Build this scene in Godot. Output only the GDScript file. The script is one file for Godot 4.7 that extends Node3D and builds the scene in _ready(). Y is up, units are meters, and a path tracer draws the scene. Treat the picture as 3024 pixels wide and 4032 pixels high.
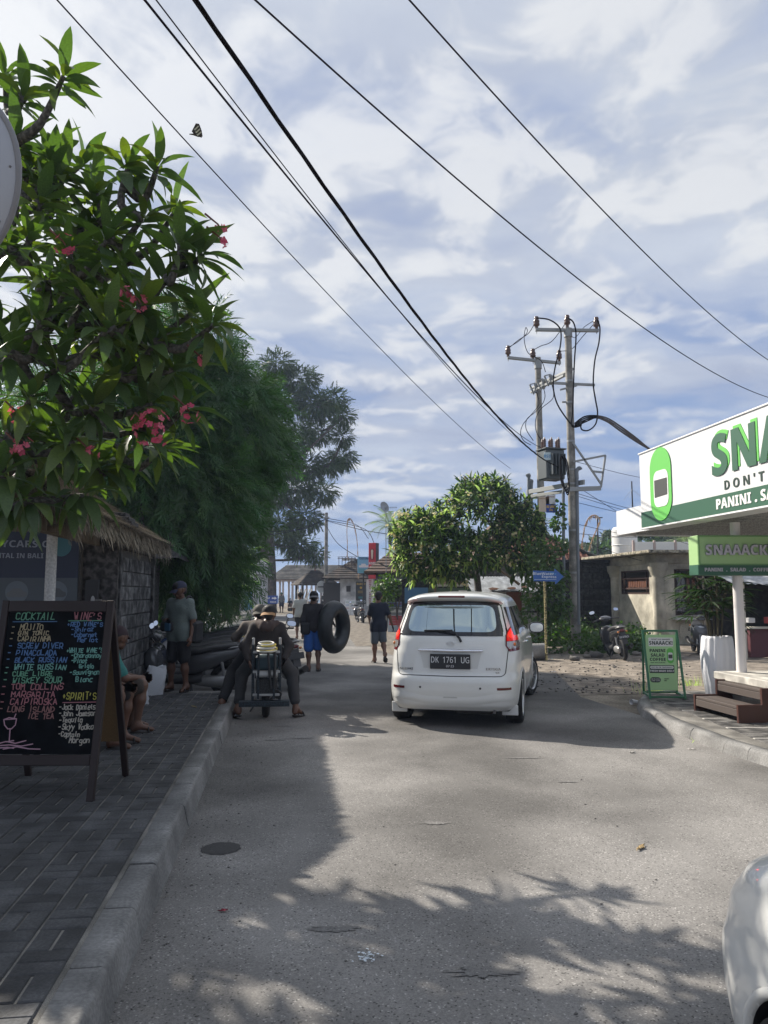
extends Node3D
# A seaside street in the tropics: camera, sky, sun first; then ground and buildings; then things; small details last.

const FOCAL := 3028.0      # focal length in pixels of a 3024 x 4032 frame
const EYE := 1.65          # height of the lens above the road
const PITCH := 0.10472     # lens tilted up by 6 degrees
const STREET := 0.1274     # the street runs 7.3 degrees left of the lens axis

var rng := RandomNumberGenerator.new()
var mats := {}
var texs := {}
var counts := {}
var font: SystemFont
var font_bold: SystemFont
var font_serif: SystemFont


class MB:
	# collects triangles for ONE mesh
	var v := PackedVector3Array()
	var n := PackedVector3Array()
	var c := PackedColorArray()
	var uv := PackedVector2Array()
	var ix := PackedInt32Array()
	var col := Color(1, 1, 1)

	func vert(p: Vector3, nn: Vector3, t := Vector2.ZERO) -> int:
		v.append(p)
		n.append(nn)
		c.append(col)
		uv.append(t)
		return v.size() - 1

	func tri(a: Vector3, b: Vector3, d: Vector3, hint := Vector3.ZERO) -> void:
		var nn := (d - a).cross(b - a)
		if hint != Vector3.ZERO and nn.dot(hint) < 0.0:
			var s := b
			b = d
			d = s
			nn = -nn
		nn = nn.normalized()
		var i := vert(a, nn)
		vert(b, nn)
		vert(d, nn)
		ix.append(i)
		ix.append(i + 1)
		ix.append(i + 2)

	func quad(a: Vector3, b: Vector3, d: Vector3, e: Vector3, hint := Vector3.ZERO) -> void:
		# corners in order round the face; uv: a (0,1) b (1,1) d (1,0) e (0,0)
		var nn := (e - a).cross(b - a)
		if nn.length_squared() < 1e-16:
			nn = (d - a).cross(b - a)
		var flip := hint != Vector3.ZERO and nn.dot(hint) < 0.0
		if flip:
			nn = -nn
		nn = nn.normalized()
		var i := vert(a, nn, Vector2(0, 1))
		vert(b, nn, Vector2(1, 1))
		vert(d, nn, Vector2(1, 0))
		vert(e, nn, Vector2(0, 0))
		for k in ([0, 2, 1, 0, 3, 2] if flip else [0, 1, 2, 0, 2, 3]):
			ix.append(i + k)

	func grid(rows: Array, closed := false) -> void:
		# rows of points, smooth normals; closed joins the last point of a row to its first
		var w: int = rows[0].size()
		var base := v.size()
		var m := w if not closed else w
		var acc := PackedVector3Array()
		acc.resize(rows.size() * w)
		for r in rows.size() - 1:
			var ra: PackedVector3Array = rows[r]
			var rb: PackedVector3Array = rows[r + 1]
			for k in (m if closed else m - 1):
				var k2 := (k + 1) % w
				var nn := (rb[k] - ra[k2]).cross(ra[k] - rb[k2])
				nn = (rb[k2] - ra[k]).cross(rb[k] - ra[k2])
				acc[r * w + k] += nn
				acc[r * w + k2] += nn
				acc[(r + 1) * w + k] += nn
				acc[(r + 1) * w + k2] += nn
		for r in rows.size():
			for k in w:
				vert(rows[r][k], acc[r * w + k].normalized(), Vector2(float(k) / (w - 1 if w > 1 else 1), float(r) / (rows.size() - 1)))
		for r in rows.size() - 1:
			for k in (m if closed else m - 1):
				var k2 := (k + 1) % w
				var a := base + r * w + k
				var b := base + r * w + k2
				var d := base + (r + 1) * w + k2
				var e := base + (r + 1) * w + k
				ix.append_array([a, e, d, a, d, b])

	func fan(ring: PackedVector3Array, out: Vector3) -> void:
		var mid := Vector3.ZERO
		for p in ring:
			mid += p
		mid /= ring.size()
		for k in ring.size():
			tri(mid, ring[k], ring[(k + 1) % ring.size()], out)

	func box(size: Vector3, t := Transform3D(), bev := 0.0) -> void:
		var h := size * 0.5
		bev = minf(bev, minf(h.x, minf(h.y, h.z)) * 0.9)
		var p := func(s: Vector3, ax: int) -> Vector3:
			var q := s * (h - Vector3.ONE * bev)
			q[ax] = s[ax] * h[ax]
			return t * q
		for ax in 3:
			var a1 := (ax + 1) % 3
			var a2 := (ax + 2) % 3
			for sg in [-1.0, 1.0]:
				var cs := []
				for k in [[-1.0, -1.0], [1.0, -1.0], [1.0, 1.0], [-1.0, 1.0]]:
					var s := Vector3.ZERO
					s[ax] = sg
					s[a1] = k[0]
					s[a2] = k[1]
					cs.append(p.call(s, ax))
				var o := Vector3.ZERO
				o[ax] = sg
				quad(cs[0], cs[1], cs[2], cs[3], t.basis * o)
				if bev > 0.0:
					# the chamfer between this face and the next axis' face
					for s1 in [-1.0, 1.0]:
						var sa := Vector3.ZERO
						sa[ax] = sg
						sa[a1] = s1
						sa[a2] = -1.0
						var sb := sa
						sb[a2] = 1.0
						quad(p.call(sa, ax), p.call(sb, ax), p.call(sb, a1), p.call(sa, a1), t.basis * Vector3(sa.x + sb.x, sa.y + sb.y, sa.z + sb.z))
		if bev > 0.0:
			for sx in [-1.0, 1.0]:
				for sy in [-1.0, 1.0]:
					for sz in [-1.0, 1.0]:
						var s := Vector3(sx, sy, sz)
						tri(p.call(s, 0), p.call(s, 1), p.call(s, 2), t.basis * s)

	func bar(a: Vector3, b: Vector3, w: float, d: float, bev := 0.0, up := Vector3.UP) -> void:
		# a square bar from a to b
		var y := (b - a)
		var l := y.length()
		if l < 1e-6:
			return
		y /= l
		if absf(y.dot(up)) > 0.98:
			up = Vector3.FORWARD if absf(y.dot(Vector3.FORWARD)) < 0.9 else Vector3.RIGHT
		var x := y.cross(up).normalized()
		var z := x.cross(y).normalized()
		box(Vector3(w, l, d), Transform3D(Basis(x, y, z), (a + b) * 0.5), bev)

	func tube(pts: Array, radii, sides := 8, caps := true) -> void:
		var rows := []
		var prev := Vector3.ZERO
		for i in pts.size():
			var p: Vector3 = pts[i]
			var d: Vector3 = (pts[mini(i + 1, pts.size() - 1)] - pts[maxi(i - 1, 0)]).normalized()
			var x := prev
			if i == 0:
				x = d.cross(Vector3.UP if absf(d.y) < 0.9 else Vector3.RIGHT).normalized()
			else:
				x = (x - d * x.dot(d)).normalized()
			prev = x
			var y := d.cross(x)
			var r: float = radii[i] if radii is Array else radii
			var row := PackedVector3Array()
			for k in sides:
				var an := TAU * k / sides
				row.append(p + (x * cos(an) + y * sin(an)) * r)
			rows.append(row)
		grid(rows, true)
		if caps:
			fan(rows[0], pts[0] - pts[1])
			fan(rows[-1], pts[-1] - pts[-2])

	func lathe(prof: Array, sides := 16, t := Transform3D(), capped := true) -> void:
		# prof: Vector2(radius, height) upwards
		var rows := []
		for q in prof:
			var row := PackedVector3Array()
			for k in sides:
				var an := TAU * k / sides
				row.append(t * Vector3(cos(an) * q.x, q.y, sin(an) * q.x))
			rows.append(row)
		grid(rows, true)
		if capped:
			if prof[0].x > 1e-4:
				fan(rows[0], t.basis * Vector3(0, prof[0].y - prof[-1].y, 0))
			if prof[-1].x > 1e-4:
				fan(rows[-1], t.basis * Vector3(0, prof[-1].y - prof[0].y, 0))

	func loft(secs: Array, seg := 20, t := Transform3D(), capped := true) -> void:
		# secs: [z, cx, cy, half width, half height, exponent]
		var rows := []
		for s in secs:
			var row := PackedVector3Array()
			var e: float = 2.0 / (s[5] if s.size() > 5 else 2.6)
			for k in seg:
				var an := TAU * k / seg
				var cx := cos(an)
				var sy := sin(an)
				row.append(t * Vector3(s[1] + s[3] * signf(cx) * pow(absf(cx), e), s[2] + s[4] * signf(sy) * pow(absf(sy), e), s[0]))
			rows.append(row)
		grid(rows, true)
		if capped:
			fan(rows[0], t.basis * Vector3(0, 0, secs[0][0] - secs[-1][0]))
			fan(rows[-1], t.basis * Vector3(0, 0, secs[-1][0] - secs[0][0]))

	func prism(poly: PackedVector2Array, depth: float, t := Transform3D()) -> void:
		# polygon in the xy plane, from z = 0 to z = -depth
		var idx := Geometry2D.triangulate_polygon(poly)
		for k in range(0, idx.size(), 3):
			var a := Vector3(poly[idx[k]].x, poly[idx[k]].y, 0)
			var b := Vector3(poly[idx[k + 1]].x, poly[idx[k + 1]].y, 0)
			var d := Vector3(poly[idx[k + 2]].x, poly[idx[k + 2]].y, 0)
			var z := Vector3(0, 0, -depth)
			tri(t * a, t * b, t * d, t.basis * Vector3.BACK)
			tri(t * (a + z), t * (b + z), t * (d + z), t.basis * Vector3.FORWARD)
		var cw := Geometry2D.is_polygon_clockwise(poly)
		for k in poly.size():
			var p := poly[k]
			var q := poly[(k + 1) % poly.size()]
			var e := q - p
			var o := Vector2(e.y, -e.x) * (-1.0 if cw else 1.0)
			quad(t * Vector3(p.x, p.y, 0), t * Vector3(q.x, q.y, 0), t * Vector3(q.x, q.y, -depth), t * Vector3(p.x, p.y, -depth), t.basis * Vector3(o.x, o.y, 0))

	func ball(r: Vector3, t := Transform3D(), seg := 12, rings := 8) -> void:
		var rows := []
		for i in rings + 1:
			var th := PI * i / rings
			var row := PackedVector3Array()
			for k in seg:
				var an := TAU * k / seg
				row.append(t * Vector3(r.x * sin(th) * cos(an), -r.y * cos(th), r.z * sin(th) * sin(an)))
			rows.append(row)
		grid(rows, true)

	func torus(R: float, r: float, t := Transform3D(), seg := 24, sides := 8, flat := 1.0) -> void:
		# ring in the xy plane
		var rows := []
		for i in seg + 1:
			var an := TAU * i / seg
			var row := PackedVector3Array()
			for k in sides:
				var b := TAU * k / sides
				row.append(t * Vector3((R + r * cos(b)) * cos(an), (R + r * cos(b)) * sin(an), r * flat * sin(b)))
			rows.append(row)
		grid(rows, true)

	func add(o: MB, t: Transform3D) -> void:
		var base := v.size()
		v.append_array(t * o.v)
		var nb := t.basis.inverse().transposed()
		var nn := PackedVector3Array()
		nn.resize(o.n.size())
		for i in o.n.size():
			nn[i] = (nb * o.n[i]).normalized()
		n.append_array(nn)
		c.append_array(o.c)
		uv.append_array(o.uv)
		var k := ix.size()
		ix.append_array(o.ix)
		for i in range(k, ix.size()):
			ix[i] += base

	func mesh() -> ArrayMesh:
		var a := []
		a.resize(Mesh.ARRAY_MAX)
		a[Mesh.ARRAY_VERTEX] = v
		a[Mesh.ARRAY_NORMAL] = n
		a[Mesh.ARRAY_COLOR] = c
		a[Mesh.ARRAY_TEX_UV] = uv
		a[Mesh.ARRAY_INDEX] = ix
		var m := ArrayMesh.new()
		m.add_surface_from_arrays(Mesh.PRIMITIVE_TRIANGLES, a)
		return m


# ---------- places
func V(x: float, y: float, z: float) -> Vector3:
	return Vector3(x, y, z)


func V2(x: float, y: float) -> Vector2:
	return Vector2(x, y)


func at(u: float, v: float, d: float) -> Vector3:
	# the point d metres ahead of the lens that the photograph shows at (u, v)
	var y := (2016.0 - v) / FOCAL
	var fw := cos(PITCH) - y * sin(PITCH)
	return Vector3((u - 1512.0) / FOCAL * d / fw, EYE + d * (y * cos(PITCH) + sin(PITCH)) / fw, -d)


func gr(u: float, v: float, h := 0.0) -> Vector3:
	# the point of a level h metres above the road
	var y := (2016.0 - v) / FOCAL
	var fw := cos(PITCH) - y * sin(PITCH)
	var rise := (y * cos(PITCH) + sin(PITCH)) / fw
	return at(u, v, (h - EYE) / rise)


func st(a: float, y: float, b: float) -> Vector3:
	# street axes: a metres right of the lens, b metres along the street
	return Vector3(a * cos(STREET) - b * sin(STREET), y, -(a * sin(STREET) + b * cos(STREET)))


func stT(a: float, y: float, b: float, turn := 0.0) -> Transform3D:
	return Transform3D(Basis(Vector3.UP, STREET + turn), st(a, y, b))


func T(p := Vector3.ZERO, rot := Vector3.ZERO, s := Vector3.ONE) -> Transform3D:
	return Transform3D(Basis.from_euler(rot) * Basis.from_scale(s), p)


# ---------- naming and tagging
func numbered(called: String) -> String:
	var k: int = counts.get(called, 0)
	counts[called] = k + 1
	return called if k == 0 else "%s_%03d" % [called, k]


func thing(called: String, label: String, category: String, t := Transform3D(), group := "") -> Node3D:
	var o := Node3D.new()
	o.name = numbered(called)
	add_child(o)
	o.transform = t
	tag(o, label, category, group)
	return o


func tag(o: Node3D, label: String, category: String, group := "") -> void:
	o.set_meta("label", label)
	o.set_meta("category", category)
	if group:
		o.set_meta("group", group)


func part(called: String, mb, m: Material, parent: Node3D, t := Transform3D(), label := "") -> MeshInstance3D:
	var o := MeshInstance3D.new()
	o.name = called
	o.mesh = mb.mesh() if mb is MB else mb
	o.material_override = m
	o.transform = t
	if label:
		o.set_meta("label", label)
	parent.add_child(o, true)
	return o


func solo(called: String, mb, m: Material, label: String, category: String, t := Transform3D(), group := "") -> MeshInstance3D:
	var o := MeshInstance3D.new()
	o.name = numbered(called)
	o.mesh = mb.mesh() if mb is MB else mb
	o.material_override = m
	o.transform = t
	add_child(o)
	tag(o, label, category, group)
	return o


func setting(called: String, mb, m: Material) -> MeshInstance3D:
	var o := MeshInstance3D.new()
	o.name = numbered(called)
	o.mesh = mb.mesh() if mb is MB else mb
	o.material_override = m
	o.set_meta("kind", "structure")
	add_child(o)
	return o


func copy_of(o: Node3D, called: String, label: String, t: Transform3D, group := "") -> Node3D:
	var r: Node3D = o.duplicate()
	r.name = numbered(called)
	add_child(r)
	r.transform = t
	r.set_meta("label", label)
	if group:
		r.set_meta("group", group)
	return r


func swarm(called: String, mesh: Mesh, m: Material, places: Array, parent: Node3D, colors := []) -> MultiMeshInstance3D:
	# too many to count: one part of kind stuff
	var mm := MultiMesh.new()
	mm.transform_format = MultiMesh.TRANSFORM_3D
	mm.use_colors = colors.size() > 0
	mm.mesh = mesh
	mm.instance_count = places.size()
	for i in places.size():
		mm.set_instance_transform(i, places[i])
		if mm.use_colors:
			mm.set_instance_color(i, colors[i])
	var o := MultiMeshInstance3D.new()
	o.name = called
	o.multimesh = mm
	o.material_override = m
	o.set_meta("kind", "stuff")
	parent.add_child(o, true)
	return o


func text(words: String, height: float, depth: float, m: Material, parent: Node3D, t: Transform3D, f: Font = null, squeeze := 1.0, called := "lettering") -> MeshInstance3D:
	# raised or printed letters, height = capital height, centred, reading along +x and facing +z
	var tm := TextMesh.new()
	tm.text = words
	tm.font = f if f else font_bold
	tm.font_size = 64
	tm.pixel_size = height / 46.0
	tm.depth = depth
	tm.curve_step = 4.0
	var o := MeshInstance3D.new()
	o.name = called
	o.mesh = tm
	o.material_override = m
	o.transform = t * T(Vector3.ZERO, Vector3.ZERO, Vector3(squeeze, 1, 1))
	parent.add_child(o, true)
	return o


# ---------- materials
func noise_tex(key: String, kind: int, freq: float, oct: int, lo: float, hi: float, sharp := 0.0, size := 512, sd := 1) -> Texture2D:
	if texs.has(key):
		return texs[key]
	var nz := FastNoiseLite.new()
	nz.seed = sd
	nz.noise_type = kind
	nz.frequency = freq
	nz.fractal_octaves = oct
	if oct <= 1:
		nz.fractal_type = FastNoiseLite.FRACTAL_NONE
	var g := Gradient.new()
	g.offsets = PackedFloat32Array([0.0 + sharp, 1.0 - sharp])
	g.colors = PackedColorArray([Color(lo, lo, lo), Color(hi, hi, hi)])
	var tx := NoiseTexture2D.new()
	tx.width = size
	tx.height = size
	tx.seamless = true
	tx.noise = nz
	tx.color_ramp = g
	texs[key] = tx
	return tx


func lin(r: float, g: float, b: float) -> Color:
	return Color(r, g, b).linear_to_srgb()


func mat(key: String, col: Color, rough := 0.8, opt := {}) -> StandardMaterial3D:
	# col: linear base colour of the thing itself
	if mats.has(key):
		return mats[key]
	var m := StandardMaterial3D.new()
	m.resource_name = key
	m.albedo_color = col.linear_to_srgb()
	m.roughness = rough
	m.metallic = opt.get("metal", 0.0)
	m.metallic_specular = opt.get("spec", 0.5)
	if opt.has("tex"):
		m.albedo_texture = texs[opt.tex]
		m.uv1_triplanar = true
		m.uv1_world_triplanar = opt.get("world", false)
		var s: float = opt.get("scale", 1.0)
		m.uv1_scale = opt.get("scale3", Vector3(s, s, s))
	if opt.has("bump"):
		m.heightmap_enabled = true
		m.heightmap_texture = texs[opt.get("bumptex", opt.get("tex", "fine"))]
		m.heightmap_scale = opt.bump
		if not opt.has("tex"):
			m.uv1_triplanar = true
			m.uv1_world_triplanar = opt.get("world", false)
			var s2: float = opt.get("scale", 1.0)
			m.uv1_scale = Vector3(s2, s2, s2)
	if opt.has("detail"):
		m.detail_enabled = true
		m.detail_albedo = texs[opt.detail]
		m.detail_blend_mode = BaseMaterial3D.BLEND_MODE_MUL
		m.detail_uv_layer = BaseMaterial3D.DETAIL_UV_2
		m.uv2_triplanar = true
		m.uv2_world_triplanar = opt.get("world", false)
		var s3: float = opt.get("dscale", 0.2)
		m.uv2_scale = Vector3(s3, s3, s3)
	if opt.has("back"):
		m.backlight_enabled = true
		m.backlight = Color(opt.back).linear_to_srgb()
	if opt.has("coat"):
		m.clearcoat_enabled = true
		m.clearcoat = opt.coat
		m.clearcoat_roughness = 0.03
	if opt.has("rim"):
		m.rim_enabled = true
		m.rim = opt.rim
		m.rim_tint = 0.5
	if opt.has("vc"):
		m.vertex_color_use_as_albedo = true
	if opt.has("glow"):
		m.emission_enabled = true
		m.emission = Color(opt.glow).linear_to_srgb()
		m.emission_energy_multiplier = opt.get("power", 1.0)
	if opt.has("alpha"):
		m.transparency = BaseMaterial3D.TRANSPARENCY_ALPHA
		m.albedo_color.a = opt.alpha
	m.cull_mode = BaseMaterial3D.CULL_DISABLED
	mats[key] = m
	return m


func make_textures() -> void:
	noise_tex("fine", FastNoiseLite.TYPE_SIMPLEX, 0.05, 4, 0.72, 1.0)
	noise_tex("grain", FastNoiseLite.TYPE_SIMPLEX, 0.16, 3, 0.62, 1.0, 0.1)
	noise_tex("coarse", FastNoiseLite.TYPE_SIMPLEX, 0.008, 5, 0.66, 1.0, 0.12)
	noise_tex("blotch", FastNoiseLite.TYPE_SIMPLEX, 0.014, 5, 0.45, 1.0, 0.22)
	noise_tex("pebble", FastNoiseLite.TYPE_CELLULAR, 0.09, 2, 0.55, 1.0)
	noise_tex("faint", FastNoiseLite.TYPE_SIMPLEX, 0.02, 4, 0.9, 1.0)
	noise_tex("cloth", FastNoiseLite.TYPE_SIMPLEX, 0.03, 4, 0.8, 1.0)


# ---------- bodies of joints: a smooth-joined field of tapered capsules, meshed as surface nets
func blob(bones: Array, cell: float, k: float, mb: MB, cuts := []) -> void:
	var lo := Vector3(1e9, 1e9, 1e9)
	var hi := -lo
	for b in bones:
		var r: float = maxf(b[2], b[3]) + k + cell * 2.0
		for p in [b[0], b[1]]:
			lo = lo.min(p - Vector3.ONE * r)
			hi = hi.max(p + Vector3.ONE * r)
	var nx := int((hi.x - lo.x) / cell) + 2
	var ny := int((hi.y - lo.y) / cell) + 2
	var nz := int((hi.z - lo.z) / cell) + 2
	var f := PackedFloat32Array()
	f.resize(nx * ny * nz)
	f.fill(0.3)
	for b in bones:
		var a: Vector3 = b[0]
		var ab: Vector3 = b[1] - a
		var l2 := maxf(ab.length_squared(), 1e-9)
		var ra: float = b[2]
		var rb: float = b[3]
		var r: float = maxf(ra, rb) + k + cell * 2.0
		var blo: Vector3 = (a.min(b[1]) - Vector3.ONE * r - lo) / cell
		var bhi: Vector3 = (a.max(b[1]) + Vector3.ONE * r - lo) / cell
		for z in range(maxi(0, int(blo.z)), mini(nz, int(bhi.z) + 1)):
			for y in range(maxi(0, int(blo.y)), mini(ny, int(bhi.y) + 1)):
				var i := (z * ny + y) * nx
				for x in range(maxi(0, int(blo.x)), mini(nx, int(bhi.x) + 1)):
					var p := lo + Vector3(x, y, z) * cell
					var ap := p - a
					var h := clampf(ap.dot(ab) / l2, 0.0, 1.0)
					var d := (ap - ab * h).length() - (ra + (rb - ra) * h)
					var o := f[i + x]
					var e := maxf(k - absf(o - d), 0.0) / k
					f[i + x] = minf(o, d) - e * e * k * 0.25
	for ct in cuts:
		# [point, outward normal, reach]: cuts the surface off beyond a plane
		for z in nz:
			for y in ny:
				for x in nx:
					var p: Vector3 = lo + Vector3(x, y, z) * cell - ct[0]
					var i := (z * ny + y) * nx + x
					var s: float = p.dot(ct[1])
					if s > -cell * 2.0 and p.length() < ct[2]:
						f[i] = maxf(f[i], s)
	var ids := {}
	var base := mb.v.size()
	var sy := nx
	var sz := nx * ny
	var off := [0, 1, sy, sy + 1, sz, sz + 1, sz + sy, sz + sy + 1]
	for z in nz - 1:
		for y in ny - 1:
			var i0 := (z * ny + y) * nx
			for x in nx - 1:
				var i := i0 + x
				if absf(f[i]) > cell * 2.0:
					continue
				var neg := 0
				for o in off:
					if f[i + o] < 0.0:
						neg += 1
				if neg == 0 or neg == 8:
					continue
				var sum := Vector3.ZERO
				var cnt := 0
				for e in [[0, 1], [2, 3], [4, 5], [6, 7], [0, 2], [1, 3], [4, 6], [5, 7], [0, 4], [1, 5], [2, 6], [3, 7]]:
					var fa := f[i + off[e[0]]]
					var fb := f[i + off[e[1]]]
					if (fa < 0.0) != (fb < 0.0):
						var q := fa / (fa - fb)
						var pa := Vector3(e[0] & 1, (e[0] >> 1) & 1, e[0] >> 2)
						var pb := Vector3(e[1] & 1, (e[1] >> 1) & 1, e[1] >> 2)
						sum += pa.lerp(pb, q)
						cnt += 1
				var g := Vector3(f[i + 1] - f[i], f[i + sy] - f[i], f[i + sz] - f[i]) + Vector3(f[i + sz + sy + 1] - f[i + sz + sy], f[i + sz + sy + 1] - f[i + sz + 1], f[i + sz + sy + 1] - f[i + sy + 1])
				ids[i] = mb.vert(lo + (Vector3(x, y, z) + sum / cnt) * cell, g.normalized())
	for i in ids:
		var f0 := f[i]
		for ax in 3:
			var s: int = [1, sy, sz][ax]
			var f1 := f[i + s]
			if (f0 < 0.0) == (f1 < 0.0):
				continue
			var s1: int = [sy, sz, 1][ax]
			var s2: int = [sz, 1, sy][ax]
			if ids.has(i - s1) and ids.has(i - s2) and ids.has(i - s1 - s2):
				var q := [ids[i], ids[i - s1], ids[i - s1 - s2], ids[i - s2]]
				if f0 < 0.0:
					mb.ix.append_array([q[0], q[2], q[1], q[0], q[3], q[2]])
				else:
					mb.ix.append_array([q[0], q[1], q[2], q[0], q[2], q[3]])


func _ready() -> void:
	rng.seed = 20240717
	# ---- camera
	var cam := Camera3D.new()
	cam.name = "camera"
	cam.fov = rad_to_deg(2.0 * atan(2016.0 / FOCAL))
	cam.far = 3000.0
	cam.near = 0.05
	cam.position = Vector3(0, EYE, 0)
	cam.rotation.x = PITCH
	cam.current = true
	add_child(cam)
	# ---- sky and exposure
	var env := Environment.new()
	env.background_mode = Environment.BG_SKY
	env.sky = Sky.new()
	env.sky.sky_material = make_sky()
	env.tonemap_mode = Environment.TONE_MAPPER_LINEAR
	env.tonemap_exposure = 2.7
	env.sdfgi_enabled = true
	env.ssao_enabled = true
	env.ssil_enabled = true
	env.fog_enabled = true
	env.fog_density = 0.0010
	env.fog_light_color = Color(0.75, 0.83, 0.95)
	var we := WorldEnvironment.new()
	we.name = "environment"
	we.environment = env
	add_child(we)
	# ---- sun: ahead and to the left, 36 degrees up
	var sun := DirectionalLight3D.new()
	sun.name = "sun"
	sun.light_energy = 0.95
	sun.light_color = Color(1.0, 0.965, 0.915)
	sun.light_angular_distance = 0.6
	sun.shadow_enabled = true
	add_child(sun)
	sun.look_at_from_position(Vector3.ZERO, Vector3(1.06, -1.0, 0.84))
	# ---- fonts and shared textures
	font = SystemFont.new()
	font.font_names = ["Droid Sans"]
	font_bold = SystemFont.new()
	font_bold.font_names = ["Droid Sans"]
	font_bold.font_weight = 700
	font_serif = SystemFont.new()
	font_serif.font_names = ["Droid Serif"]
	font_serif.font_weight = 700
	make_textures()
	# ---- setting and things
	build_ground()
	build_left_pavement()
	build_right_pavement()
	build_cars()
	build_chalkboard()
	build_stall()
	build_block_wall()
	build_snack_bar()
	build_kiosk()
	build_dark_wall()
	build_power_poles()
	build_wires()
	build_street_end()
	build_signs()
	build_shacks()
	build_front_frangipani()
	build_right_frangipani()
	build_bamboo()
	build_big_tree()
	build_greens()
	build_scooters()
	build_hand_truck_bike()
	build_people()
	build_small()


var n1 := FastNoiseLite.new()
var n2 := FastNoiseLite.new()
var sun_at := Vector3(-1.06, 1.0, -0.84).normalized()


func sky_color(x: float, y: float, z: float) -> Color:
	var yy := maxf(y, 0.0) + 0.10
	var el := rad_to_deg(asin(clampf(y, 0.0, 1.0)))
	var px := x / yy
	var pz := z / yy
	var base := Color(0.175, 0.315, 0.595).lerp(Color(0.33, 0.41, 0.61), clampf(el / 24.0, 0.0, 1.0))
	base = base.lerp(Color(0.40, 0.50, 0.68), clampf(1.0 - el / 5.0, 0.0, 1.0) * 0.5)
	var wx := n2.get_noise_2d(px * 0.9, pz * 0.9) + 0.4 * n2.get_noise_2d(px * 2.6 + 7.0, pz * 2.6)
	var wz := n2.get_noise_2d(px * 0.9 + 31.0, pz * 0.9 - 9.0) + 0.4 * n2.get_noise_2d(px * 2.6 - 17.0, pz * 2.6 + 5.0)
	# a wide thin sheet, drawn out into streaks
	var sheet := n1.get_noise_2d(px * 0.5 + wx * 0.10 + 4.0, pz * 0.95 + wz * 0.12) * 0.5 + 0.5
	# puffs, in fields
	var field := n2.get_noise_2d(px * 0.33 + 12.9, pz * 0.38 + 7.7)
	var puff := n1.get_noise_2d(px * 2.7 + wx * 0.22, pz * 2.5 + 3.0 + wz * 0.22) * 0.5 + 0.5
	var glow := maxf(x * sun_at.x + y * sun_at.y + z * sun_at.z, 0.0)
	var gl := pow(glow, 5.0)
	var thick := n1.get_noise_2d(px * 0.7 + wx * 0.08 + 50.0, pz * 1.1 + wz * 0.08 + 20.0) * 0.5 + 0.5
	var a1 := smoothstep(0.16, 0.66, sheet + gl * 0.15) * lerpf(0.5, 0.97, smoothstep(4.0, 14.0, el))
	var a2 := smoothstep(0.38, 0.86, puff + field * 0.50 + gl * 0.26 - 0.10) * smoothstep(2.0, 9.0, el) * 0.78
	var sheetc := Color(0.405, 0.46, 0.60).lerp(Color(0.63, 0.685, 0.775), clampf(thick * 1.5 - 0.35 + gl * 0.6, 0.0, 1.0))
	var c := base.lerp(sheetc, a1)
	var pc := Color(0.64, 0.69, 0.775).lerp(Color(0.93, 0.945, 0.965), smoothstep(0.36, 0.70, puff + gl * 0.2))
	c = c.lerp(pc * (0.86 + 0.2 * gl), a2)
	return c.lerp(Color(0.97, 0.98, 1.0), clampf(pow(glow, 24.0) * 0.75 + gl * 0.16, 0.0, 1.0))


func make_sky() -> PanoramaSkyMaterial:
	# clouds only; sampled finely ahead and coarsely elsewhere, with one formula for the whole sky
	var w := 4096
	var h := 2048
	var data := PackedFloat32Array()
	data.resize(w * h * 3)
	data.fill(0.10)
	n1.seed = 11
	n1.noise_type = FastNoiseLite.TYPE_SIMPLEX
	n1.fractal_octaves = 7
	n1.fractal_gain = 0.56
	n1.frequency = 1.0
	n2.seed = 5
	n2.noise_type = FastNoiseLite.TYPE_SIMPLEX
	n2.fractal_octaves = 3
	n2.frequency = 1.0
	for jb in range(0, h / 2 + 4, 4):
		for ib in range(0, w, 4):
			var fine := mini(ib, w - ib) < 400 and jb > 480
			var stp := 1 if fine else 4
			for dj in range(0, 4, stp):
				for di in range(0, 4, stp):
					var th := PI * (jb + dj + 0.5 * stp) / h
					var ph := TAU * (ib + di + 0.5 * stp) / w
					var c := sky_color(sin(th) * sin(ph), cos(th), -sin(th) * cos(ph)) * 0.385
					for ej in stp:
						var o := ((jb + dj + ej) * w + ib + di) * 3
						for ei in stp:
							data[o] = c.r
							data[o + 1] = c.g
							data[o + 2] = c.b
							o += 3
	var im := Image.create_from_data(w, h, false, Image.FORMAT_RGBF, data.to_byte_array())
	var m := PanoramaSkyMaterial.new()
	m.panorama = ImageTexture.create_from_image(im)
	return m


# ---------- ground, road, pavements
func poly_sheet(pts: PackedVector2Array, y: float, m: Material, called: String, step := 0.0) -> void:
	var mb := MB.new()
	var idx := Geometry2D.triangulate_polygon(pts)
	for k in range(0, idx.size(), 3):
		var q := []
		for j in 3:
			q.append(Vector3(pts[idx[k + j]].x, y, pts[idx[k + j]].y))
		mb.tri(q[0], q[1], q[2], Vector3.UP)
	setting(called, mb, m)


func xz(p: Vector3) -> Vector2:
	return Vector2(p.x, p.z)


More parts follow.
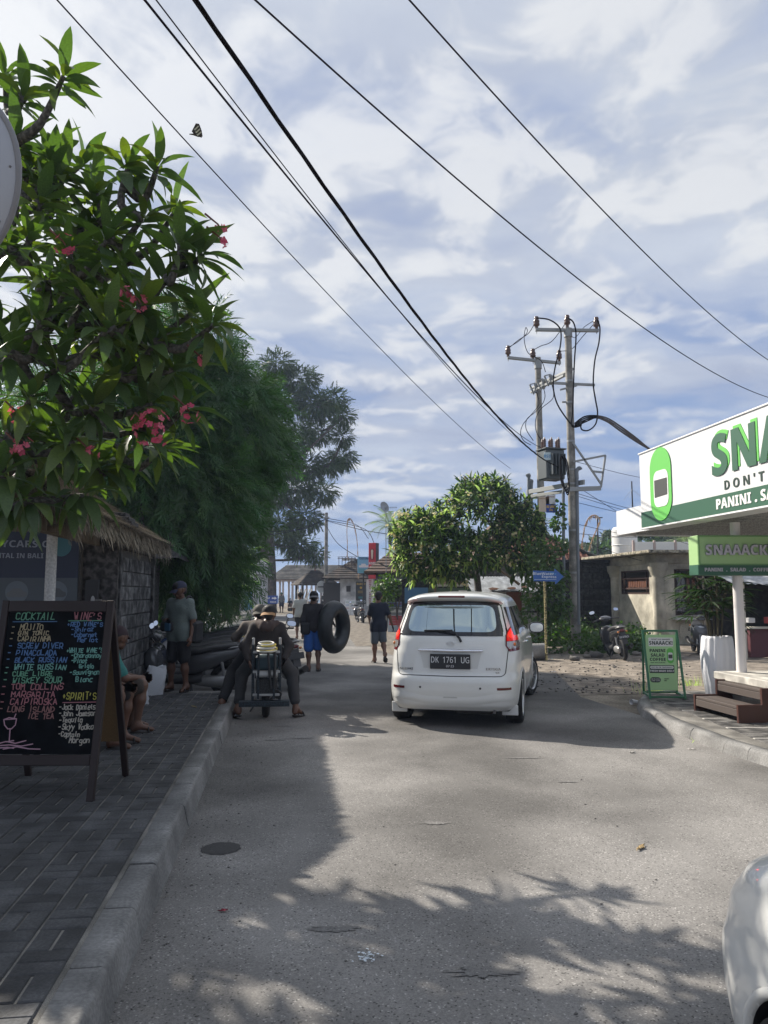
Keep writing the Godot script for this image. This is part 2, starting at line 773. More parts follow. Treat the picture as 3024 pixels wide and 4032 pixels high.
func asphalt_texture() -> void:
	# crushed stone in bitumen, worn pale, with darker and lighter specks
	var s := 1024
	var nz := FastNoiseLite.new()
	nz.seed = 3
	nz.noise_type = FastNoiseLite.TYPE_SIMPLEX
	nz.frequency = 0.22
	nz.fractal_octaves = 3
	var a := nz.get_seamless_image(s, s)
	nz.seed = 4
	nz.noise_type = FastNoiseLite.TYPE_CELLULAR
	nz.frequency = 0.16
	nz.fractal_octaves = 1
	nz.cellular_return_type = FastNoiseLite.RETURN_CELL_VALUE
	var b := nz.get_seamless_image(s, s)
	var da := a.get_data()
	var db := b.get_data()
	var out := PackedByteArray()
	out.resize(s * s * 3)
	for i in s * s:
		var g := 0.50 + 0.12 * (da[i] / 255.0 - 0.5) + 0.09 * (db[i] / 255.0 - 0.5)
		if db[i] > 247:
			g += 0.16
		elif db[i] < 9:
			g -= 0.12
		var q := int(clampf(g * 1.55, 0.1, 1.0) * 255.0)
		out[i * 3] = q
		out[i * 3 + 1] = int(q * 0.99)
		out[i * 3 + 2] = int(q * 0.975)
	texs["asphalt"] = ImageTexture.create_from_image(Image.create_from_data(s, s, false, Image.FORMAT_RGB8, out))
	noise_tex("roadpatch", FastNoiseLite.TYPE_SIMPLEX, 0.007, 6, 0.70, 1.0, 0.2, 1024, 9)
	noise_tex("dirt", FastNoiseLite.TYPE_SIMPLEX, 0.02, 6, 0.72, 1.0, 0.15, 512, 12)


func build_ground() -> void:
	asphalt_texture()
	var road_m := mat("asphalt", Color(0.435, 0.43, 0.42), 0.9, {"tex": "asphalt", "world": true, "scale": 0.8, "bump": 0.06, "detail": "roadpatch", "dscale": 0.045, "spec": 0.35})
	var dirt_m := mat("dusty_earth", Color(0.50, 0.435, 0.36), 0.95, {"tex": "dirt", "world": true, "scale": 0.25, "bump": 0.8, "bumptex": "grain", "detail": "grain", "dscale": 1.1, "spec": 0.2})
	var sand_m := mat("sand", Color(0.42, 0.37, 0.30), 0.95, {"tex": "dirt", "world": true, "scale": 0.08, "detail": "fine", "dscale": 0.7, "spec": 0.2})
	# the land as one sheet, and the sea beyond the beach
	var land := PackedVector2Array([Vector2(-900, 400), Vector2(900, 400), Vector2(900, -150), Vector2(-900, -112)])
	poly_sheet(land, -0.012, sand_m, "ground")
	poly_sheet(PackedVector2Array([Vector2(-2600, -100), Vector2(2600, -130), Vector2(2600, -2600), Vector2(-2600, -2600)]), -0.35, mat("sea", Color(0.06, 0.13, 0.17), 0.12, {"bumptex": "fine", "bump": 3.0, "world": true, "scale": 0.02}), "sea")
	# the road, and the side street to the right as dusty earth
	var road := PackedVector2Array()
	for p in [[-3.6, -14], [6.2, -14], [5.2, 2], [4.9, 8], [4.7, 12], [5.6, 15.6], [3.6, 17.4], [2.9, 20], [2.5, 26], [2.7, 34], [3.2, 46], [3.4, 60], [-5.2, 60], [-4.6, 40], [-3.6, 26], [-3.2, 12.6], [-3.6, 12.3]]:
		road.append(xz(st(p[0], 0, p[1])))
	poly_sheet(road, 0.0, road_m, "road")
	var lot := PackedVector2Array()
	for p in [[3.4, 12.2], [16, 12.6], [26, 17], [26, 40], [9, 40], [4.5, 30], [2.4, 26], [2.3, 20], [2.8, 16.6]]:
		lot.append(xz(st(p[0], 0, p[1])))
	poly_sheet(lot, -0.005, dirt_m, "dirt_yard")
	# silt washed along the gutter and with a ragged edge
	var silt := mat("gutter_silt", Color(0.37, 0.345, 0.31), 0.95, {"tex": "asphalt", "world": true, "scale": 0.8, "detail": "coarse", "dscale": 0.8, "spec": 0.2})
	var gut := PackedVector2Array()
	for k in 60:
		gut.append(xz(st(-0.655, 0, 1.2 + k * 0.185)))
	for k in range(59, -1, -1):
		gut.append(xz(st(-0.42 + 0.20 * sin(k * 0.31) + rng.randf_range(-0.07, 0.07), 0, 1.2 + k * 0.185)))
	poly_sheet(gut, 0.004, silt, "gutter_dirt")
	var edge := PackedVector2Array()
	for p in [[2.2, 24], [2.6, 34], [3.1, 46], [3.3, 58], [8, 58], [8, 26]]:
		edge.append(xz(st(p[0], 0, p[1])))
	poly_sheet(edge, 0.004, mat("verge", Color(0.37, 0.33, 0.28), 0.95, {"tex": "dirt", "world": true, "scale": 0.3, "detail": "fine", "dscale": 0.9, "spec": 0.2}), "verge")


func paver_mesh(sx: float, sz: float, hh: float) -> ArrayMesh:
	# top face with a worn chamfer and short sides, standing on y = 0
	var mb := MB.new()
	var b := 0.006
	var o := []
	var i := []
	var g := []
	for k in [[-1, -1], [1, -1], [1, 1], [-1, 1]]:
		g.append(Vector3(k[0] * sx / 2, 0, k[1] * sz / 2))
		o.append(Vector3(k[0] * sx / 2, hh - b, k[1] * sz / 2))
		i.append(Vector3(k[0] * (sx / 2 - b), hh, k[1] * (sz / 2 - b)))
	mb.quad(i[0], i[1], i[2], i[3], Vector3.UP)
	for k in 4:
		var l := (k + 1) % 4
		var out: Vector3 = o[k] + o[l]
		mb.quad(o[k], o[l], i[l], i[k], Vector3(out.x, 0.1, out.z))
		mb.quad(g[k], g[l], o[l], o[k], Vector3(out.x, 0, out.z))
	return mb.mesh()


func build_left_pavement() -> void:
	var kerb_h := 0.15
	var joint_m := mat("sandy_joint", Color(0.40, 0.38, 0.34), 0.95, {"tex": "grain", "world": true, "scale": 2.0, "detail": "coarse", "dscale": 0.5})
	var bed := MB.new()
	var c := [st(-0.84, kerb_h - 0.006, 1.0), st(-0.84, kerb_h - 0.006, 12.25), st(-5.6, kerb_h - 0.006, 12.25), st(-5.6, kerb_h - 0.006, 1.0)]
	bed.quad(c[0], c[1], c[2], c[3], Vector3.UP)
	var pave := setting("pavement", bed, joint_m)
	# the end of the pavement, a low step
	var endst := MB.new()
	endst.box(Vector3(2.2, kerb_h - 0.01, 0.12), stT(-1.95, (kerb_h - 0.01) / 2, 12.32), 0.01)
	part("end_step", endst, mat("kerb_concrete", Color(0.385, 0.38, 0.365), 0.9, {"tex": "fine", "world": true, "scale": 1.3, "bump": 0.25, "bumptex": "grain", "detail": "coarse", "dscale": 0.35}), pave)
	# basket-weave pavers
	var tones := []
	for k in 5:
		var g: float = 0.085 + 0.012 * k
		tones.append(mat("paver_%d" % k, Color(g * 0.97, g * 0.99, g * 1.03), 0.85, {"tex": "fine", "world": true, "scale": 1.6, "bump": 0.3, "bumptex": "grain", "detail": "coarse", "dscale": 0.6}))
	var u := 0.212
	var along := paver_mesh(u / 2 - 0.013, u - 0.006, 0.05)
	var across := paver_mesh(u - 0.013, u / 2 - 0.006, 0.05)
	var spots := []
	for ib in range(6, 54):
		for ia in range(4, 26):
			var a := -0.86 - (ia - 4 + 0.5) * u
			var b := (ib + 0.5) * u + 0.6
			if b > 12.2 or a < -5.4:
				continue
			for h in 2:
				var s := (h - 0.5) * u / 2
				var is_along := (ia + ib) % 2 == 0
				spots.append([a + (s if is_along else 0.0), b + (0.0 if is_along else s), is_along])
	# those that show largest are the nearest ones inside the picture
	var near := []
	var far := []
	for q in spots:
		var p := st(q[0], kerb_h, q[1])
		var seen: bool = p.z < -2.6 and absf(p.x / p.z) < 0.53 and not (q[0] < -2.25 and q[1] > 10.3)
		(near if seen else far).append([p.length(), q])
	near.sort_custom(func(x, y): return x[0] < y[0])
	var rest := [[], [], [], [], []]
	for k in near.size() + far.size():
		var q: Array = (near[k] if k < near.size() else far[k - near.size()])[1]
		var tilt := Vector3(rng.randf_range(-0.006, 0.006), 0, rng.randf_range(-0.006, 0.006))
		var t := stT(q[0], kerb_h - 0.046 + rng.randf_range(-0.0015, 0.0025), q[1]) * T(Vector3.ZERO, tilt)
		var tone := rng.randi() % 5
		if k < 300:
			part("paver", along if q[2] else across, tones[tone], pave, t)
		else:
			rest[tone].append([t, q[2]])
	for tone in 5:
		for kind in 2:
			var places := []
			for r in rest[tone]:
				if int(r[1]) == kind:
					places.append(r[0])
			swarm("farther_pavers", along if kind == 1 else across, tones[tone], places, pave)
	# kerb stones of 0.6 m with a rounded shoulder and a sloping face
	var km: Material = mats["kerb_concrete"]
	var kerb := Node3D.new()
	kerb.name = "kerb"
	kerb.set_meta("kind", "structure")
	add_child(kerb)
	var stone := MB.new()
	var prof := [Vector2(-0.84, -0.03), Vector2(-0.84, kerb_h + 0.004), Vector2(-0.712, kerb_h + 0.006), Vector2(-0.697, kerb_h - 0.002), Vector2(-0.687, kerb_h - 0.018), Vector2(-0.668, 0.04), Vector2(-0.648, -0.03)]
	var rows := []
	for z in [-0.292, -0.280, 0.280, 0.292]:
		var row := PackedVector3Array()
		var sh: float = 0.006 if absf(z) > 0.29 else 0.0
		for p in prof:
			row.append(Vector3(p.x + 0.75 + (sh if p.x < -0.75 else -sh), p.y - sh, z))
		rows.append(row)
	stone.grid(rows)
	stone.fan(rows[0], Vector3(0, 0, -1))
	stone.fan(rows[3], Vector3(0, 0, 1))
	var sm := stone.mesh()
	for k in 20:
		part("kerb_stone", sm, km, kerb, stT(-0.75 + rng.randf_range(-0.006, 0.006), rng.randf_range(-0.005, 0.004), 0.7 + k * 0.6, rng.randf_range(-0.008, 0.008)))


func build_right_pavement() -> void:
	var y := 0.12
	var edge := []
	for p in [[2640, 2716], [2570, 2722], [2532, 2733], [2513, 2753], [2532, 2786], [2634, 2835], [2720, 2868], [2851, 2917], [2947, 2945], [3040, 2972]]:
		edge.append(gr(p[0], p[1], y))
	edge.append(Vector3(3.55, y, -5.5))
	edge.append(Vector3(3.4, y, -2.0))
	var inner := []
	for k in edge.size():
		var d: Vector3 = (edge[mini(k + 1, edge.size() - 1)] - edge[maxi(k - 1, 0)]).normalized()
		var right := d.cross(Vector3.UP)
		inner.append(edge[k] - right * 0.14)
	# make sure the inner line lies on the pavement's side
	if (inner[8] as Vector3).x < (edge[8] as Vector3).x:
		for k in edge.size():
			inner[k] = edge[k] * 2.0 - inner[k]
	var km: Material = mats["kerb_concrete"]
	var kerb := Node3D.new()
	kerb.name = "kerb_001"
	kerb.set_meta("kind", "structure")
	add_child(kerb)
	for k in edge.size() - 1:
		var a: Vector3 = edge[k]
		var b: Vector3 = edge[k + 1]
		var n := maxi(1, int(a.distance_to(b) / 0.45))
		for j in n:
			var p := a.lerp(b, float(j) / n + 0.006)
			var q := a.lerp(b, float(j + 1) / n - 0.006)
			var pi: Vector3 = (inner[k] as Vector3).lerp(inner[k + 1], float(j) / n + 0.006)
			var qi: Vector3 = (inner[k] as Vector3).lerp(inner[k + 1], float(j + 1) / n - 0.006)
			var mb := MB.new()
			var rows := []
			for z in 5:
				var f := z / 4.0
				var o := p.lerp(q, f)
				var i := pi.lerp(qi, f)
				var out := (o - i).normalized()
				var chip := rng.randf_range(0.0, 0.022)
				var row := PackedVector3Array([i + Vector3(0, -0.1, 0), i + Vector3(0, 0.004, 0), o + Vector3(0, 0.003, 0) - out * (0.02 + chip), o + Vector3(0, -0.02 - chip, 0), o + out * 0.03 + Vector3(0, -0.15, 0)])
				rows.append(row)
			mb.grid(rows)
			mb.fan(rows[0], p - q)
			mb.fan(rows[4], q - p)
			part("kerb_stone", mb, km, kerb)
	var poly := PackedVector2Array()
	for p in inner:
		poly.append(xz(p))
	for p in [Vector2(14, -2), Vector2(14, -12.35)]:
		poly.append(p)
	poly.append(Vector2(inner[0].x, -12.3))
	var mb2 := MB.new()
	var idx := Geometry2D.triangulate_polygon(poly)
	for k in range(0, idx.size(), 3):
		mb2.tri(Vector3(poly[idx[k]].x, y - 0.004, poly[idx[k]].y), Vector3(poly[idx[k + 1]].x, y - 0.004, poly[idx[k + 1]].y), Vector3(poly[idx[k + 2]].x, y - 0.004, poly[idx[k + 2]].y), Vector3.UP)
	var pave := setting("pavement", mb2, mats["sandy_joint"])
	var tones := []
	for k in 4:
		var g: float = 0.16 + 0.022 * k
		tones.append(mat("tile_%d" % k, Color(g * 1.04, g, g * 0.94), 0.85, {"tex": "fine", "world": true, "scale": 1.5, "bump": 0.3, "bumptex": "grain", "detail": "blotch", "dscale": 0.5}))
	var band_m := mat("pale_band", Color(0.52, 0.50, 0.46), 0.85, {"tex": "fine", "world": true, "scale": 2.0})
	var tile := paver_mesh(0.392, 0.292, 0.04)
	var band := paver_mesh(0.792, 0.052, 0.04)
	var n := 0
	for r in range(-2, 16):
		for k in range(0, 16):
			var zz := -12.2 + r * 0.65
			for h in 2:
				var p := Vector3(3.3 + k * 0.4, y - 0.036, zz + 0.15 + h * 0.3)
				if fits(p, 0.2, 0.15, poly) and p.x / -p.z < 0.62:
					part("tile", tile, tones[rng.randi() % 4], pave, T(p + Vector3(0, rng.randf_range(-0.002, 0.002), 0)))
					n += 1
			if k % 2 == 0:
				var q := Vector3(3.5 + k * 0.4, y - 0.035, zz + 0.625)
				if fits(q, 0.4, 0.03, poly) and q.x / -q.z < 0.62:
					part("tile", band, band_m, pave, T(q), "pale band between the grey tiles")


func fits(p: Vector3, hx: float, hz: float, poly: PackedVector2Array) -> bool:
	for k in [[-1, -1], [1, -1], [1, 1], [-1, 1]]:
		if not Geometry2D.is_point_in_polygon(Vector2(p.x + hx * k[0], p.z + hz * k[1]), poly):
			return false
	return true


# ---------- handwriting: strokes on a grid, baseline at 2, capitals to 8
var PEN := {
	"A": "02 28 42;14 34", "B": "02 08 38 47 46 35 05;35 44 43 32 02", "C": "47 38 18 07 03 12 32 43", "D": "02 08 28 46 44 22 02", "E": "48 08 02 42;05 35", "F": "48 08 02;05 35", "G": "47 38 18 07 03 12 32 43 45 25", "H": "02 08;05 45;48 42", "I": "28 22", "J": "48 43 32 12 03", "K": "08 02;48 05 42", "L": "08 02 42", "M": "02 08 25 48 42",
	"N": "02 08 42 48", "O": "18 07 03 12 32 43 47 38 18", "P": "02 08 38 47 45 34 04", "R": "02 08 38 47 45 34 04;24 42", "S": "47 38 18 07 06 15 35 44 43 32 12 03", "T": "08 48;28 22", "U": "08 03 12 32 43 48", "V": "08 22 48", "W": "08 12 25 32 48", "Y": "08 25 48;25 22",
	"a": "46 16 05 03 12 32 43;46 42", "b": "08 02 32 43 45 36 06", "c": "46 16 05 03 12 42", "d": "48 42 12 03 05 16 46", "e": "04 44 45 36 16 05 03 12 42", "g": "46 16 05 04 13 43;46 41 30 10", "h": "08 02;05 16 36 45 42", "i": "26 22;28 27", "k": "08 02;46 04 42", "l": "28 23 32", "m": "02 06;05 16 26 22;25 36 46 42", "n": "02 06;05 16 36 45 42",
	"o": "16 05 03 12 32 43 45 36 16", "p": "06 00;06 36 45 43 32 02", "q": "46 40;46 16 05 03 12 42", "r": "02 06;04 16 36", "s": "46 16 05 14 34 43 32 02", "t": "28 23 32 42;06 46", "u": "06 03 12 32 43;46 42", "v": "06 22 46", "y": "06 23;46 10", "z": "06 46 02 42", "'": "28 16", "*": "26 23;15 34;35 14", "-": "05 35",
}

func stroke(mb: MB, a: Vector2, b: Vector2, wd: float, z: float) -> void:
	var d = (b - a)
	if d.length() < 1e-5:
		return
	d = d.normalized() * wd * 0.3
	var o = d.orthogonal().normalized() * wd * 0.5
	mb.quad(V(a.x - d.x - o.x, a.y - d.y - o.y, z), V(b.x + d.x - o.x, b.y + d.y - o.y, z), V(b.x + d.x + o.x, b.y + d.y + o.y, z), V(a.x - d.x + o.x, a.y - d.y + o.y, z), Vector3.BACK)

func write_line(mb: MB, words: String, x0: float, x1: float, y: float, cap: float, wd: float) -> void:
	var adv = (x1 - x0) / (words.length() - 0.2)
	for k in words.length():
		var ch = words[k]
		if not PEN.has(ch):
			continue
		var ox = x0 + adv * k + rng.randf_range(-0.03, 0.03) * adv
		var oy = y + rng.randf_range(-0.09, 0.09) * cap
		var sx = adv * 0.72 / 4.0
		var sy = cap / 6.0 * rng.randf_range(0.86, 1.12)
		var lean = rng.randf_range(-0.10, 0.20)
		for poly in PEN[ch].split(";"):
			var prev = Vector2.ZERO
			var first = true
			for q in poly.split(" "):
				var g = V2(float(q[0]), float(q[1]) - 2.0)
				var p = V2(ox + g.x * sx + g.y * sy * lean, oy + g.y * sy)
				if not first:
					stroke(mb, prev, p, wd, 0.0)
				prev = p
				first = false

func build_chalkboard() -> void:
	var wood = mat("dark_stained_wood", Color(0.020, 0.008, 0.007), 0.6, {"tex": "fine", "scale": 2.0, "scale3": V(14, 1.5, 14)})
	var slate = mat("chalkboard_black", Color(0.007, 0.008, 0.010), 0.95, {"tex": "coarse", "scale": 1.4, "spec": 0.2})
	var root = thing("chalkboard_sign", "black chalkboard drinks menu on dark wooden easel standing on the pavement", "sign", T(V(-2.525, 0.15, -5.74)))
	var lean = deg_to_rad(11.0)
	var front = T(Vector3.ZERO, V(-lean, 0, 0))
	var hw = 0.43
	var ln = 1.465
	for s in [-1.0, 1.0]:
		var lg = MB.new()
		lg.box(V(0.052, ln, 0.045), front * T(V(s * (hw - 0.026), ln / 2, 0)), 0.004)
		part("leg", lg, wood, root)
		var lb = MB.new()
		lb.box(V(0.05, 1.46, 0.035), T(V(s * (hw - 0.03), 0, -0.78), V(deg_to_rad(19.0), 0, 0)) * T(V(0, 0.73, 0)), 0.004)
		part("leg", lb, wood, root)
	var tp = MB.new()
	tp.box(V(hw * 2 - 0.108, 0.085, 0.043), front * T(V(0, ln - 0.045, 0)), 0.004)
	part("rail", tp, wood, root)
	var bt = MB.new()
	bt.box(V(hw * 2 - 0.108, 0.075, 0.043), front * T(V(0, 0.285, 0)), 0.004)
	part("rail", bt, wood, root)
	var pn = MB.new()
	pn.box(V(hw * 2 - 0.11, ln - 0.40, 0.014), front * T(V(0, 0.86, 0.0)), 0.0)
	var panel = part("chalk_panel", pn, slate, root)
	var backp = MB.new()
	backp.box(V(hw * 2 - 0.13, 0.98, 0.010), T(V(0, 0, -0.78), V(deg_to_rad(19.0), 0, 0)) * T(V(0, 0.80, -0.012)), 0.0)
	part("back_panel", backp, mat("plywood", Color(0.28, 0.17, 0.07), 0.7, {"tex": "fine", "scale3": V(12, 1.2, 12)}), root)
	var hinge = MB.new()
	hinge.box(V(0.05, 0.03, 0.03), T(V(0.3, 1.435, -0.29)), 0.003)
	part("hinge", hinge, mats["dull_steel"], root)
	# the writing, placed on the panel's own surface
	var face = root.transform * front * T(V(0, 0, 0.0085))
	var inv = face.affine_inverse()
	var on = func(zx: float, zy: float) -> Vector2:
		var p = at(zx / 1.659, 2300.0 + zy / 1.659, 1.0)
		var o: Vector3 = inv * V(0, EYE, 0)
		var d: Vector3 = inv * p - o
		var h: Vector3 = o - d * (o.z / d.z)
		return V2(h.x, h.y)
	var chalk = {"g": Color(0.20, 0.50, 0.33), "b": Color(0.13, 0.27, 0.55), "y": Color(0.55, 0.47, 0.30), "t": Color(0.24, 0.55, 0.47), "r": Color(0.52, 0.21, 0.24), "w": Color(0.60, 0.56, 0.48), "d": Color(0.38, 0.19, 0.18), "l": Color(0.55, 0.52, 0.10), "p": Color(0.40, 0.24, 0.30)}
	var lines = [
		["COCKTAIL", 103, 357, 233, 44, "g"], ["- MOJITO", 78, 280, 300, 38, "y"], ["- GIN TONIC", 72, 318, 333, 28, "y"], ["- CAPIRINHA", 66, 332, 373, 33, "y"], ["- SCREW DIVER", 60, 410, 419, 35, "b"], ["- PINACOLADA", 50, 370, 465, 34, "b"], ["- BLACK RUSSIAN", 44, 432, 509, 32, "b"], ["- WHITE RUSSIAN", 38, 428, 558, 34, "t"],
		["- CUBE LIBRE", 30, 342, 599, 32, "g"], ["- WISKEY SOUR", 22, 400, 645, 36, "g"], ["- TOM COLLINS", 12, 410, 689, 37, "r"], ["- MARGARITA", 8, 360, 738, 37, "r"], ["- CAIPIROSKA", 2, 372, 787, 38, "r"], ["- LONG ISLAND", -8, 352, 834, 36, "d"], ["ICE TEA", 178, 350, 880, 37, "d"],
		["WINE'S", 485, 660, 234, 48, "r"], ["*RED WINE'S", 440, 670, 276, 27, "b"], ["-Shiraz", 468, 608, 308, 26, "b"], ["-Cabernet", 466, 630, 343, 27, "b"], ["Merlot", 506, 638, 377, 29, "b"], ["*WHITE WINE'S", 434, 672, 446, 27, "t"], ["-Chardonnay", 468, 662, 479, 26, "t"], ["-Pinot", 466, 566, 514, 26, "t"], ["Grigio", 518, 612, 548, 26, "t"], ["-Sauvignon", 456, 648, 589, 28, "t"], ["Blanc", 495, 602, 638, 30, "t"],
		["*SPIRIT'S", 408, 628, 755, 43, "l"], ["-Jack Daniels", 388, 624, 818, 33, "w"], ["-John Jameson", 386, 626, 859, 33, "w"], ["-Tequila", 386, 538, 901, 29, "w"], ["-Skyy Vodka", 384, 608, 948, 33, "w"], ["-Captain", 382, 518, 996, 32, "w"], ["Morgan", 450, 582, 1038, 34, "w"],
	]
	var unders = [[85, 246, 372, 244, "b"], [448, 240, 664, 238, "g"], [410, 774, 628, 770, "r"]]
	for q in lines:
		var mb = MB.new()
		var p0: Vector2 = on.call(q[1], q[3])
		var p1: Vector2 = on.call(q[2], q[3])
		var c0: Vector2 = on.call(q[1], q[3] - q[4])
		write_line(mb, q[0], p0.x, p1.x, p0.y, c0.y - p0.y, 0.0072)
		part("lettering", mb, mat("chalk_" + q[5], chalk[q[5]], 0.95, {"tex": "grain", "scale": 9.0}), panel, front * T(V(0, 0, 0.0086)))
	for q in unders:
		var mb = MB.new()
		stroke(mb, on.call(q[0], q[1]), on.call(q[2], q[3]), 0.006, 0.0)
		part("underline", mb, mats["chalk_" + q[4]], panel, front * T(V(0, 0, 0.0086)))
	var gl = MB.new()
	for poly in [[[25, 885], [30, 920], [50, 945], [75, 945], [100, 920], [108, 880], [25, 885]], [[108, 880], [60, 872], [25, 885]], [[66, 946], [60, 1025]], [[40, 1030], [90, 1022]], [[90, 880], [104, 848]], [[-5, 1040], [40, 1028], [100, 1040], [170, 1022]], [[-5, 1055], [60, 1050], [140, 1058], [214, 1044]], [[20, 1078], [110, 1062], [190, 1076], [262, 1078]], [[-5, 1070], [50, 1066], [90, 1072]]]:
		for k in poly.size() - 1:
			stroke(gl, on.call(poly[k][0], poly[k][1]), on.call(poly[k + 1][0], poly[k + 1][1]), 0.0075, 0.0)
	part("drawing", gl, mat("chalk_p", chalk["p"], 0.95), panel, front * T(V(0, 0, 0.0086)), "chalk drawing of a cocktail glass on waves")

# ---------- the thatched stall with its car-hire poster
func build_stall() -> void:
	var root = thing("thatched_stall", "open stall with thatched roof and white round column beside the pavement", "stall")
	var thatch_m = mat("thatch", Color(0.25, 0.215, 0.165), 0.95, {"tex": "grain", "world": true, "scale": 1.0, "scale3": V(0.6, 6, 6), "detail": "blotch", "dscale": 0.5})
	var e0 = st(-2.02, 2.46, 7.70)
	var e1 = st(-2.02, 2.46, 13.70)
	var r0 = st(-5.0, 4.45, 7.55)
	var r1 = st(-5.0, 4.45, 11.2)
	var w0 = st(-8.0, 2.46, 7.70)
	var w1 = st(-8.0, 2.46, 13.70)
	var slab = MB.new()
	var dn = V(0, -0.14, 0)
	for q in [[e0, e1, r1, r0], [w0, w1, r1, r0], [e1, w1, r1, r1]]:
		slab.quad(q[0], q[1], q[2], q[3], Vector3.UP)
		slab.quad(q[0] + dn, q[1] + dn, q[2] + dn, q[3] + dn, Vector3.DOWN)
	slab.quad(e0, e1, e1 + dn, e0 + dn)
	slab.quad(e1, w1, w1 + dn, e1 + dn)
	slab.quad(e0, r0, r0 + dn, e0 + dn)
	slab.quad(w0, r0, r0 + dn, w0 + dn)
	var roof = part("thatch_roof", slab, thatch_m, root)
	# straw laid in courses, and the ragged fringe
	var straw = MB.new()
	straw.quad(V(-0.012, 0, 0), V(0.012, 0, 0), V(0.006, -0.30, 0.02), V(-0.006, -0.30, 0.02))
	straw.quad(V(-0.012, 0, 0), V(0.012, 0, 0), V(0.008, 0.0, 0.012), V(-0.008, 0.0, 0.012))
	var sm = straw.mesh()
	var places = []
	var cols = []
	var down = (e0 - r0)
	var along = (e1 - e0).normalized()
	var slope = (st(-2.02, 2.46, 9.0) - st(-5.0, 4.45, 9.0)).normalized()
	var nrm = along.cross(slope).normalized()
	if nrm.y < 0:
		nrm = -nrm
	for k in 15000:
		var f = rng.randf()
		var course = floorf(rng.randf() * 16.0) / 16.0
		var g = course + rng.randf_range(0.0, 0.02)
		var a = e0.lerp(e1, f)
		var b = r0.lerp(r1, clampf(f * 1.03, 0, 1))
		var p = b.lerp(a, g) + nrm * (0.012 + rng.randf() * 0.030)
		var yv = -(slope + along * rng.randf_range(-0.12, 0.12) + nrm * rng.randf_range(0.02, 0.16)).normalized()
		var xv = yv.cross(nrm).normalized()
		var zv = xv.cross(yv)
		places.append(Transform3D(Basis(xv, yv, zv) * Basis.from_scale(V(rng.randf_range(0.5, 1.4), rng.randf_range(0.6, 1.3), 1)), p))
		var gcol = rng.randf_range(0.45, 1.25)
		cols.append(Color(gcol * 1.02, gcol * 0.96, gcol * 0.88))
	for k in 5200:
		var f = rng.randf()
		var p = e0.lerp(e1, f) + V(0, rng.randf_range(-0.13, 0.03), 0) + slope * rng.randf_range(-0.05, 0.06)
		var yv = (Vector3.UP - slope * rng.randf_range(-0.1, 0.45) + along * rng.randf_range(-0.25, 0.25)).normalized()
		var xv = (along + slope * rng.randf_range(-0.7, 0.7)).normalized()
		var zv = xv.cross(yv).normalized()
		xv = yv.cross(zv)
		places.append(Transform3D(Basis(xv, yv, zv) * Basis.from_scale(V(rng.randf_range(0.3, 0.9), rng.randf_range(0.10, 0.42) * (2.2 if rng.randf() < 0.08 else 1.0), 1)), p))
		var gcol = rng.randf_range(0.4, 1.0)
		cols.append(Color(gcol, gcol * 0.97, gcol * 0.92))
	# the near gable edge
	for k in 1800:
		var p = e0.lerp(r0, rng.randf()) + V(0, rng.randf_range(-0.15, 0.02), 0)
		var yv = (Vector3.UP + along * rng.randf_range(-0.2, 0.35) - slope * rng.randf_range(0.0, 0.5)).normalized()
		var zv = along.cross(yv).normalized()
		places.append(Transform3D(Basis(yv.cross(zv), yv, zv) * Basis.from_scale(V(0.8, rng.randf_range(0.4, 1.0), 1)), p))
		cols.append(Color(0.8, 0.78, 0.72))
	swarm("straw", sm, mat("straw", Color(0.36, 0.32, 0.25), 0.9, {"vc": true}), places, roof, cols)
	# frame
	var col_m = mat("white_column", Color(0.74, 0.74, 0.72), 0.6, {"tex": "fine", "scale": 1.0})
	var cm = MB.new()
	cm.lathe([V2(0.058, 0.0), V2(0.056, 2.28)], 20, T(st(-2.55, 0.15, 8.85)))
	part("column", cm, col_m, root)
	for q in [[-2.55, 13.6], [-6.4, 8.85]]:
		var c2 = MB.new()
		c2.lathe([V2(0.058, 0.0), V2(0.056, 2.28)], 16, T(st(q[0], 0.15, q[1])))
		part("column", c2, col_m, root)
	var bm = MB.new()
	bm.bar(st(-2.45, 2.33, 7.8), st(-2.45, 2.33, 14.0), 0.08, 0.14, 0.006)
	var beam_m = mat("bamboo_beam", Color(0.24, 0.19, 0.13), 0.7, {"tex": "fine", "scale": 4.0})
	part("beam", bm, beam_m, root)
	for k in 9:
		var rf = MB.new()
		rf.tube([st(-2.1, 2.33, 8.0 + k * 0.72), st(-4.9, 4.2, 8.0 + k * 0.36)], 0.028, 6)
		part("rafter", rf, beam_m, root)
	var br = MB.new()
	br.tube([st(-2.3, 2.31, 8.2), st(-6.2, 2.31, 8.3)], 0.04, 8)
	part("beam", br, beam_m, root)
	# walls
	var dark_m = mat("dark_panel", Color(0.13, 0.12, 0.11), 0.7, {"tex": "fine", "scale": 1.0})
	var wl = MB.new()
	wl.box(V(3.9, 2.4, 0.10), stT(-4.56, 1.35, 10.40))
	part("wall", wl, dark_m, root)
	var wl2 = MB.new()
	wl2.box(V(0.10, 2.3, 3.6), stT(-2.66, 1.30, 12.27))
	part("wall", wl2, dark_m, root)
	var wl3 = MB.new()
	wl3.box(V(0.5, 2.3, 0.08), stT(-2.42, 1.30, 10.47))
	part("wall", wl3, mat("stained_post", Color(0.13, 0.12, 0.115), 0.8, {"tex": "blotch", "scale": 1.0}), root)
	var fl = MB.new()
	fl.box(V(4.4, 0.04, 3.2), stT(-4.5, 0.158, 8.9))
	part("floor", fl, mat("stall_floor", Color(0.20, 0.19, 0.18), 0.7, {"tex": "coarse", "world": true, "scale": 0.6}), root)
	# poster, counter and what stands on it
	var pt = stT(-4.56, 0, 10.335)
	var poster = thing("car_hire_poster", "dark blue poster with rows of cars in pale circles on the stall wall", "poster", pt)
	var pb = MB.new()
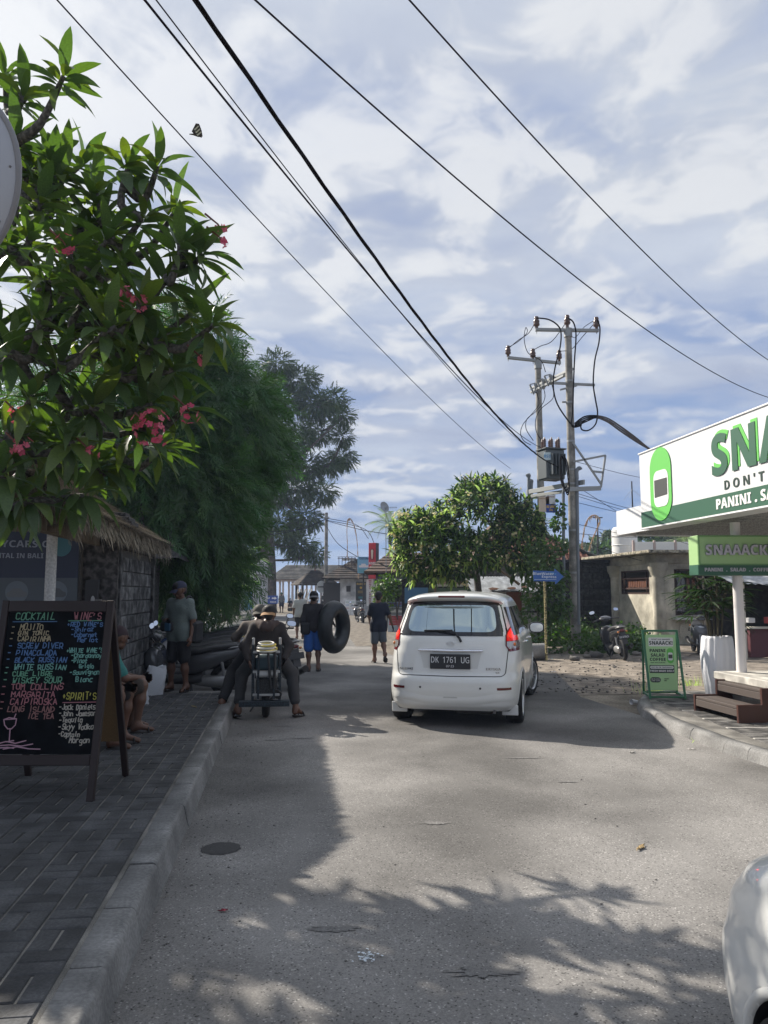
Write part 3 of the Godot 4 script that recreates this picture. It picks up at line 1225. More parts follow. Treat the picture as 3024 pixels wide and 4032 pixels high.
	pb.box(V(3.84, 2.16, 0.02), T(V(0, 1.46, 0)))
	part("sheet", pb, mat("poster_grey_blue", Color(0.075, 0.095, 0.115), 0.4), poster)
	var hd = MB.new()
	hd.box(V(3.84, 0.70, 0.004), T(V(0, 2.19, 0.0085)))
	part("heading", hd, mat("poster_navy", Color(0.014, 0.024, 0.06), 0.4), poster)
	var pw = mat("poster_print", Color(0.32, 0.36, 0.44), 0.5)
	text("BALIHAPPYCARS.COM", 0.085, 0.002, pw, poster, T(V(1.03, 2.27, 0.0125)), font_bold, 1.25)
	text("BEST CAR RENTAL IN BALI", 0.062, 0.002, pw, poster, T(V(0.93, 2.12, 0.0125)), font_bold, 1.05)
	var disc_m = mat("poster_disc", Color(0.16, 0.19, 0.22), 0.5)
	var lm = mat("poster_caption", Color(0.11, 0.14, 0.17), 0.5)
	var dd = MB.new()
	dd.lathe([V2(0.14, 0.0), V2(0.14, 0.003)], 28, T(Vector3.ZERO, V(PI / 2, 0, 0)))
	var dmesh = dd.mesh()
	part("roundel", dmesh, mat("poster_logo", Color(0.06, 0.20, 0.24), 0.5), poster, T(V(1.70, 2.24, 0.0125), Vector3.ZERO, V(0.9, 0.9, 1)))
	var car_tones = [Color(0.10, 0.11, 0.12), Color(0.018, 0.02, 0.025), Color(0.17, 0.18, 0.19)]
	for r in 3:
		for k in 8:
			var p = V(1.66 - k * 0.475, 1.66 - r * 0.50, 0.0125)
			part("roundel", dmesh, disc_m, poster, T(p))
			part("car_print", car_print(), mat("print_%d" % ((r * 3 + k * 2) % 3), car_tones[(r * 3 + k * 2) % 3], 0.5), poster, T(p + V(0, -0.01, 0.0045)))
			var cap = MB.new()
			cap.box(V(0.20, 0.055, 0.003), T(p + V(0, -0.185, 0.001)))
			part("caption", cap, lm, poster)
	text("MITSUBISHI", 0.020, 0.002, disc_m, poster, T(V(1.66, 1.485, 0.0165)))
	text("SUZUKI", 0.020, 0.002, disc_m, poster, T(V(0.71, 1.485, 0.0165)))
	text("TOYOTA", 0.020, 0.002, disc_m, poster, T(V(1.66, 0.985, 0.0165)))
	var ct = thing("counter", "white topped counter inside the thatched stall behind the chalkboard", "counter", stT(-4.35, 0.178, 9.75))
	var top = MB.new()
	top.box(V(3.3, 0.04, 0.55), T(V(0, 0.93, 0)), 0.006)
	part("top", top, mat("counter_white", Color(0.6, 0.6, 0.6), 0.4), ct)
	var ft = MB.new()
	ft.box(V(3.2, 0.91, 0.5), T(V(0, 0.455, 0)))
	part("front", ft, mat("counter_grey", Color(0.25, 0.25, 0.25), 0.6), ct)
	# offering bowl on a stem
	var bowl = MB.new()
	bowl.lathe([V2(0.07, 0.0), V2(0.072, 0.012), V2(0.03, 0.04), V2(0.025, 0.10), V2(0.04, 0.125), V2(0.10, 0.15), V2(0.125, 0.185), V2(0.125, 0.20), V2(0.11, 0.20), V2(0.09, 0.17), V2(0.001, 0.16)], 24)
	solo("offering_bowl", bowl, mat("orange_lacquer", Color(0.22, 0.085, 0.025), 0.4, {"tex": "blotch", "scale": 4.0}), "orange footed offering bowl standing on the stall counter", "bowl", stT(-2.90, 1.128, 9.72))
	var bx = MB.new()
	bx.box(V(0.34, 0.10, 0.22), T(V(0, 0.05, 0)), 0.008)
	solo("plastic_box", bx, mat("clear_plastic", Color(0.45, 0.46, 0.5), 0.25), "pale plastic box lying on the stall counter", "box", stT(-4.02, 1.128, 9.72))
	for k in 4:
		var ib = MB.new()
		ib.box(V(0.085, 0.07, 0.12), T(V(0, 0.035, 0)), 0.006)
		solo("small_box", ib, mat("white_card", Color(0.62, 0.62, 0.62), 0.7), "small white box in a row beside the offering bowl", "box", stT(-3.02 + k * 0.092, 1.128, 9.58), "white boxes on the stall counter")
	# narrow black sign with white lettering
	var sg = thing("narrow_sign", "narrow black upright board with white lettering between stall and block wall", "sign", Transform3D(Basis(Vector3.UP, 0.0), at(362, 2335, 9.9) + V(0, -1.50, 0)))
	var sb = MB.new()
	sb.box(V(0.175, 1.62, 0.03), T(V(0, 0.86, 0)), 0.004)
	part("board", sb, mat("sign_black", Color(0.02, 0.02, 0.022), 0.5), sg)
	var sw = mat("sign_white", Color(0.42, 0.42, 0.42), 0.6)
	var ov = MB.new()
	ov.ball(V(0.028, 0.066, 0.002), T(V(0.02, 1.40, 0.016)), 16, 8)
	part("emblem", ov, sw, sg)
	text("Bali", 0.034, 0.002, sw, sg, T(V(0.01, 1.21, 0.017)), font_serif)
	text("Empire", 0.060, 0.002, sw, sg, T(V(0.01, 1.05, 0.017), Vector3.ZERO, V(1, 1.6, 1)), font_serif, 0.46)
	text("cafe", 0.05, 0.002, sw, sg, T(V(0.02, 0.90, 0.017)), font_serif, 0.62)
	text("open", 0.04, 0.002, sw, sg, T(V(0.01, 0.64, 0.017)), font_serif, 0.7)

func car_print() -> ArrayMesh:
	if texs.has("car_print"):
		return texs["car_print"]
	var mb = MB.new()
	mb.prism(PackedVector2Array([V2(-0.125, -0.035), V2(-0.115, 0.0), V2(-0.085, 0.015), V2(-0.05, 0.055), V2(0.04, 0.058), V2(0.085, 0.018), V2(0.122, 0.005), V2(0.125, -0.035), V2(0.095, -0.055), V2(-0.095, -0.055)]), 0.003)
	texs["car_print"] = mb.mesh()
	return texs["car_print"]

func build_block_wall() -> void:
	# grey concrete blocks along the pavement, with a stepped stone cap
	var root = thing("block_wall", "grey concrete block wall with stained top beside the seated men", "wall")
	var core = MB.new()
	core.box(V(0.13, 2.12, 2.40), stT(-2.28, 1.06 + 0.14, 11.78))
	part("core", core, mat("mortar", Color(0.16, 0.157, 0.15), 0.95, {"tex": "grain", "world": true, "scale": 1.5}), root)
	var tones = []
	for k in 4:
		var g: float = 0.175 + 0.03 * k
		tones.append(mat("block_%d" % k, Color(g, g, g * 1.0), 0.92, {"tex": "fine", "world": true, "scale": 0.8, "bump": 0.5, "bumptex": "grain", "detail": "blotch", "dscale": 0.5}))
	var bm = MB.new()
	bm.box(V(0.05, 0.188, 0.388), Transform3D(), 0.008)
	var bh = MB.new()
	bh.box(V(0.05, 0.188, 0.188), Transform3D(), 0.008)
	var full = bm.mesh()
	var half = bh.mesh()
	for r in 10:
		var b = 10.60
		var k = 0
		while b < 12.9:
			var hf: bool = k == 0 and r % 2 == 1
			var l = 0.2 if hf else 0.4
			if b + l > 13.0:
				l = 0.2
				hf = true
			part("block", half if hf else full, tones[rng.randi() % 4], root, stT(-2.20 + rng.randf_range(-0.003, 0.003), 0.24 + r * 0.2, b + l / 2))
			b += l
			k += 1
	var ends = MB.new()
	ends.box(V(0.22, 2.26, 0.10), stT(-2.25, 1.27, 10.54), 0.008)
	part("pilaster", ends, tones[0], root)
	var e2 = MB.new()
	e2.box(V(0.24, 2.36, 0.13), stT(-2.25, 1.32, 13.06), 0.008)
	part("pilaster", e2, mat("sooty_post", Color(0.12, 0.118, 0.115), 0.9, {"tex": "blotch", "world": true, "scale": 0.6}), root)
	var cp = MB.new()
	cp.box(V(0.26, 0.07, 2.5), stT(-2.26, 2.27, 11.78), 0.015)
	part("coping", cp, mat("coping_stone", Color(0.10, 0.10, 0.10), 0.9, {"tex": "blotch", "world": true, "scale": 1.0}), root)
	var gm = mat("carved_stone", Color(0.085, 0.082, 0.08), 0.92, {"tex": "blotch", "scale": 2.0, "bump": 0.6, "bumptex": "grain"})
	# stepped stone cap of the gate pillar
	var cap = thing("stone_gate_cap", "stepped grey stone pillar cap standing on the block wall", "stonework", stT(-2.28, 2.305, 10.75))
	for k in 7:
		var mb = MB.new()
		var w: float = [0.34, 0.28, 0.36, 0.44, 0.50, 0.42, 0.30][k]
		mb.box(V(w, 0.056, w), T(V(0, 0.03 + k * 0.06, 0)), 0.008)
		part("course", mb, gm, cap)
	# small shrine roof behind
	var sh = thing("shrine", "small dark shrine with curved tiled roof rising behind the thatch", "shrine", Transform3D(Basis(Vector3.UP, STREET), V(0, 0, 0) + gr(560, 2560)))
	sh.position = V(at(545, 2335, 15.5).x, 0, -15.5)
	var post = MB.new()
	post.box(V(0.7, 2.3, 0.7), T(V(0, 1.15, 0)), 0.02)
	part("pillar", post, gm, sh)
	var rf = MB.new()
	var rr = []
	for q in [[0.92, 2.28], [0.86, 2.38], [0.55, 2.55], [0.28, 2.78], [0.12, 2.95]]:
		var row = PackedVector3Array()
		for k in 16:
			var an = TAU * k / 16
			var sq = 1.0 / maxf(absf(cos(an)), absf(sin(an)))
			var lift = 0.10 * pow(sq - 1.0, 1.0) if q[0] > 0.5 else 0.0
			row.append(V(cos(an) * q[0] * minf(sq, 1.35), q[1] + lift, sin(an) * q[0] * minf(sq, 1.35)))
		rr.append(row)
	rf.grid(rr, true)
	part("roof", rf, gm, sh)
	for q in [[0.0, 2.92, 0.0, 0.35], [0.62, 2.50, 0.2, 0.28]]:
		var fi = MB.new()
		fi.lathe([V2(0.07, 0), V2(0.09, 0.08), V2(0.05, 0.16), V2(0.06, 0.22), V2(0.005, 0.22 + q[3])], 10, T(V(q[0], q[1], q[2])))
		part("finial", fi, gm, sh)
	var lowwall = thing("side_wall", "plain dark rendered wall behind the man in the polo shirt", "wall", stT(-2.75, 0, 14.3))
	var lw = MB.new()
	lw.box(V(0.16, 2.2, 2.3), T(V(0, 1.1, 0)), 0.01)
	part("wall_face", lw, mat("dark_render", Color(0.14, 0.137, 0.135), 0.9, {"tex": "blotch", "world": true, "scale": 0.4}), lowwall)
	var lc = MB.new()
	lc.box(V(0.24, 0.08, 2.36), T(V(0, 2.243, 0)), 0.01)
	part("coping", lc, gm, lowwall)
	# low ledge that the men sit on
	var lg = MB.new()
	lg.box(V(0.36, 0.28, 1.6), T(V(0, 0.14, 0)), 0.012)
	solo("stone_ledge", lg, mats["kerb_concrete"], "low concrete ledge at the foot of the block wall", "ledge", stT(-2.04, 0.155, 8.42))


func smooth_path(pts: Array, per := 6) -> Array:
	var o = []
	for k in pts.size() - 1:
		var a: Vector3 = pts[maxi(k - 1, 0)]
		var b: Vector3 = pts[k]
		var c: Vector3 = pts[k + 1]
		var d: Vector3 = pts[mini(k + 2, pts.size() - 1)]
		for j in per:
			o.append(b.cubic_interpolate(c, a, d, float(j) / per))
	o.append(pts[-1])
	return o

func px_path(list: Array, d) -> Array:
	# photo points at a known distance
	var o = []
	for k in list.size():
		o.append(at(list[k][0], list[k][1], d[k] if d is Array else d))
	return o

func capsule_poly(w: float, h: float, n := 14) -> PackedVector2Array:
	var p = PackedVector2Array()
	var r = w / 2
	for k in n + 1:
		var an = PI * k / n
		p.append(V2(cos(an) * r, h / 2 - r + sin(an) * r))
	for k in n + 1:
		var an = PI + PI * k / n
		p.append(V2(cos(an) * r, -h / 2 + r + sin(an) * r))
	return p

func round_poly(w: float, h: float, r: float, n := 5) -> PackedVector2Array:
	var p = PackedVector2Array()
	for q in [[1, 1, 0.0], [-1, 1, PI / 2], [-1, -1, PI], [1, -1, PI * 1.5]]:
		for k in n + 1:
			var an: float = q[2] + PI / 2 * k / n
			p.append(V2(q[0] * (w / 2 - r) + cos(an) * r, q[1] * (h / 2 - r) + sin(an) * r))
	return p

var chunky: FontVariation

func build_snack_bar() -> void:
	chunky = FontVariation.new()
	chunky.base_font = font_bold
	chunky.variation_embolden = 0.45
	var white = mat("sign_panel_white", Color(0.76, 0.77, 0.78), 0.45, {"tex": "faint", "world": true, "scale3": V(2, 0.2, 2)})
	var dkgreen = mat("sign_dark_green", Color(0.028, 0.105, 0.062), 0.5)
	var ltgreen = mat("sign_light_green", Color(0.13, 0.50, 0.09), 0.5)
	var palegreen = mat("sign_pale_green", Color(0.32, 0.50, 0.22), 0.5)
	var ink = mat("sign_ink", Color(0.02, 0.045, 0.035), 0.5)
	var lilac = mat("letter_grey", Color(0.42, 0.41, 0.45), 0.5)
	var bar = thing("snack_bar", "white snack bar pavilion with flat roof on a raised platform", "building")
	# platform
	var pf = MB.new()
	pf.box(V(5.0, 0.10, 5.2), stT(8.25, 0.55, 7.30), 0.01)
	part("platform", pf, mat("cream_render", Color(0.70, 0.67, 0.60), 0.7, {"tex": "coarse", "world": true, "scale": 0.6}), bar)
	var sk = MB.new()
	sk.box(V(4.9, 0.42, 5.1), stT(8.30, 0.29, 7.28))
	part("platform_base", sk, mats["cream_render"], bar)
	# column
	var cm = MB.new()
	cm.lathe([V2(0.064, 0.602), V2(0.064, 2.60)], 24, T(st(6.05, 0, 9.72)))
	var colm = part("column", cm, mat("column_white", Color(0.70, 0.67, 0.65), 0.5), bar)
	for q in [[6.05, 5.2], [10.4, 9.72]]:
		var c2 = MB.new()
		c2.lathe([V2(0.064, 0.602), V2(0.064, 2.60)], 20, T(st(q[0], 0, q[1])))
		part("column", c2, mats["column_white"], bar)
	# roof slab and the fascia that runs on past the sign
	var rs = MB.new()
	rs.box(V(5.1, 0.08, 8.6), stT(8.6, 2.74, 8.92), 0.0)
	part("roof", rs, mat("roof_sheet", Color(0.50, 0.50, 0.50), 0.6, {"tex": "fine", "world": true, "scale": 0.8}), bar)
	for k in 22:
		var rb = MB.new()
		rb.bar(st(6.1, 2.69, 4.8 + k * 0.38), st(11.0, 2.69, 4.8 + k * 0.38), 0.03, 0.05)
		part("roof_rib", rb, mats["roof_sheet"], bar)
	var fa = MB.new()
	fa.box(V(0.06, 0.44, 8.6), stT(5.98, 2.90, 8.95), 0.004)
	part("fascia", fa, white, bar)
	var fe = MB.new()
	fe.box(V(5.0, 0.44, 0.06), stT(8.48, 2.90, 13.28), 0.004)
	part("fascia", fe, white, bar)
	# the big sign on the roof edge
	var L = 7.0
	var sgn = thing("shop_sign", "long white shop sign with dark green band and big green lettering above the pavilion", "sign", stT(5.50, 0, 11.34 - L / 2, -PI / 2))
	var y0 = 2.63
	var hh = 1.20
	var bx = MB.new()
	bx.box(V(L, hh, 0.34), T(V(0, y0 + hh / 2, -0.17)), 0.008)
	var panel = part("panel", bx, white, sgn)
	for q in [[0.010, 0.02], [hh - 0.010, 0.02]]:
		var ed = MB.new()
		ed.box(V(L + 0.02, 0.022, 0.02), T(V(0, y0 + q[0], 0.006)), 0.003)
		part("edge_trim", ed, mat("trim_white", Color(0.78, 0.78, 0.78), 0.4), sgn)
	var bd = MB.new()
	bd.box(V(L - 0.03, 0.235, 0.006), T(V(0, y0 + 0.145, 0.003)))
	part("green_band", bd, dkgreen, sgn)
	var bs = -L / 2 + 11.34  # street distance to local x: x = 11.34 - L/2 - b ... written out below
	var lx = func(b: float) -> float:
		return 11.34 - L / 2 - b
	# green pill badge with a white rimmed dark panel
	var pill = MB.new()
	pill.prism(capsule_poly(0.64, 1.09), 0.008, T(V(lx.call(10.66), y0 + 0.625, 0.0145)))
	var badge = part("badge", pill, ltgreen, sgn)
	var p2 = MB.new()
	p2.prism(round_poly(0.44, 0.54, 0.12), 0.004, T(V(lx.call(10.64), y0 + 0.555, 0.019)))
	part("badge_rim", p2, mat("badge_white", Color(0.75, 0.75, 0.75), 0.5), badge)
	var p3 = MB.new()
	p3.prism(PackedVector2Array([V2(-0.19, -0.125), V2(0.19, -0.115), V2(0.19, 0.13), V2(-0.19, 0.135)]), 0.004, T(V(lx.call(10.64), y0 + 0.56, 0.0235)))
	part("badge_panel", p3, mat("badge_dark", Color(0.06, 0.062, 0.06), 0.5), badge)
	text("SNAAACK!", 0.50, 0.006, ltgreen, sgn, T(V(lx.call(7.36), y0 + 0.80, 0.004)), chunky, 1.12)
	text("SNAAACK!", 0.50, 0.006, dkgreen, sgn, T(V(lx.call(7.40), y0 + 0.762, 0.011)), chunky, 1.12)
	text("D O N ' T   G O   H A N G R Y", 0.115, 0.006, ink, sgn, T(V(lx.call(7.72), y0 + 0.37, 0.004)), font_bold, 1.28)
	text("PANINI . SALAD . COFFEE", 0.125, 0.006, mat("letter_white", Color(0.78, 0.78, 0.76), 0.5), sgn, T(V(lx.call(7.95), y0 + 0.145, 0.009)), chunky, 1.22)
	# hanging signs round the column
	for q in [["hanging_sign", 2.215, 0.40, 1.0, palegreen, "SNAAACK!", 0.130, "pale green box sign with grey lettering hanging on the white column"], ["strip_sign", 1.955, 0.150, 1.12, dkgreen, "PANINI  .  SALAD  .  COFFEE", 0.046, "dark green strip sign with small white lettering on the white column"]]:
		var hs = thing(q[0], q[7], "sign", stT(5.46 + q[3] / 2, 0, 9.72))
		hs.rotation.y = 0.02
		var mb = MB.new()
		mb.box(V(q[3], q[2], 0.30), T(V(0, q[1], 0)), 0.008)
		part("box", mb, q[4], hs)
		if q[0] == "hanging_sign":
			var rim = MB.new()
			for s in [-1.0, 1.0]:
				var b1 = MB.new()
				b1.box(V(q[3] - 0.01, 0.018, 0.012), T(V(0, q[1] + s * (q[2] / 2 - 0.010), 0.155)))
				part("frame", b1, mat("frame_green", Color(0.12, 0.26, 0.09), 0.5), hs)
				var b3 = MB.new()
				b3.box(V(0.018, q[2] - 0.04, 0.012), T(V(s * (q[3] / 2 - 0.012), q[1], 0.155)))
				part("frame", b3, mats["frame_green"], hs)
			text(q[5], q[6], 0.02, ink, hs, T(V(0.038, q[1] + 0.004, 0.160)), chunky, 1.0)
			text(q[5], q[6], 0.02, lilac, hs, T(V(0.030, q[1] - 0.002, 0.172)), chunky, 1.0)
		else:
			text(q[5], q[6], 0.01, lilac, hs, T(V(-0.03, q[1], 0.155)), chunky, 1.08)
	# wooden steps
	var stp = thing("wooden_steps", "brown wooden two tread steps leading up to the platform", "steps", stT(5.32, 0.12, 9.16, 0.0))
	var red = mat("red_brown_wood", Color(0.085, 0.026, 0.016), 0.55, {"tex": "fine", "scale3": V(2, 12, 2)})
	var grey = mat("worn_tread", Color(0.115, 0.088, 0.075), 0.75, {"tex": "grain", "scale3": V(8, 8, 0.7)})
	for s in [-1.0, 1.0]:
		var sd = MB.new()
		sd.prism(PackedVector2Array([V2(0, 0), V2(0.66, 0), V2(0.66, 0.40), V2(0.31, 0.40), V2(0.31, 0.21), V2(0, 0.21)]), 0.035, T(V(0, 0, s * 0.485 + 0.0175)))
		part("stringer", sd, red, stp)
	for k in 2:
		for j in 2:
			var td = MB.new()
			td.box(V(0.148, 0.035, 0.93), T(V(0.085 + k * 0.31 + j * 0.155, 0.175 + k * 0.19, 0)), 0.005)
			part("tread", td, grey, stp)
		var rs2 = MB.new()
		rs2.box(V(0.025, 0.085, 0.93), T(V(0.02 + k * 0.31, 0.112 + k * 0.19, 0)), 0.004)
		part("riser", rs2, grey, stp)
	# pale table and bench at the edge of the frame
	var tb = thing("wooden_table", "pale wooden table with white legs standing on the platform", "table", stT(7.15, 0.60, 9.0))
	var tt = MB.new()
	tt.box(V(1.1, 0.03, 0.6), T(V(0, 0.42, 0)), 0.005)
	part("top", tt, mat("pale_pine", Color(0.55, 0.42, 0.24), 0.55), tb)
	for q in [[-0.5, -0.25], [0.5, -0.25], [-0.5, 0.25], [0.5, 0.25]]:
		var lg = MB.new()
		lg.box(V(0.045, 0.405, 0.045), T(V(q[0], 0.2025, q[1])), 0.004)
		part("leg", lg, mats["column_white"], tb)
	build_planter()
	build_a_frame(palegreen, ink)

func build_planter() -> void:
	var base = at(2822, 2500, 11.45)
	base.y = 0.12
	var pot = thing("planter", "tall white fluted planter with cane palm beside the column", "planter", T(base, Vector3.ZERO, V(0.82, 1, 0.82)))
	var mb = MB.new()
	var rows = []
	for q in [[0.20, 0.0], [0.23, 0.06], [0.285, 0.40], [0.295, 0.62], [0.265, 0.86], [0.25, 0.90], [0.225, 0.90], [0.225, 0.82]]:
		var row = PackedVector3Array()
		for k in 96:
			var an = TAU * k / 96
			var fl: float = 0.016 * absf(sin(an * 8.0 + q[1] * 1.2)) if q[0] > 0.226 else 0.0
			row.append(V(cos(an) * (q[0] - 0.016 + fl), q[1], sin(an) * (q[0] - 0.016 + fl)))
		rows.append(row)
	mb.grid(rows, true)
	part("pot", mb, mat("white_pot", Color(0.72, 0.73, 0.76), 0.5), pot)
	var soil = MB.new()
	soil.lathe([V2(0.21, 0.80), V2(0.21, 0.83), V2(0.001, 0.835)], 20)
	part("soil", soil, mat("soil", Color(0.05, 0.035, 0.025), 0.95), pot)
	var plant = thing("cane_palm", "bushy cane palm with fingered leaves growing in the white planter", "plant", T(base + V(0, 0.82, 0)))
	var cane_m = mat("cane", Color(0.06, 0.05, 0.025), 0.7)
	var leaf_m = mat("palm_leaf", Color(0.045, 0.085, 0.03), 0.45, {"back": Color(0.5, 0.9, 0.2), "tex": "cloth", "scale": 2.0, "spec": 0.5})
	# one finger of a leaf, drooping
	var fing = []
	for v in 3:
		var f = MB.new()
		var r = []
		for k in 6:
			var s = k / 5.0
			var w = 0.017 * sin(PI * clampf(s * 0.92 + 0.08, 0, 1))
			var c = V(0, 0.02 * s - (0.08 + 0.05 * v) * s * s, -0.30 * s)
			r.append(PackedVector3Array([c + V(-w, 0.006, 0), c, c + V(w, 0.006, 0)]))
		f.grid(r)
		fing.append(f.mesh())
	var n = 0
	for c in 11:
		var an = rng.randf() * TAU
		var r0 = rng.randf_range(0.02, 0.16)
		var foot = V(cos(an) * r0, 0, sin(an) * r0)
		var h = rng.randf_range(0.45, 1.12)
		var lean = V(cos(an), 0, sin(an)) * rng.randf_range(0.02, 0.20)
		var cane = MB.new()
		cane.tube(smooth_path([foot, foot + lean * 0.4 + V(0, h * 0.5, 0), foot + lean + V(0, h, 0)], 4), 0.011, 6)
		part("cane", cane, cane_m, plant)
		var fans = 5
		for f in fans:
			var hf = 1.0 - 0.45 * f / fans
			var p = foot + lean * hf + V(0, h * hf, 0)
			var az = f * 2.4 + c * 1.1 + rng.randf_range(-0.4, 0.4)
			var tilt = rng.randf_range(-0.2, 0.5)
			var dirv = V(cos(az) * cos(tilt), sin(tilt), sin(az) * cos(tilt))
			var hub = p + dirv * rng.randf_range(0.12, 0.24)
			var stem = MB.new()
			stem.tube([p, hub], [0.006, 0.004], 5)
			part("leaf_stem", stem, cane_m, plant)
			var side = dirv.cross(Vector3.UP).normalized()
			for k in 6:
				if n >= 300:
					break
				var sp = (k - 2.5) * 0.42
				var d2 = (dirv * cos(sp) + side * sin(sp)).normalized()
				var b = Basis.looking_at(d2, Vector3.UP)
				part("leaf", fing[rng.randi() % 3], leaf_m, plant, Transform3D(b * Basis(V(0, 0, 1), rng.randf_range(-0.5, 0.5)) * Basis.from_scale(Vector3.ONE * rng.randf_range(0.8, 1.25)), hub))
				n += 1

func build_a_frame(palegreen: Material, ink: Material) -> void:
	var gp = mat("frame_paint_green", Color(0.03, 0.15, 0.075), 0.45)
	var p = at(2628, 2740, 11.35)
	p.y = 0.12
	var fr = thing("menu_stand", "green metal easel holding a pale green menu board on the corner pavement", "sign", Transform3D(Basis(Vector3.UP, deg_to_rad(-4)), p))
	var hw = 0.248
	var h = 0.965
	var dz = 0.30
	for s in [-1.0, 1.0]:
		for f in [1.0, -1.0]:
			var m = MB.new()
			m.bar(V(s * hw + (0.06 if f < 0 else 0.0) * 1.0, 0.0, f * dz - 0.28), V(s * hw, h, -0.28), 0.03, 0.03, 0.003)
			part("leg", m, gp, fr)
		var b = MB.new()
		b.bar(V(s * hw, 0.03, dz - 0.30), V(s * hw + 0.055, 0.03, -dz - 0.26), 0.024, 0.024, 0.003)
		part("foot_bar", b, gp, fr)
	for q in [[0.03, dz - 0.295, 0.0], [0.03, -dz - 0.265, 0.06]]:
		var b = MB.new()
		b.bar(V(-hw + q[2], q[0], q[1]), V(hw + q[2], q[0], q[1]), 0.024, 0.024, 0.003)
		part("foot_bar", b, gp, fr)
	var tb = MB.new()
	tb.box(V(hw * 2 + 0.03, 0.03, 0.03), T(V(0, h, -0.28)), 0.003)
	part("top_bar", tb, gp, fr)
	for s in [-0.14, 0.16]:
		var hk = MB.new()
		hk.torus(0.016, 0.003, T(V(s, h - 0.035, -0.28)), 12, 5)
		part("hook", hk, mats["alloy"], fr)
	# the hanging board
	var bt = T(V(0.012, 0, -0.262), V(-0.03, 0, 0.0))
	var pn = MB.new()
	pn.box(V(0.44, 0.815, 0.006), bt * T(V(0, 0.50, 0)))
	var pan = part("menu_board", pn, mat("board_mint", Color(0.42, 0.66, 0.33), 0.5), fr)
	var f = bt * T(V(0, 0, 0.0045))
	var wp = MB.new()
	wp.prism(round_poly(0.36, 0.13, 0.012), 0.003, f * T(V(0, 0.80, 0.001)))
	part("white_label", wp, mats["letter_white"], pan)
	text("DON'T GO HANGRY", 0.018, 0.002, ink, pan, f * T(V(0.0, 0.838, 0.003)), font_bold, 1.2)
	text("SNAAACK!", 0.052, 0.002, ink, pan, f * T(V(0.0, 0.784, 0.003)), chunky, 0.98)
	for q in [["PANINI", 0.672], ["SALAD", 0.606], ["COFFEE", 0.542]]:
		text(q[0], 0.045, 0.002, ink, pan, f * T(V(-0.055, q[1], 0.002)), chunky, 1.05)
	text("AND MUCH MORE", 0.014, 0.002, ink, pan, f * T(V(-0.055, 0.496, 0.002)), font_bold, 1.3)
	var pl = MB.new()
	pl.prism(capsule_poly(0.095, 0.225), 0.003, f * T(V(0.13, 0.60, 0.002)))
	var bg = part("badge", pl, mats["sign_light_green"], pan)
	var p2 = MB.new()
	p2.prism(round_poly(0.068, 0.115, 0.02), 0.002, f * T(V(0.13, 0.588, 0.0045)))
	part("badge_rim", p2, mats["badge_white"], bg)
	var p3 = MB.new()
	p3.prism(round_poly(0.058, 0.055, 0.004), 0.002, f * T(V(0.13, 0.588, 0.007)))
	part("badge_panel", p3, mats["badge_dark"], bg)
	var dk = MB.new()
	dk.prism(round_poly(0.36, 0.115, 0.01), 0.003, f * T(V(0.0, 0.402, 0.001)))
	part("dark_label", dk, ink, pan)
	var wb = MB.new()
	wb.prism(round_poly(0.34, 0.04, 0.018), 0.002, f * T(V(0.0, 0.428, 0.0035)))
	part("white_label", wb, mats["letter_white"], pan)
	text("EAT IN OR TAKEAWAY", 0.018, 0.002, ink, pan, f * T(V(0.0, 0.428, 0.005)), font_bold, 1.2)
	text("FRESH MADE DAILY", 0.026, 0.002, mats["letter_white"], pan, f * T(V(0.0, 0.376, 0.003)), chunky, 1.05)
	var dp = MB.new()
	dp.prism(round_poly(0.15, 0.075, 0.036), 0.003, f * T(V(-0.10, 0.245, 0.001)))
	part("dark_label", dp, ink, pan)
	text("WE'RE OPEN", 0.015, 0.002, mats["letter_white"], pan, f * T(V(-0.10, 0.256, 0.003)), font_bold, 1.0)
	text("7.30AM - 9.30PM", 0.012, 0.002, mats["letter_white"], pan, f * T(V(-0.10, 0.232, 0.003)), font_bold, 1.0)
	text("SCAN", 0.017, 0.002, ink, pan, f * T(V(0.06, 0.262, 0.002)), font_bold, 1.1)
	text("ME", 0.017, 0.002, ink, pan, f * T(V(0.045, 0.235, 0.002)), font_bold, 1.1)

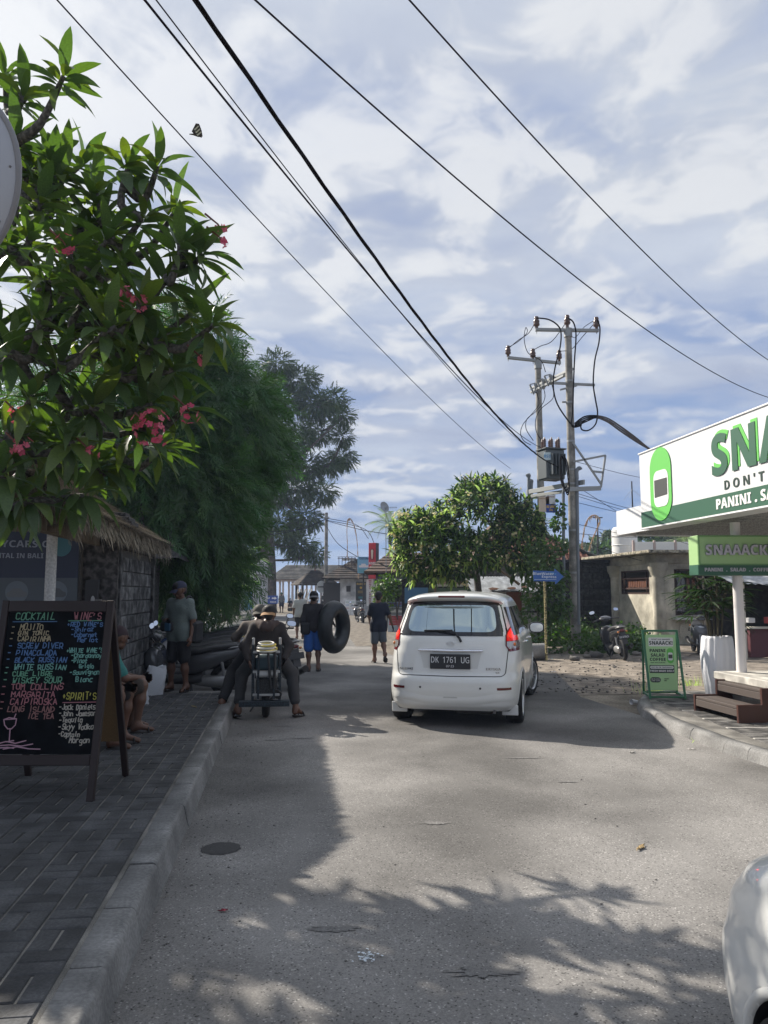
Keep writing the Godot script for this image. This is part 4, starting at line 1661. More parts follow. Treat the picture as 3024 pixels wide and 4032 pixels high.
# ---------- cream kiosk, block wall, tiled roof
func build_kiosk() -> void:
	var k = thing("kiosk", "cream rendered kiosk with flat roof and brown slatted windows across the dirt yard", "building", stT(12.0, 0, 23.7))
	var cream = mat("kiosk_cream", Color(0.72, 0.67, 0.54), 0.85, {"tex": "faint", "world": true, "scale": 0.6, "detail": "coarse", "dscale": 0.2})
	var wood = mat("orange_brown_wood", Color(0.20, 0.065, 0.025), 0.6, {"tex": "grain", "scale3": V(8, 0.8, 8)})
	var dkw = mat("dark_brown_wood", Color(0.06, 0.025, 0.015), 0.6, {"tex": "fine", "scale": 2.0})
	var inside = mat("room_plaster", Color(0.30, 0.28, 0.24), 0.9)
	var louvre = mat("navy_louvre", Color(0.035, 0.04, 0.055), 0.7)
	# near face (towards the camera) from x = 0 to 7 with a window x 0.55..2.75, y 0.92..2.42
	var wn = func(parts: Array, t: Transform3D) -> void:
		for q in parts:
			var mb = MB.new()
			mb.box(V(q[1] - q[0], q[3] - q[2], 0.16), t * T(V((q[0] + q[1]) / 2, (q[2] + q[3]) / 2, -0.08)))
			part("wall", mb, cream, k)
	wn.call([[0.0, 0.55, 0.0, 2.62], [2.75, 7.0, 0.0, 2.62], [0.55, 2.75, 0.0, 0.92], [0.55, 2.75, 2.42, 2.62]], T())
	# left face, towards the street: local x runs back along the street
	var lt = T(Vector3.ZERO, V(0, PI / 2, 0)) * T(V(0, 0, 0), Vector3.ZERO, V(-1, 1, -1))
	lt = Transform3D(Basis(V(0, 0, -1), Vector3.UP, V(-1, 0, 0)), Vector3.ZERO)
	wn.call([[0.0, 0.62, 0.0, 2.62], [2.80, 3.3, 0.0, 2.62], [0.62, 2.80, 0.0, 1.60], [0.62, 2.80, 2.42, 2.62]], lt)
	var room = MB.new()
	room.box(V(7.0, 2.6, 0.1), T(V(3.5, 1.3, -3.35)))
	room.box(V(0.1, 2.6, 3.2), T(V(6.95, 1.3, -1.7)))
	part("back_wall", room, inside, k)
	var fl = MB.new()
	fl.box(V(6.8, 0.1, 3.1), T(V(3.5, 0.05, -1.7)))
	part("floor", fl, inside, k)
	for w in [[0.55, 2.75, 0.92, 2.42, T(), 9], [0.62, 2.80, 1.60, 2.42, lt, 12]]:
		var win = Node3D.new()
		win.name = "window"
		win.transform = w[4]
		k.add_child(win, true)
		var wd: float = w[1] - w[0]
		var cx: float = (w[0] + w[1]) / 2
		for q in [[w[0] + 0.03, w[2], w[0] + 0.03, w[3]], [w[1] - 0.03, w[2], w[1] - 0.03, w[3]], [w[0], w[2] + 0.03, w[1], w[2] + 0.03], [w[0], w[3] - 0.03, w[1], w[3] - 0.03], [w[0], w[3] - 0.26, w[1], w[3] - 0.26], [w[0] + 0.24, w[2], w[0] + 0.24, w[3]], [w[1] - 0.24, w[2], w[1] - 0.24, w[3]], [w[0], w[2] + 0.20, w[1], w[2] + 0.20]]:
			var fm = MB.new()
			var thin: float = 0.06 if (q[0] == w[0] + 0.03 or q[0] == w[1] - 0.03 or q[1] == w[2] + 0.03 or q[1] == w[3] - 0.03) else 0.028
			fm.bar(V(q[0], q[1], -0.04), V(q[2], q[3], -0.04), thin, 0.06)
			part("frame", fm, dkw, win)
		for j in w[5]:
			var sl = MB.new()
			var x: float = lerpf(w[0] + 0.34, w[1] - 0.34, j / float(w[5] - 1))
			sl.box(V(0.105, w[3] - w[2] - 0.50, 0.025), T(V(x, (w[2] + w[3]) / 2 - 0.02 + rng.randf_range(-0.02, 0.02), -0.12)), 0.004)
			part("slat", sl, wood, win)
	# torn plastic sheet in the near window
	var pl = MB.new()
	var rows = []
	for j in 9:
		var row = PackedVector3Array()
		for i in 9:
			row.append(V(0.62 + 0.26 * i / 8.0 + 0.05 * sin(j * 1.3), 1.05 + 1.2 * j / 8.0, -0.015 + 0.02 * sin(i * 1.7 + j * 2.1)))
		rows.append(row)
	pl.grid(rows)
	part("plastic_sheet", pl, mat("cloudy_plastic", Color(0.32, 0.32, 0.33), 0.35, {"tex": "blotch", "scale": 3.0}), k)
	var sill = MB.new()
	sill.box(V(2.5, 0.08, 0.24), T(V(1.68, 0.82, 0.122)), 0.012)
	part("sill", sill, mat("pale_sill", Color(0.55, 0.55, 0.56), 0.7), k)
	var low = MB.new()
	low.prism(round_poly(2.2, 0.5, 0.16), 0.02, T(V(1.75, 0.42, 0.021)))
	part("wall_panel", low, mat("panel_cream", Color(0.64, 0.60, 0.48), 0.9, {"tex": "fine", "world": true, "scale": 0.6}), k)
	# corner columns with capitals
	for q in [V(0, 0, 0), V(0, 0, -3.2), V(3.05, 0, 0.02)]:
		var c = MB.new()
		c.lathe([V2(0.20, 0), V2(0.20, 2.20), V2(0.23, 2.22), V2(0.24, 2.30), V2(0.31, 2.42), V2(0.32, 2.62)], 18, T(q))
		part("column", c, cream, k)
	# roof slab with a lipped edge
	var rf = MB.new()
	rf.box(V(8.1, 0.10, 5.6), T(V(3.35, 2.95, -1.95)), 0.01)
	part("roof", rf, mat("roof_cement", Color(0.42, 0.38, 0.28), 0.9, {"tex": "blotch", "world": true, "scale": 0.7}), k)
	var bm = MB.new()
	bm.box(V(7.2, 0.28, 3.6), T(V(3.5, 2.755, -1.7)))
	part("ring_beam", bm, cream, k)
	var tr = MB.new()
	for x in 5:
		var f = MB.new()
		f.bar(V(0.9 + x * 0.55, 2.62, 0.05), V(0.9 + x * 0.55, 2.90, 0.05), 0.04, 0.04)
		part("vent_bar", f, louvre, k)
	var dv = MB.new()
	dv.box(V(2.6, 0.24, 0.04), T(V(1.95, 2.755, 0.03)))
	part("vent_panel", dv, louvre, k)
	# white water tank behind
	var tk = thing("water_tank", "white ribbed water tank standing behind the kiosk roof", "tank", T(V(at(2458, 2100, 31).x, 2.6, -31)))
	var tm = MB.new()
	tm.lathe([V2(0.50, 0), V2(0.50, 1.55), V2(0.42, 1.68), V2(0.001, 1.72)], 28)
	part("tank_body", tm, mat("tank_white", Color(0.68, 0.68, 0.66), 0.5), tk)
	for j in 4:
		var rb = MB.new()
		rb.torus(0.505, 0.018, T(V(0, 0.25 + j * 0.35, 0), V(PI / 2, 0, 0)), 28, 6)
		part("rib", rb, mats["tank_white"], tk)
	var tw = MB.new()
	tw.box(V(1.2, 2.6, 1.2), T(V(0, -1.3, 0)))
	part("tower", tw, cream, tk)
	# white parapet panels on the far right roof
	var pp = thing("roof_parapet", "white panelled roof parapet seen past the kiosk roof", "parapet", T(V(at(2610, 2130, 30).x, 0, -30)))
	var wall = MB.new()
	wall.box(V(2.6, 3.2, 0.3), T(V(0.2, 1.6, -0.2)))
	part("wall", wall, cream, pp)
	for j in 3:
		var pn = MB.new()
		pn.box(V(0.72, 0.42, 0.06), T(V(-0.75 + j * 0.82, 3.42, 0)), 0.01)
		part("panel", pn, mats["tank_white"], pp)
		var po = MB.new()
		po.box(V(0.08, 0.5, 0.09), T(V(-1.16 + j * 0.82, 3.44, 0)), 0.01)
		part("post", po, mat("pink_post", Color(0.45, 0.36, 0.33), 0.8), pp)

func build_dark_wall() -> void:
	var root = thing("blackened_wall", "soot dark block wall standing between the power poles and the kiosk", "wall", stT(10.65, 0, 27.3))
	var core = MB.new()
	core.box(V(2.9, 2.75, 0.16), T(V(0, 1.375, -0.06)))
	part("core", core, mat("black_mortar", Color(0.02, 0.02, 0.02), 0.95), root)
	var tones = []
	for k in 4:
		var g: float = 0.028 + 0.012 * k
		tones.append(mat("soot_block_%d" % k, Color(g, g * 0.97, g * 0.93), 0.95, {"tex": "blotch", "world": true, "scale": 0.8, "bump": 0.6, "bumptex": "grain"}))
	var b = MB.new()
	b.box(V(0.385, 0.185, 0.05), Transform3D(), 0.012)
	var bm = b.mesh()
	for r in 14:
		for k in 7:
			part("block", bm, tones[rng.randi() % 4], root, T(V(-1.2 + k * 0.4 + (0.0 if r % 2 else -0.14), 0.12 + r * 0.195, 0.03 + rng.randf_range(-0.006, 0.006))))
	var cp = MB.new()
	cp.box(V(3.0, 0.10, 0.30), T(V(0, 2.81, 0)), 0.02)
	part("coping", cp, tones[0], root)
	# house with a red tiled roof behind the poles
	var hs = thing("tiled_house", "low house with weathered red clay tile roof behind the power poles", "house", stT(10.55, 0.25, 30.3))
	var wl = MB.new()
	wl.box(V(5.0, 2.6, 4.0), T(V(0, 1.3, -2.0)))
	part("wall", wl, mat("old_plaster", Color(0.20, 0.19, 0.17), 0.9, {"tex": "blotch", "world": true, "scale": 0.4}), hs)
	var rf = MB.new()
	var apex = V(-1.2, 4.75, -2.6)
	rf.tri(V(-3.1, 2.62, 0.35), V(2.35, 2.62, 0.35), apex, Vector3.UP)
	rf.tri(V(2.35, 2.62, 0.35), V(2.35, 2.62, -5.4), apex, Vector3.UP)
	rf.tri(V(-3.1, 2.62, 0.35), V(-3.1, 2.62, -5.4), apex, Vector3.UP)
	rf.tri(V(-3.1, 2.62, -5.4), V(2.35, 2.62, -5.4), apex, Vector3.UP)
	var roof = part("roof", rf, mat("roof_batten", Color(0.10, 0.06, 0.04), 0.9), hs)
	var tile = MB.new()
	var rows = []
	for z in 3:
		var row = PackedVector3Array()
		for x in 7:
			var s = x / 6.0
			row.append(V((s - 0.5) * 0.245, 0.030 * cos(s * TAU) + (0.022 if z == 0 else 0.0) + 0.004, (0.30 * z / 2.0 - 0.0)))
		rows.append(row)
	tile.grid(rows)
	tile.quad(V(-0.12, -0.03, 0.3), V(0.12, -0.03, 0.3), V(0.12, 0.02, 0.30), V(-0.12, 0.02, 0.30))
	var tmesh = tile.mesh()
	var clay = []
	for k in 4:
		clay.append(mat("clay_tile_%d" % k, Color(0.25 + 0.05 * k, 0.105 + 0.02 * k, 0.065 + 0.014 * k), 0.85, {"tex": "blotch", "world": true, "scale": 1.2}))
	var p0 = V(-3.1, 2.62, 0.35)
	var p1 = V(2.35, 2.62, 0.35)
	var up = apex - (p0 + p1) / 2
	up.x = 0
	var ul = up.length()
	up = up.normalized()
	var nrm = Vector3.RIGHT.cross(-up).normalized()
	if nrm.y < 0:
		nrm = -nrm
	var n = 0
	for r in 13:
		var f = (r * 0.27 + 0.05) / ul
		var xa = lerpf(p0.x, apex.x, f)
		var xb = lerpf(p1.x, apex.x, f)
		for k in 24:
			var x = p0.x + 0.12 + k * 0.23
			if x < xa + 0.08 or x > xb - 0.08 or n >= 300:
				continue
			var p = V(x, p0.y, p0.z) + up * (r * 0.27 + 0.28) + nrm * 0.045
			part("tile", tmesh, clay[rng.randi() % 4], roof, Transform3D(Basis(Vector3.RIGHT, nrm, -up) * Basis(Vector3.UP, rng.randf_range(-0.02, 0.02)), p))
			n += 1
	for q in [[p1, apex], [p0, apex]]:
		var rg = MB.new()
		rg.tube([q[0] + nrm * 0.05, q[1] + nrm * 0.07], 0.10, 10)
		part("ridge", rg, mat("mossy_ridge", Color(0.06, 0.055, 0.045), 0.95, {"tex": "blotch", "world": true, "scale": 1.0}), roof)

# ---------- power poles with transformer
func build_power_poles() -> void:
	var conc = mat("pole_concrete", Color(0.50, 0.48, 0.43), 0.85, {"tex": "fine", "world": true, "scale3": V(2, 0.4, 2), "detail": "coarse", "dscale": 0.4})
	var steel = mat("galvanised", Color(0.42, 0.435, 0.43), 0.5, {"metal": 0.4, "tex": "fine", "scale": 2.0})
	var porc = mat("brown_porcelain", Color(0.095, 0.05, 0.035), 0.3)
	var wire = mat("black_cable", Color(0.014, 0.013, 0.015), 0.95, {"spec": 0.15})
	var dR = 22.5
	var dL = 25.0
	var rb = at(2266, 2450, dR)
	var rt = at(2229, 1312, dR)
	var lb = at(2150, 2250, dL)
	var ltp = at(2106, 1408, dL)
	var pr = thing("power_pole", "tall concrete power pole with three insulators on its cross arm", "power pole", T(V(rb.x, 0, -dR)))
	var m1 = MB.new()
	m1.lathe([V2(0.145, 0), V2(0.10, rt.y)], 24)
	part("pole", m1, conc, pr)
	var pl = thing("power_pole", "shorter concrete power pole standing behind the taller one with the transformer", "power pole", T(V(at(2136, 2250, dL).x, 0, -dL)))
	var m2 = MB.new()
	m2.lathe([V2(0.135, 0), V2(0.095, ltp.y)], 24)
	part("pole", m2, conc, pl)
	# cross arms with pin insulators
	for q in [[pr, dR, [2108, 1298], [2357, 1302], [[2113, 1298], [2234, 1292], [2349, 1300]]], [pl, dL, [1998, 1408], [2208, 1430], [[2001, 1408], [2099, 1420], [2202, 1426]]]]:
		var root: Node3D = q[0]
		var inv = root.transform.affine_inverse()
		var arm = MB.new()
		var a: Vector3 = inv * at(q[2][0], q[2][1], q[1])
		var b: Vector3 = inv * at(q[3][0], q[3][1], q[1])
		arm.bar(a, b, 0.10, 0.09, 0.006)
		part("cross_arm", arm, steel, root)
		for w in q[4]:
			var p: Vector3 = inv * at(w[0], w[1], q[1])
			var ins = MB.new()
			ins.lathe([V2(0.05, 0.03), V2(0.045, 0.10), V2(0.085, 0.12), V2(0.10, 0.17), V2(0.075, 0.20), V2(0.095, 0.23), V2(0.085, 0.29), V2(0.06, 0.31), V2(0.075, 0.34), V2(0.06, 0.40), V2(0.001, 0.41)], 16, T(p))
			var io = part("insulator", ins, porc, root)
			var pin = MB.new()
			pin.lathe([V2(0.012, -0.12), V2(0.012, 0.03)], 8, T(p))
			part("pin", pin, steel, io)
		var clampm = MB.new()
		clampm.lathe([V2(0.125, -0.28), V2(0.125, -0.02)], 20, T(V(0, (inv * at(q[4][1][0], q[4][1][1], q[1])).y, 0)))
		part("clamp", clampm, steel, root)
	# lower cross bars on the tall pole
	var inv = pr.transform.affine_inverse()
	for q in [[[2178, 1508], [2342, 1516], 0.07], [[2205, 1535], [2272, 1518], 0.05], [[2213, 1583], [2258, 1583], 0.05]]:
		var m = MB.new()
		m.bar(inv * at(q[0][0], q[0][1], dR), inv * at(q[1][0], q[1][1], dR), q[2], q[2], 0.004)
		part("cross_bar", m, steel, pr)
	for v in [1500, 1585, 1738, 1850, 1905, 2088, 2255]:
		var m = MB.new()
		var y = at(2240, v, dR).y
		var r = lerpf(0.145, 0.10, y / rt.y) + 0.006
		m.lathe([V2(r, y - 0.03), V2(r, y + 0.03)], 20)
		part("band", m, steel, pr)
	# conduits
	for q in [[[2218, 1936], [2221, 2430]], [[2272, 1880], [2279, 2460]]]:
		var m = MB.new()
		m.tube([inv * at(q[0][0], q[0][1], dR - 0.12), inv * at(q[1][0], q[1][1], dR - 0.12)], 0.045, 10)
		part("conduit", m, mat("grey_conduit", Color(0.17, 0.19, 0.21), 0.5), pr)
	var hk = MB.new()
	hk.tube(smooth_path([inv * at(2272, 1885, dR - 0.12), inv * at(2271, 1855, dR - 0.12), inv * at(2281, 1842, dR - 0.12), inv * at(2287, 1850, dR - 0.12)], 4), 0.055, 10)
	part("conduit_bend", hk, mats["grey_conduit"], pr)
	# fuse rack between the poles
	var fr = thing("fuse_rack", "sloping steel rack of cut-out fuses fixed between the two power poles", "fuse rack", T(at(2170, 1500, 23.6)))
	inv = fr.transform.affine_inverse()
	for q in [[[2090, 1530, 24.9], [2255, 1452, 22.6]], [[2092, 1545, 24.9], [2222, 1478, 22.6]]]:
		var m = MB.new()
		m.bar(inv * at(q[0][0], q[0][1], q[0][2]), inv * at(q[1][0], q[1][1], q[1][2]), 0.09, 0.07, 0.004)
		part("rail", m, steel, fr)
	for k in 3:
		var p: Vector3 = inv * at(2098 + k * 29, 1520 - k * 17, 24.5 - k * 0.5)
		var m = MB.new()
		m.bar(p + V(-0.10, 0.05, 0), p + V(0.03, -0.28, 0.0), 0.05, 0.05, 0.008)
		m.bar(p + V(-0.10, 0.05, 0), p + V(0.10, 0.10, 0), 0.03, 0.03, 0.004)
		m.lathe([V2(0.05, -0.28), V2(0.075, -0.22), V2(0.05, -0.18), V2(0.075, -0.12), V2(0.05, -0.08), V2(0.075, -0.02), V2(0.045, 0.03)], 12, T(p + V(0.10, 0.05, 0)))
		part("fuse", m, mat("fuse_grey", Color(0.22, 0.23, 0.23), 0.5), fr)
	# transformer on its platform
	var tf = thing("transformer", "dark grey pole transformer with bushings on a steel platform between the poles", "transformer", T(at(2172, 1895, 23.7)))
	inv = tf.transform.affine_inverse()
	var tm = mat("transformer_paint", Color(0.075, 0.09, 0.095), 0.5)
	var tank = MB.new()
	tank.box(V(0.66, 0.94, 0.55), T(V(0.0, 0.50, 0), V(0, 0.35, 0)), 0.04)
	part("tank", tank, tm, tf)
	for k in 5:
		var fin = MB.new()
		fin.box(V(0.03, 0.66, 0.20), T(V(0, 0.48, 0), V(0, 0.35, 0)) * T(V(-0.22 + k * 0.11, 0, 0.36)), 0.006)
		part("cooling_fin", fin, tm, tf)
	var lid = MB.new()
	lid.box(V(0.74, 0.04, 0.63), T(V(0, 0.99, 0), V(0, 0.35, 0)), 0.01)
	part("lid", lid, tm, tf)
	for k in 6:
		var bs = MB.new()
		var pr2 = [V2(0.03, 0.0)]
		for j in 5:
			pr2.append(V2(0.062, 0.05 + j * 0.055))
			pr2.append(V2(0.03, 0.075 + j * 0.055))
		pr2.append(V2(0.012, 0.36))
		bs.lathe(pr2, 12, T(V(-0.22 + (k % 3) * 0.22, 1.01, 0.12 if k < 3 else -0.18), V(0, 0.35, 0)))
		part("bushing", bs, porc, tf)
	var lab = MB.new()
	lab.box(V(0.20, 0.24, 0.012), T(V(-0.20, 0.72, 0.40), V(0, 0.0, 0)))
	part("label_plate", lab, mat("label_pale", Color(0.55, 0.66, 0.70), 0.5), tf)
	text("BSD", 0.09, 0.004, mat("label_blue", Color(0.05, 0.25, 0.5), 0.5), tf, T(V(-0.20, 0.72, 0.408)))
	# platform beams
	var pfm = thing("platform_frame", "steel platform frame carrying the transformer across the two poles", "frame", T(at(2172, 1930, 23.7)))
	inv = pfm.transform.affine_inverse()
	for q in [[[2075, 1938, 25.3], [2300, 1898, 22.2], 0.14], [[2085, 1955, 25.0], [2220, 1935, 23.4], 0.10], [[2215, 1928, 22.3], [2366, 1922, 22.3], 0.13], [[2075, 1960, 25.2], [2165, 1952, 25.2], 0.10]]:
		var m = MB.new()
		m.bar(inv * at(q[0][0], q[0][1], q[0][2]), inv * at(q[1][0], q[1][1], q[1][2]), 0.06, q[2], 0.005)
		part("beam", m, steel, pfm)
	for q in [[[2255, 1742], [2366, 1905]], [[2258, 1818], [2384, 1793]], [[2384, 1793], [2366, 1920]], [[2335, 1856], [2375, 1860]]]:
		var m = MB.new()
		m.bar(inv * at(q[0][0], q[0][1], 22.35), inv * at(q[1][0], q[1][1], 22.35), 0.055, 0.055, 0.004)
		part("bracket", m, steel, pfm)
	for q in [[2082, 1870], [2092, 1893]]:
		var m = MB.new()
		m.tube(smooth_path([inv * at(q[0], 2010, 25.2), inv * at(q[0], q[1] + 20, 25.2), inv * at(q[0] + 2, q[1], 25.2), inv * at(q[0] - 10, q[1] + 4, 25.2)], 4), 0.055, 8)
		part("vent_pipe", m, mats["grey_conduit"], pfm)
	# notices hung on the beam
	for q in [["paper_notice", [2142, 1962], 0.30, 0.44, Color(0.55, 0.46, 0.36), "PENGUMUMAN", "cream paper notice hung on the transformer platform", Color(0.25, 0.15, 0.08)], ["yellow_notice", [2168, 1955], 0.28, 0.52, Color(0.62, 0.63, 0.62), "INFORMASI", "white and blue notice with yellow lettering hung on the transformer platform", Color(0.25, 0.1, 0.05)]]:
		var n = thing(q[0], q[6], "notice", T(at(q[1][0], q[1][1], 22.15)))
		var mb = MB.new()
		mb.box(V(q[2], q[3], 0.012), T(V(0, -q[3] / 2 + 0.05, 0)))
		part("sheet", mb, mat(q[0], q[4], 0.8), n)
		text(q[5], 0.035, 0.002, mat(q[0] + "_ink", q[7], 0.7), n, T(V(0, -0.01, 0.0075)), font_bold, 0.8)
		if q[0] == "yellow_notice":
			var bl = MB.new()
			bl.box(V(0.28, 0.25, 0.004), T(V(0, -0.345, 0.008)))
			part("blue_panel", bl, mat("notice_blue", Color(0.02, 0.06, 0.30), 0.6), n)
			text("BU JANG", 0.07, 0.003, mat("notice_yellow", Color(0.65, 0.42, 0.02), 0.6), n, T(V(0, -0.30, 0.0115)), chunky, 0.65)
			text("LPG", 0.05, 0.003, mats["notice_yellow"], n, T(V(0, -0.40, 0.0115)), chunky, 0.8)
	# cables on the poles
	var lst = [
		[[[2113, 1257], [2083, 1310], [2040, 1340], [2007, 1368]], [22.5, 23.3, 24.3, 25.0], 0.012],
		[[[2115, 1252], [2160, 1258], [2195, 1280], [2209, 1310], [2205, 1370], [2187, 1440], [2178, 1510], [2190, 1580], [2225, 1640], [2262, 1680], [2290, 1668], [2340, 1645]], 22.35, 0.022],
		[[[2236, 1252], [2258, 1270], [2268, 1320], [2262, 1420], [2258, 1520], [2255, 1620], [2250, 1670], [2262, 1682], [2290, 1675]], 22.3, 0.022],
		[[[2350, 1258], [2362, 1290], [2358, 1350], [2342, 1420], [2336, 1510], [2345, 1575], [2353, 1625], [2345, 1670], [2318, 1694], [2292, 1692], [2288, 1672], [2310, 1652], [2345, 1645]], 22.3, 0.022],
		[[[2001, 1368], [2040, 1345], [2075, 1310], [2070, 1290], [2064, 1335], [2080, 1390], [2130, 1420], [2148, 1465]], 24.6, 0.012],
		[[[2100, 1378], [2130, 1362], [2175, 1342], [2234, 1262]], [25, 24.5, 23.5, 22.6], 0.012],
		[[[2202, 1383], [2250, 1375], [2290, 1330], [2345, 1268]], [25, 24.2, 23.2, 22.6], 0.012],
		[[[2113, 1545], [2122, 1580], [2118, 1600], [2090, 1635], [2060, 1670], [2050, 1705], [2062, 1735], [2090, 1752]], 24.4, 0.012],
		[[[2141, 1530], [2146, 1560], [2136, 1590], [2105, 1625], [2075, 1650], [2072, 1690], [2100, 1735]], 24.4, 0.012],
		[[[2172, 1510], [2180, 1550], [2172, 1575], [2130, 1610], [2110, 1650], [2112, 1700], [2140, 1745]], 24.2, 0.012],
		[[[2236, 1300], [2262, 1330], [2300, 1288], [2340, 1262]], 22.5, 0.010],
	]
	for k in lst.size():
		var mb = MB.new()
		mb.tube(smooth_path(px_path(lst[k][0], lst[k][1]), 5), lst[k][2], 6)
		solo("pole_cable", mb, wire, "black cable looping down between the insulators on the power poles", "cable", Transform3D(), "cables looping on the power poles")
	# the coil of slack and the bundle to the right
	var coil = MB.new()
	for k in 4:
		coil.torus(0.30 + 0.03 * k, 0.016, T(at(2222, 1860, 22.2) + V(0.0, -0.1 * k * 0.3, 0.02 * k), V(0, 0.3 * k, 0.1 * k), V(0.45, 1.5, 1)), 28, 6)
	solo("cable_coil", coil, wire, "coil of slack black cable tied to the taller power pole", "cable")
	for k in 3:
		var mb = MB.new()
		var o = k * 7.0
		mb.tube(smooth_path(px_path([[2262, 1682 - o], [2300, 1655 - o], [2345, 1645 - o * 0.6], [2390, 1660 - o], [2440, 1695 - o * 1.3], [2500, 1735 - o], [2560, 1770], [2640, 1815]], [22.3, 22.2, 22.0, 21, 19.5, 18, 16.5, 15]), 5), 0.022, 6)
		solo("service_cable", mb, wire, "thick black service cable running from the pole to the sign roof", "cable", Transform3D(), "service cables to the sign roof")
	# street shelf of wires behind
	for k in 8:
		var mb = MB.new()
		var v0: float = [1938, 1948, 1975, 2060, 2100, 2120, 1905, 1815][k]
		var v1: float = [1985, 2000, 1992, 2070, 2035, 2190, 2120, 1845][k]
		mb.tube(smooth_path([at(2255, v0, 22.4), (at(2255, v0, 22.4) + at(2760, v1 + 40, 30.0)) / 2 + V(0, -0.25, 0), at(2760, v1 + 40, 30.0)], 8), 0.008, 5)
		solo("thin_wire", mb, wire, "thin black wire strung from the taller pole towards the kiosk roofs", "wire", Transform3D(), "thin wires to the kiosk roofs")

func build_wires() -> void:
	var wire = mat("line_wire", Color(0.018, 0.016, 0.024), 0.9, {"spec": 0.2})
	# [far point u v d], [point at the top of the frame u v d], sag, radius
	var list = [
		["thin dark wire passing above the bamboo towards the far pole", [2010, 1845, 24.0], [225, 0, 4.6], 0.25, 0.0055],
		["dark overhead wire strung beside a thinner one to the transformer pole", [2135, 1765, 25.0], [570, 0, 4.2], 0.42, 0.0085],
		["thinner dark overhead wire running beside a heavier one", [2145, 1800, 25.0], [615, 0, 4.3], 0.45, 0.005],
		["dark overhead wire passing high over the car and the poles", [3060, 1575, 16.0], [1005, 0, 4.4], 0.42, 0.0068],
		["dark overhead wire passing high over the shop sign", [3060, 1440, 14.5], [1612, 0, 4.8], 0.25, 0.0068],
	]
	for q in list:
		var mb = MB.new()
		mb.tube(wire_path(q[1], q[2], q[3]), q[4], 6)
		solo("overhead_wire", mb, wire, q[0], "wire")
	# the thick twisted bundle: strands wound round one another
	var path = wire_path([2205, 1838, 24.0], [770, 0, 4.0], 0.55, 260)
	var bundle = thing("twisted_cable", "thick twisted black cable running overhead to the transformer pole", "cable")
	for s in 3:
		var mb = MB.new()
		var pts = []
		for k in path.size():
			var d: Vector3 = (path[mini(k + 1, path.size() - 1)] - path[maxi(k - 1, 0)]).normalized()
			var x = d.cross(Vector3.UP).normalized()
			var y = d.cross(x)
			var an = k * 0.36 + TAU * s / 3
			pts.append(path[k] + (x * cos(an) + y * sin(an)) * 0.009)
		mb.tube(pts, 0.009, 6)
		part("strand", mb, mats["black_cable"], bundle)

func wire_path(f: Array, t: Array, sag: float, n := 70) -> Array:
	var a = at(f[0], f[1], f[2])
	var b = at(t[0], t[1], t[2])
	var o = []
	for k in n + 1:
		var s = 1.75 * k / n
		o.append(a.lerp(b, s) - V(0, 4.0 * sag * s * (1.0 - s) if s < 1.0 else -1.4 * sag * (s - 1.0), 0))
	return o


func boxpart(called: String, size: Vector3, pos: Vector3, m: Material, parent: Node3D, bev := 0.0, rot := Vector3.ZERO, label := "") -> MeshInstance3D:
	var mb = MB.new()
	mb.box(size, T(pos, rot), bev)
	return part(called, mb, m, parent, Transform3D(), label)

func hip_roof(root: Node3D, w: float, d: float, y: float, rise: float, ridge: float, m: Material, courses := 8) -> void:
	# stepped courses so that the shingles cast their own lines
	for k in courses:
		var f = float(k) / courses
		var g = float(k + 1) / courses
		var mb = MB.new()
		var q = func(s: float, h: float) -> Array:
			var hw = lerpf(w / 2, ridge / 2, s)
			var hd = lerpf(d / 2, 0.02, s)
			return [V(-hw, h, hd), V(hw, h, hd), V(hw, h, -hd), V(-hw, h, -hd)]
		var a: Array = q.call(f, y + rise * f + 0.05)
		var b: Array = q.call(g, y + rise * g + 0.01)
		var c: Array = q.call(f, y + rise * f - 0.04)
		for j in 4:
			var l = (j + 1) % 4
			mb.quad(a[j], a[l], b[l], b[j], Vector3.UP)
			mb.quad(c[j], c[l], a[l], a[j], a[j] + a[l] - V(0, 2 * y, 0))
		part("shingle_course", mb, m, root)

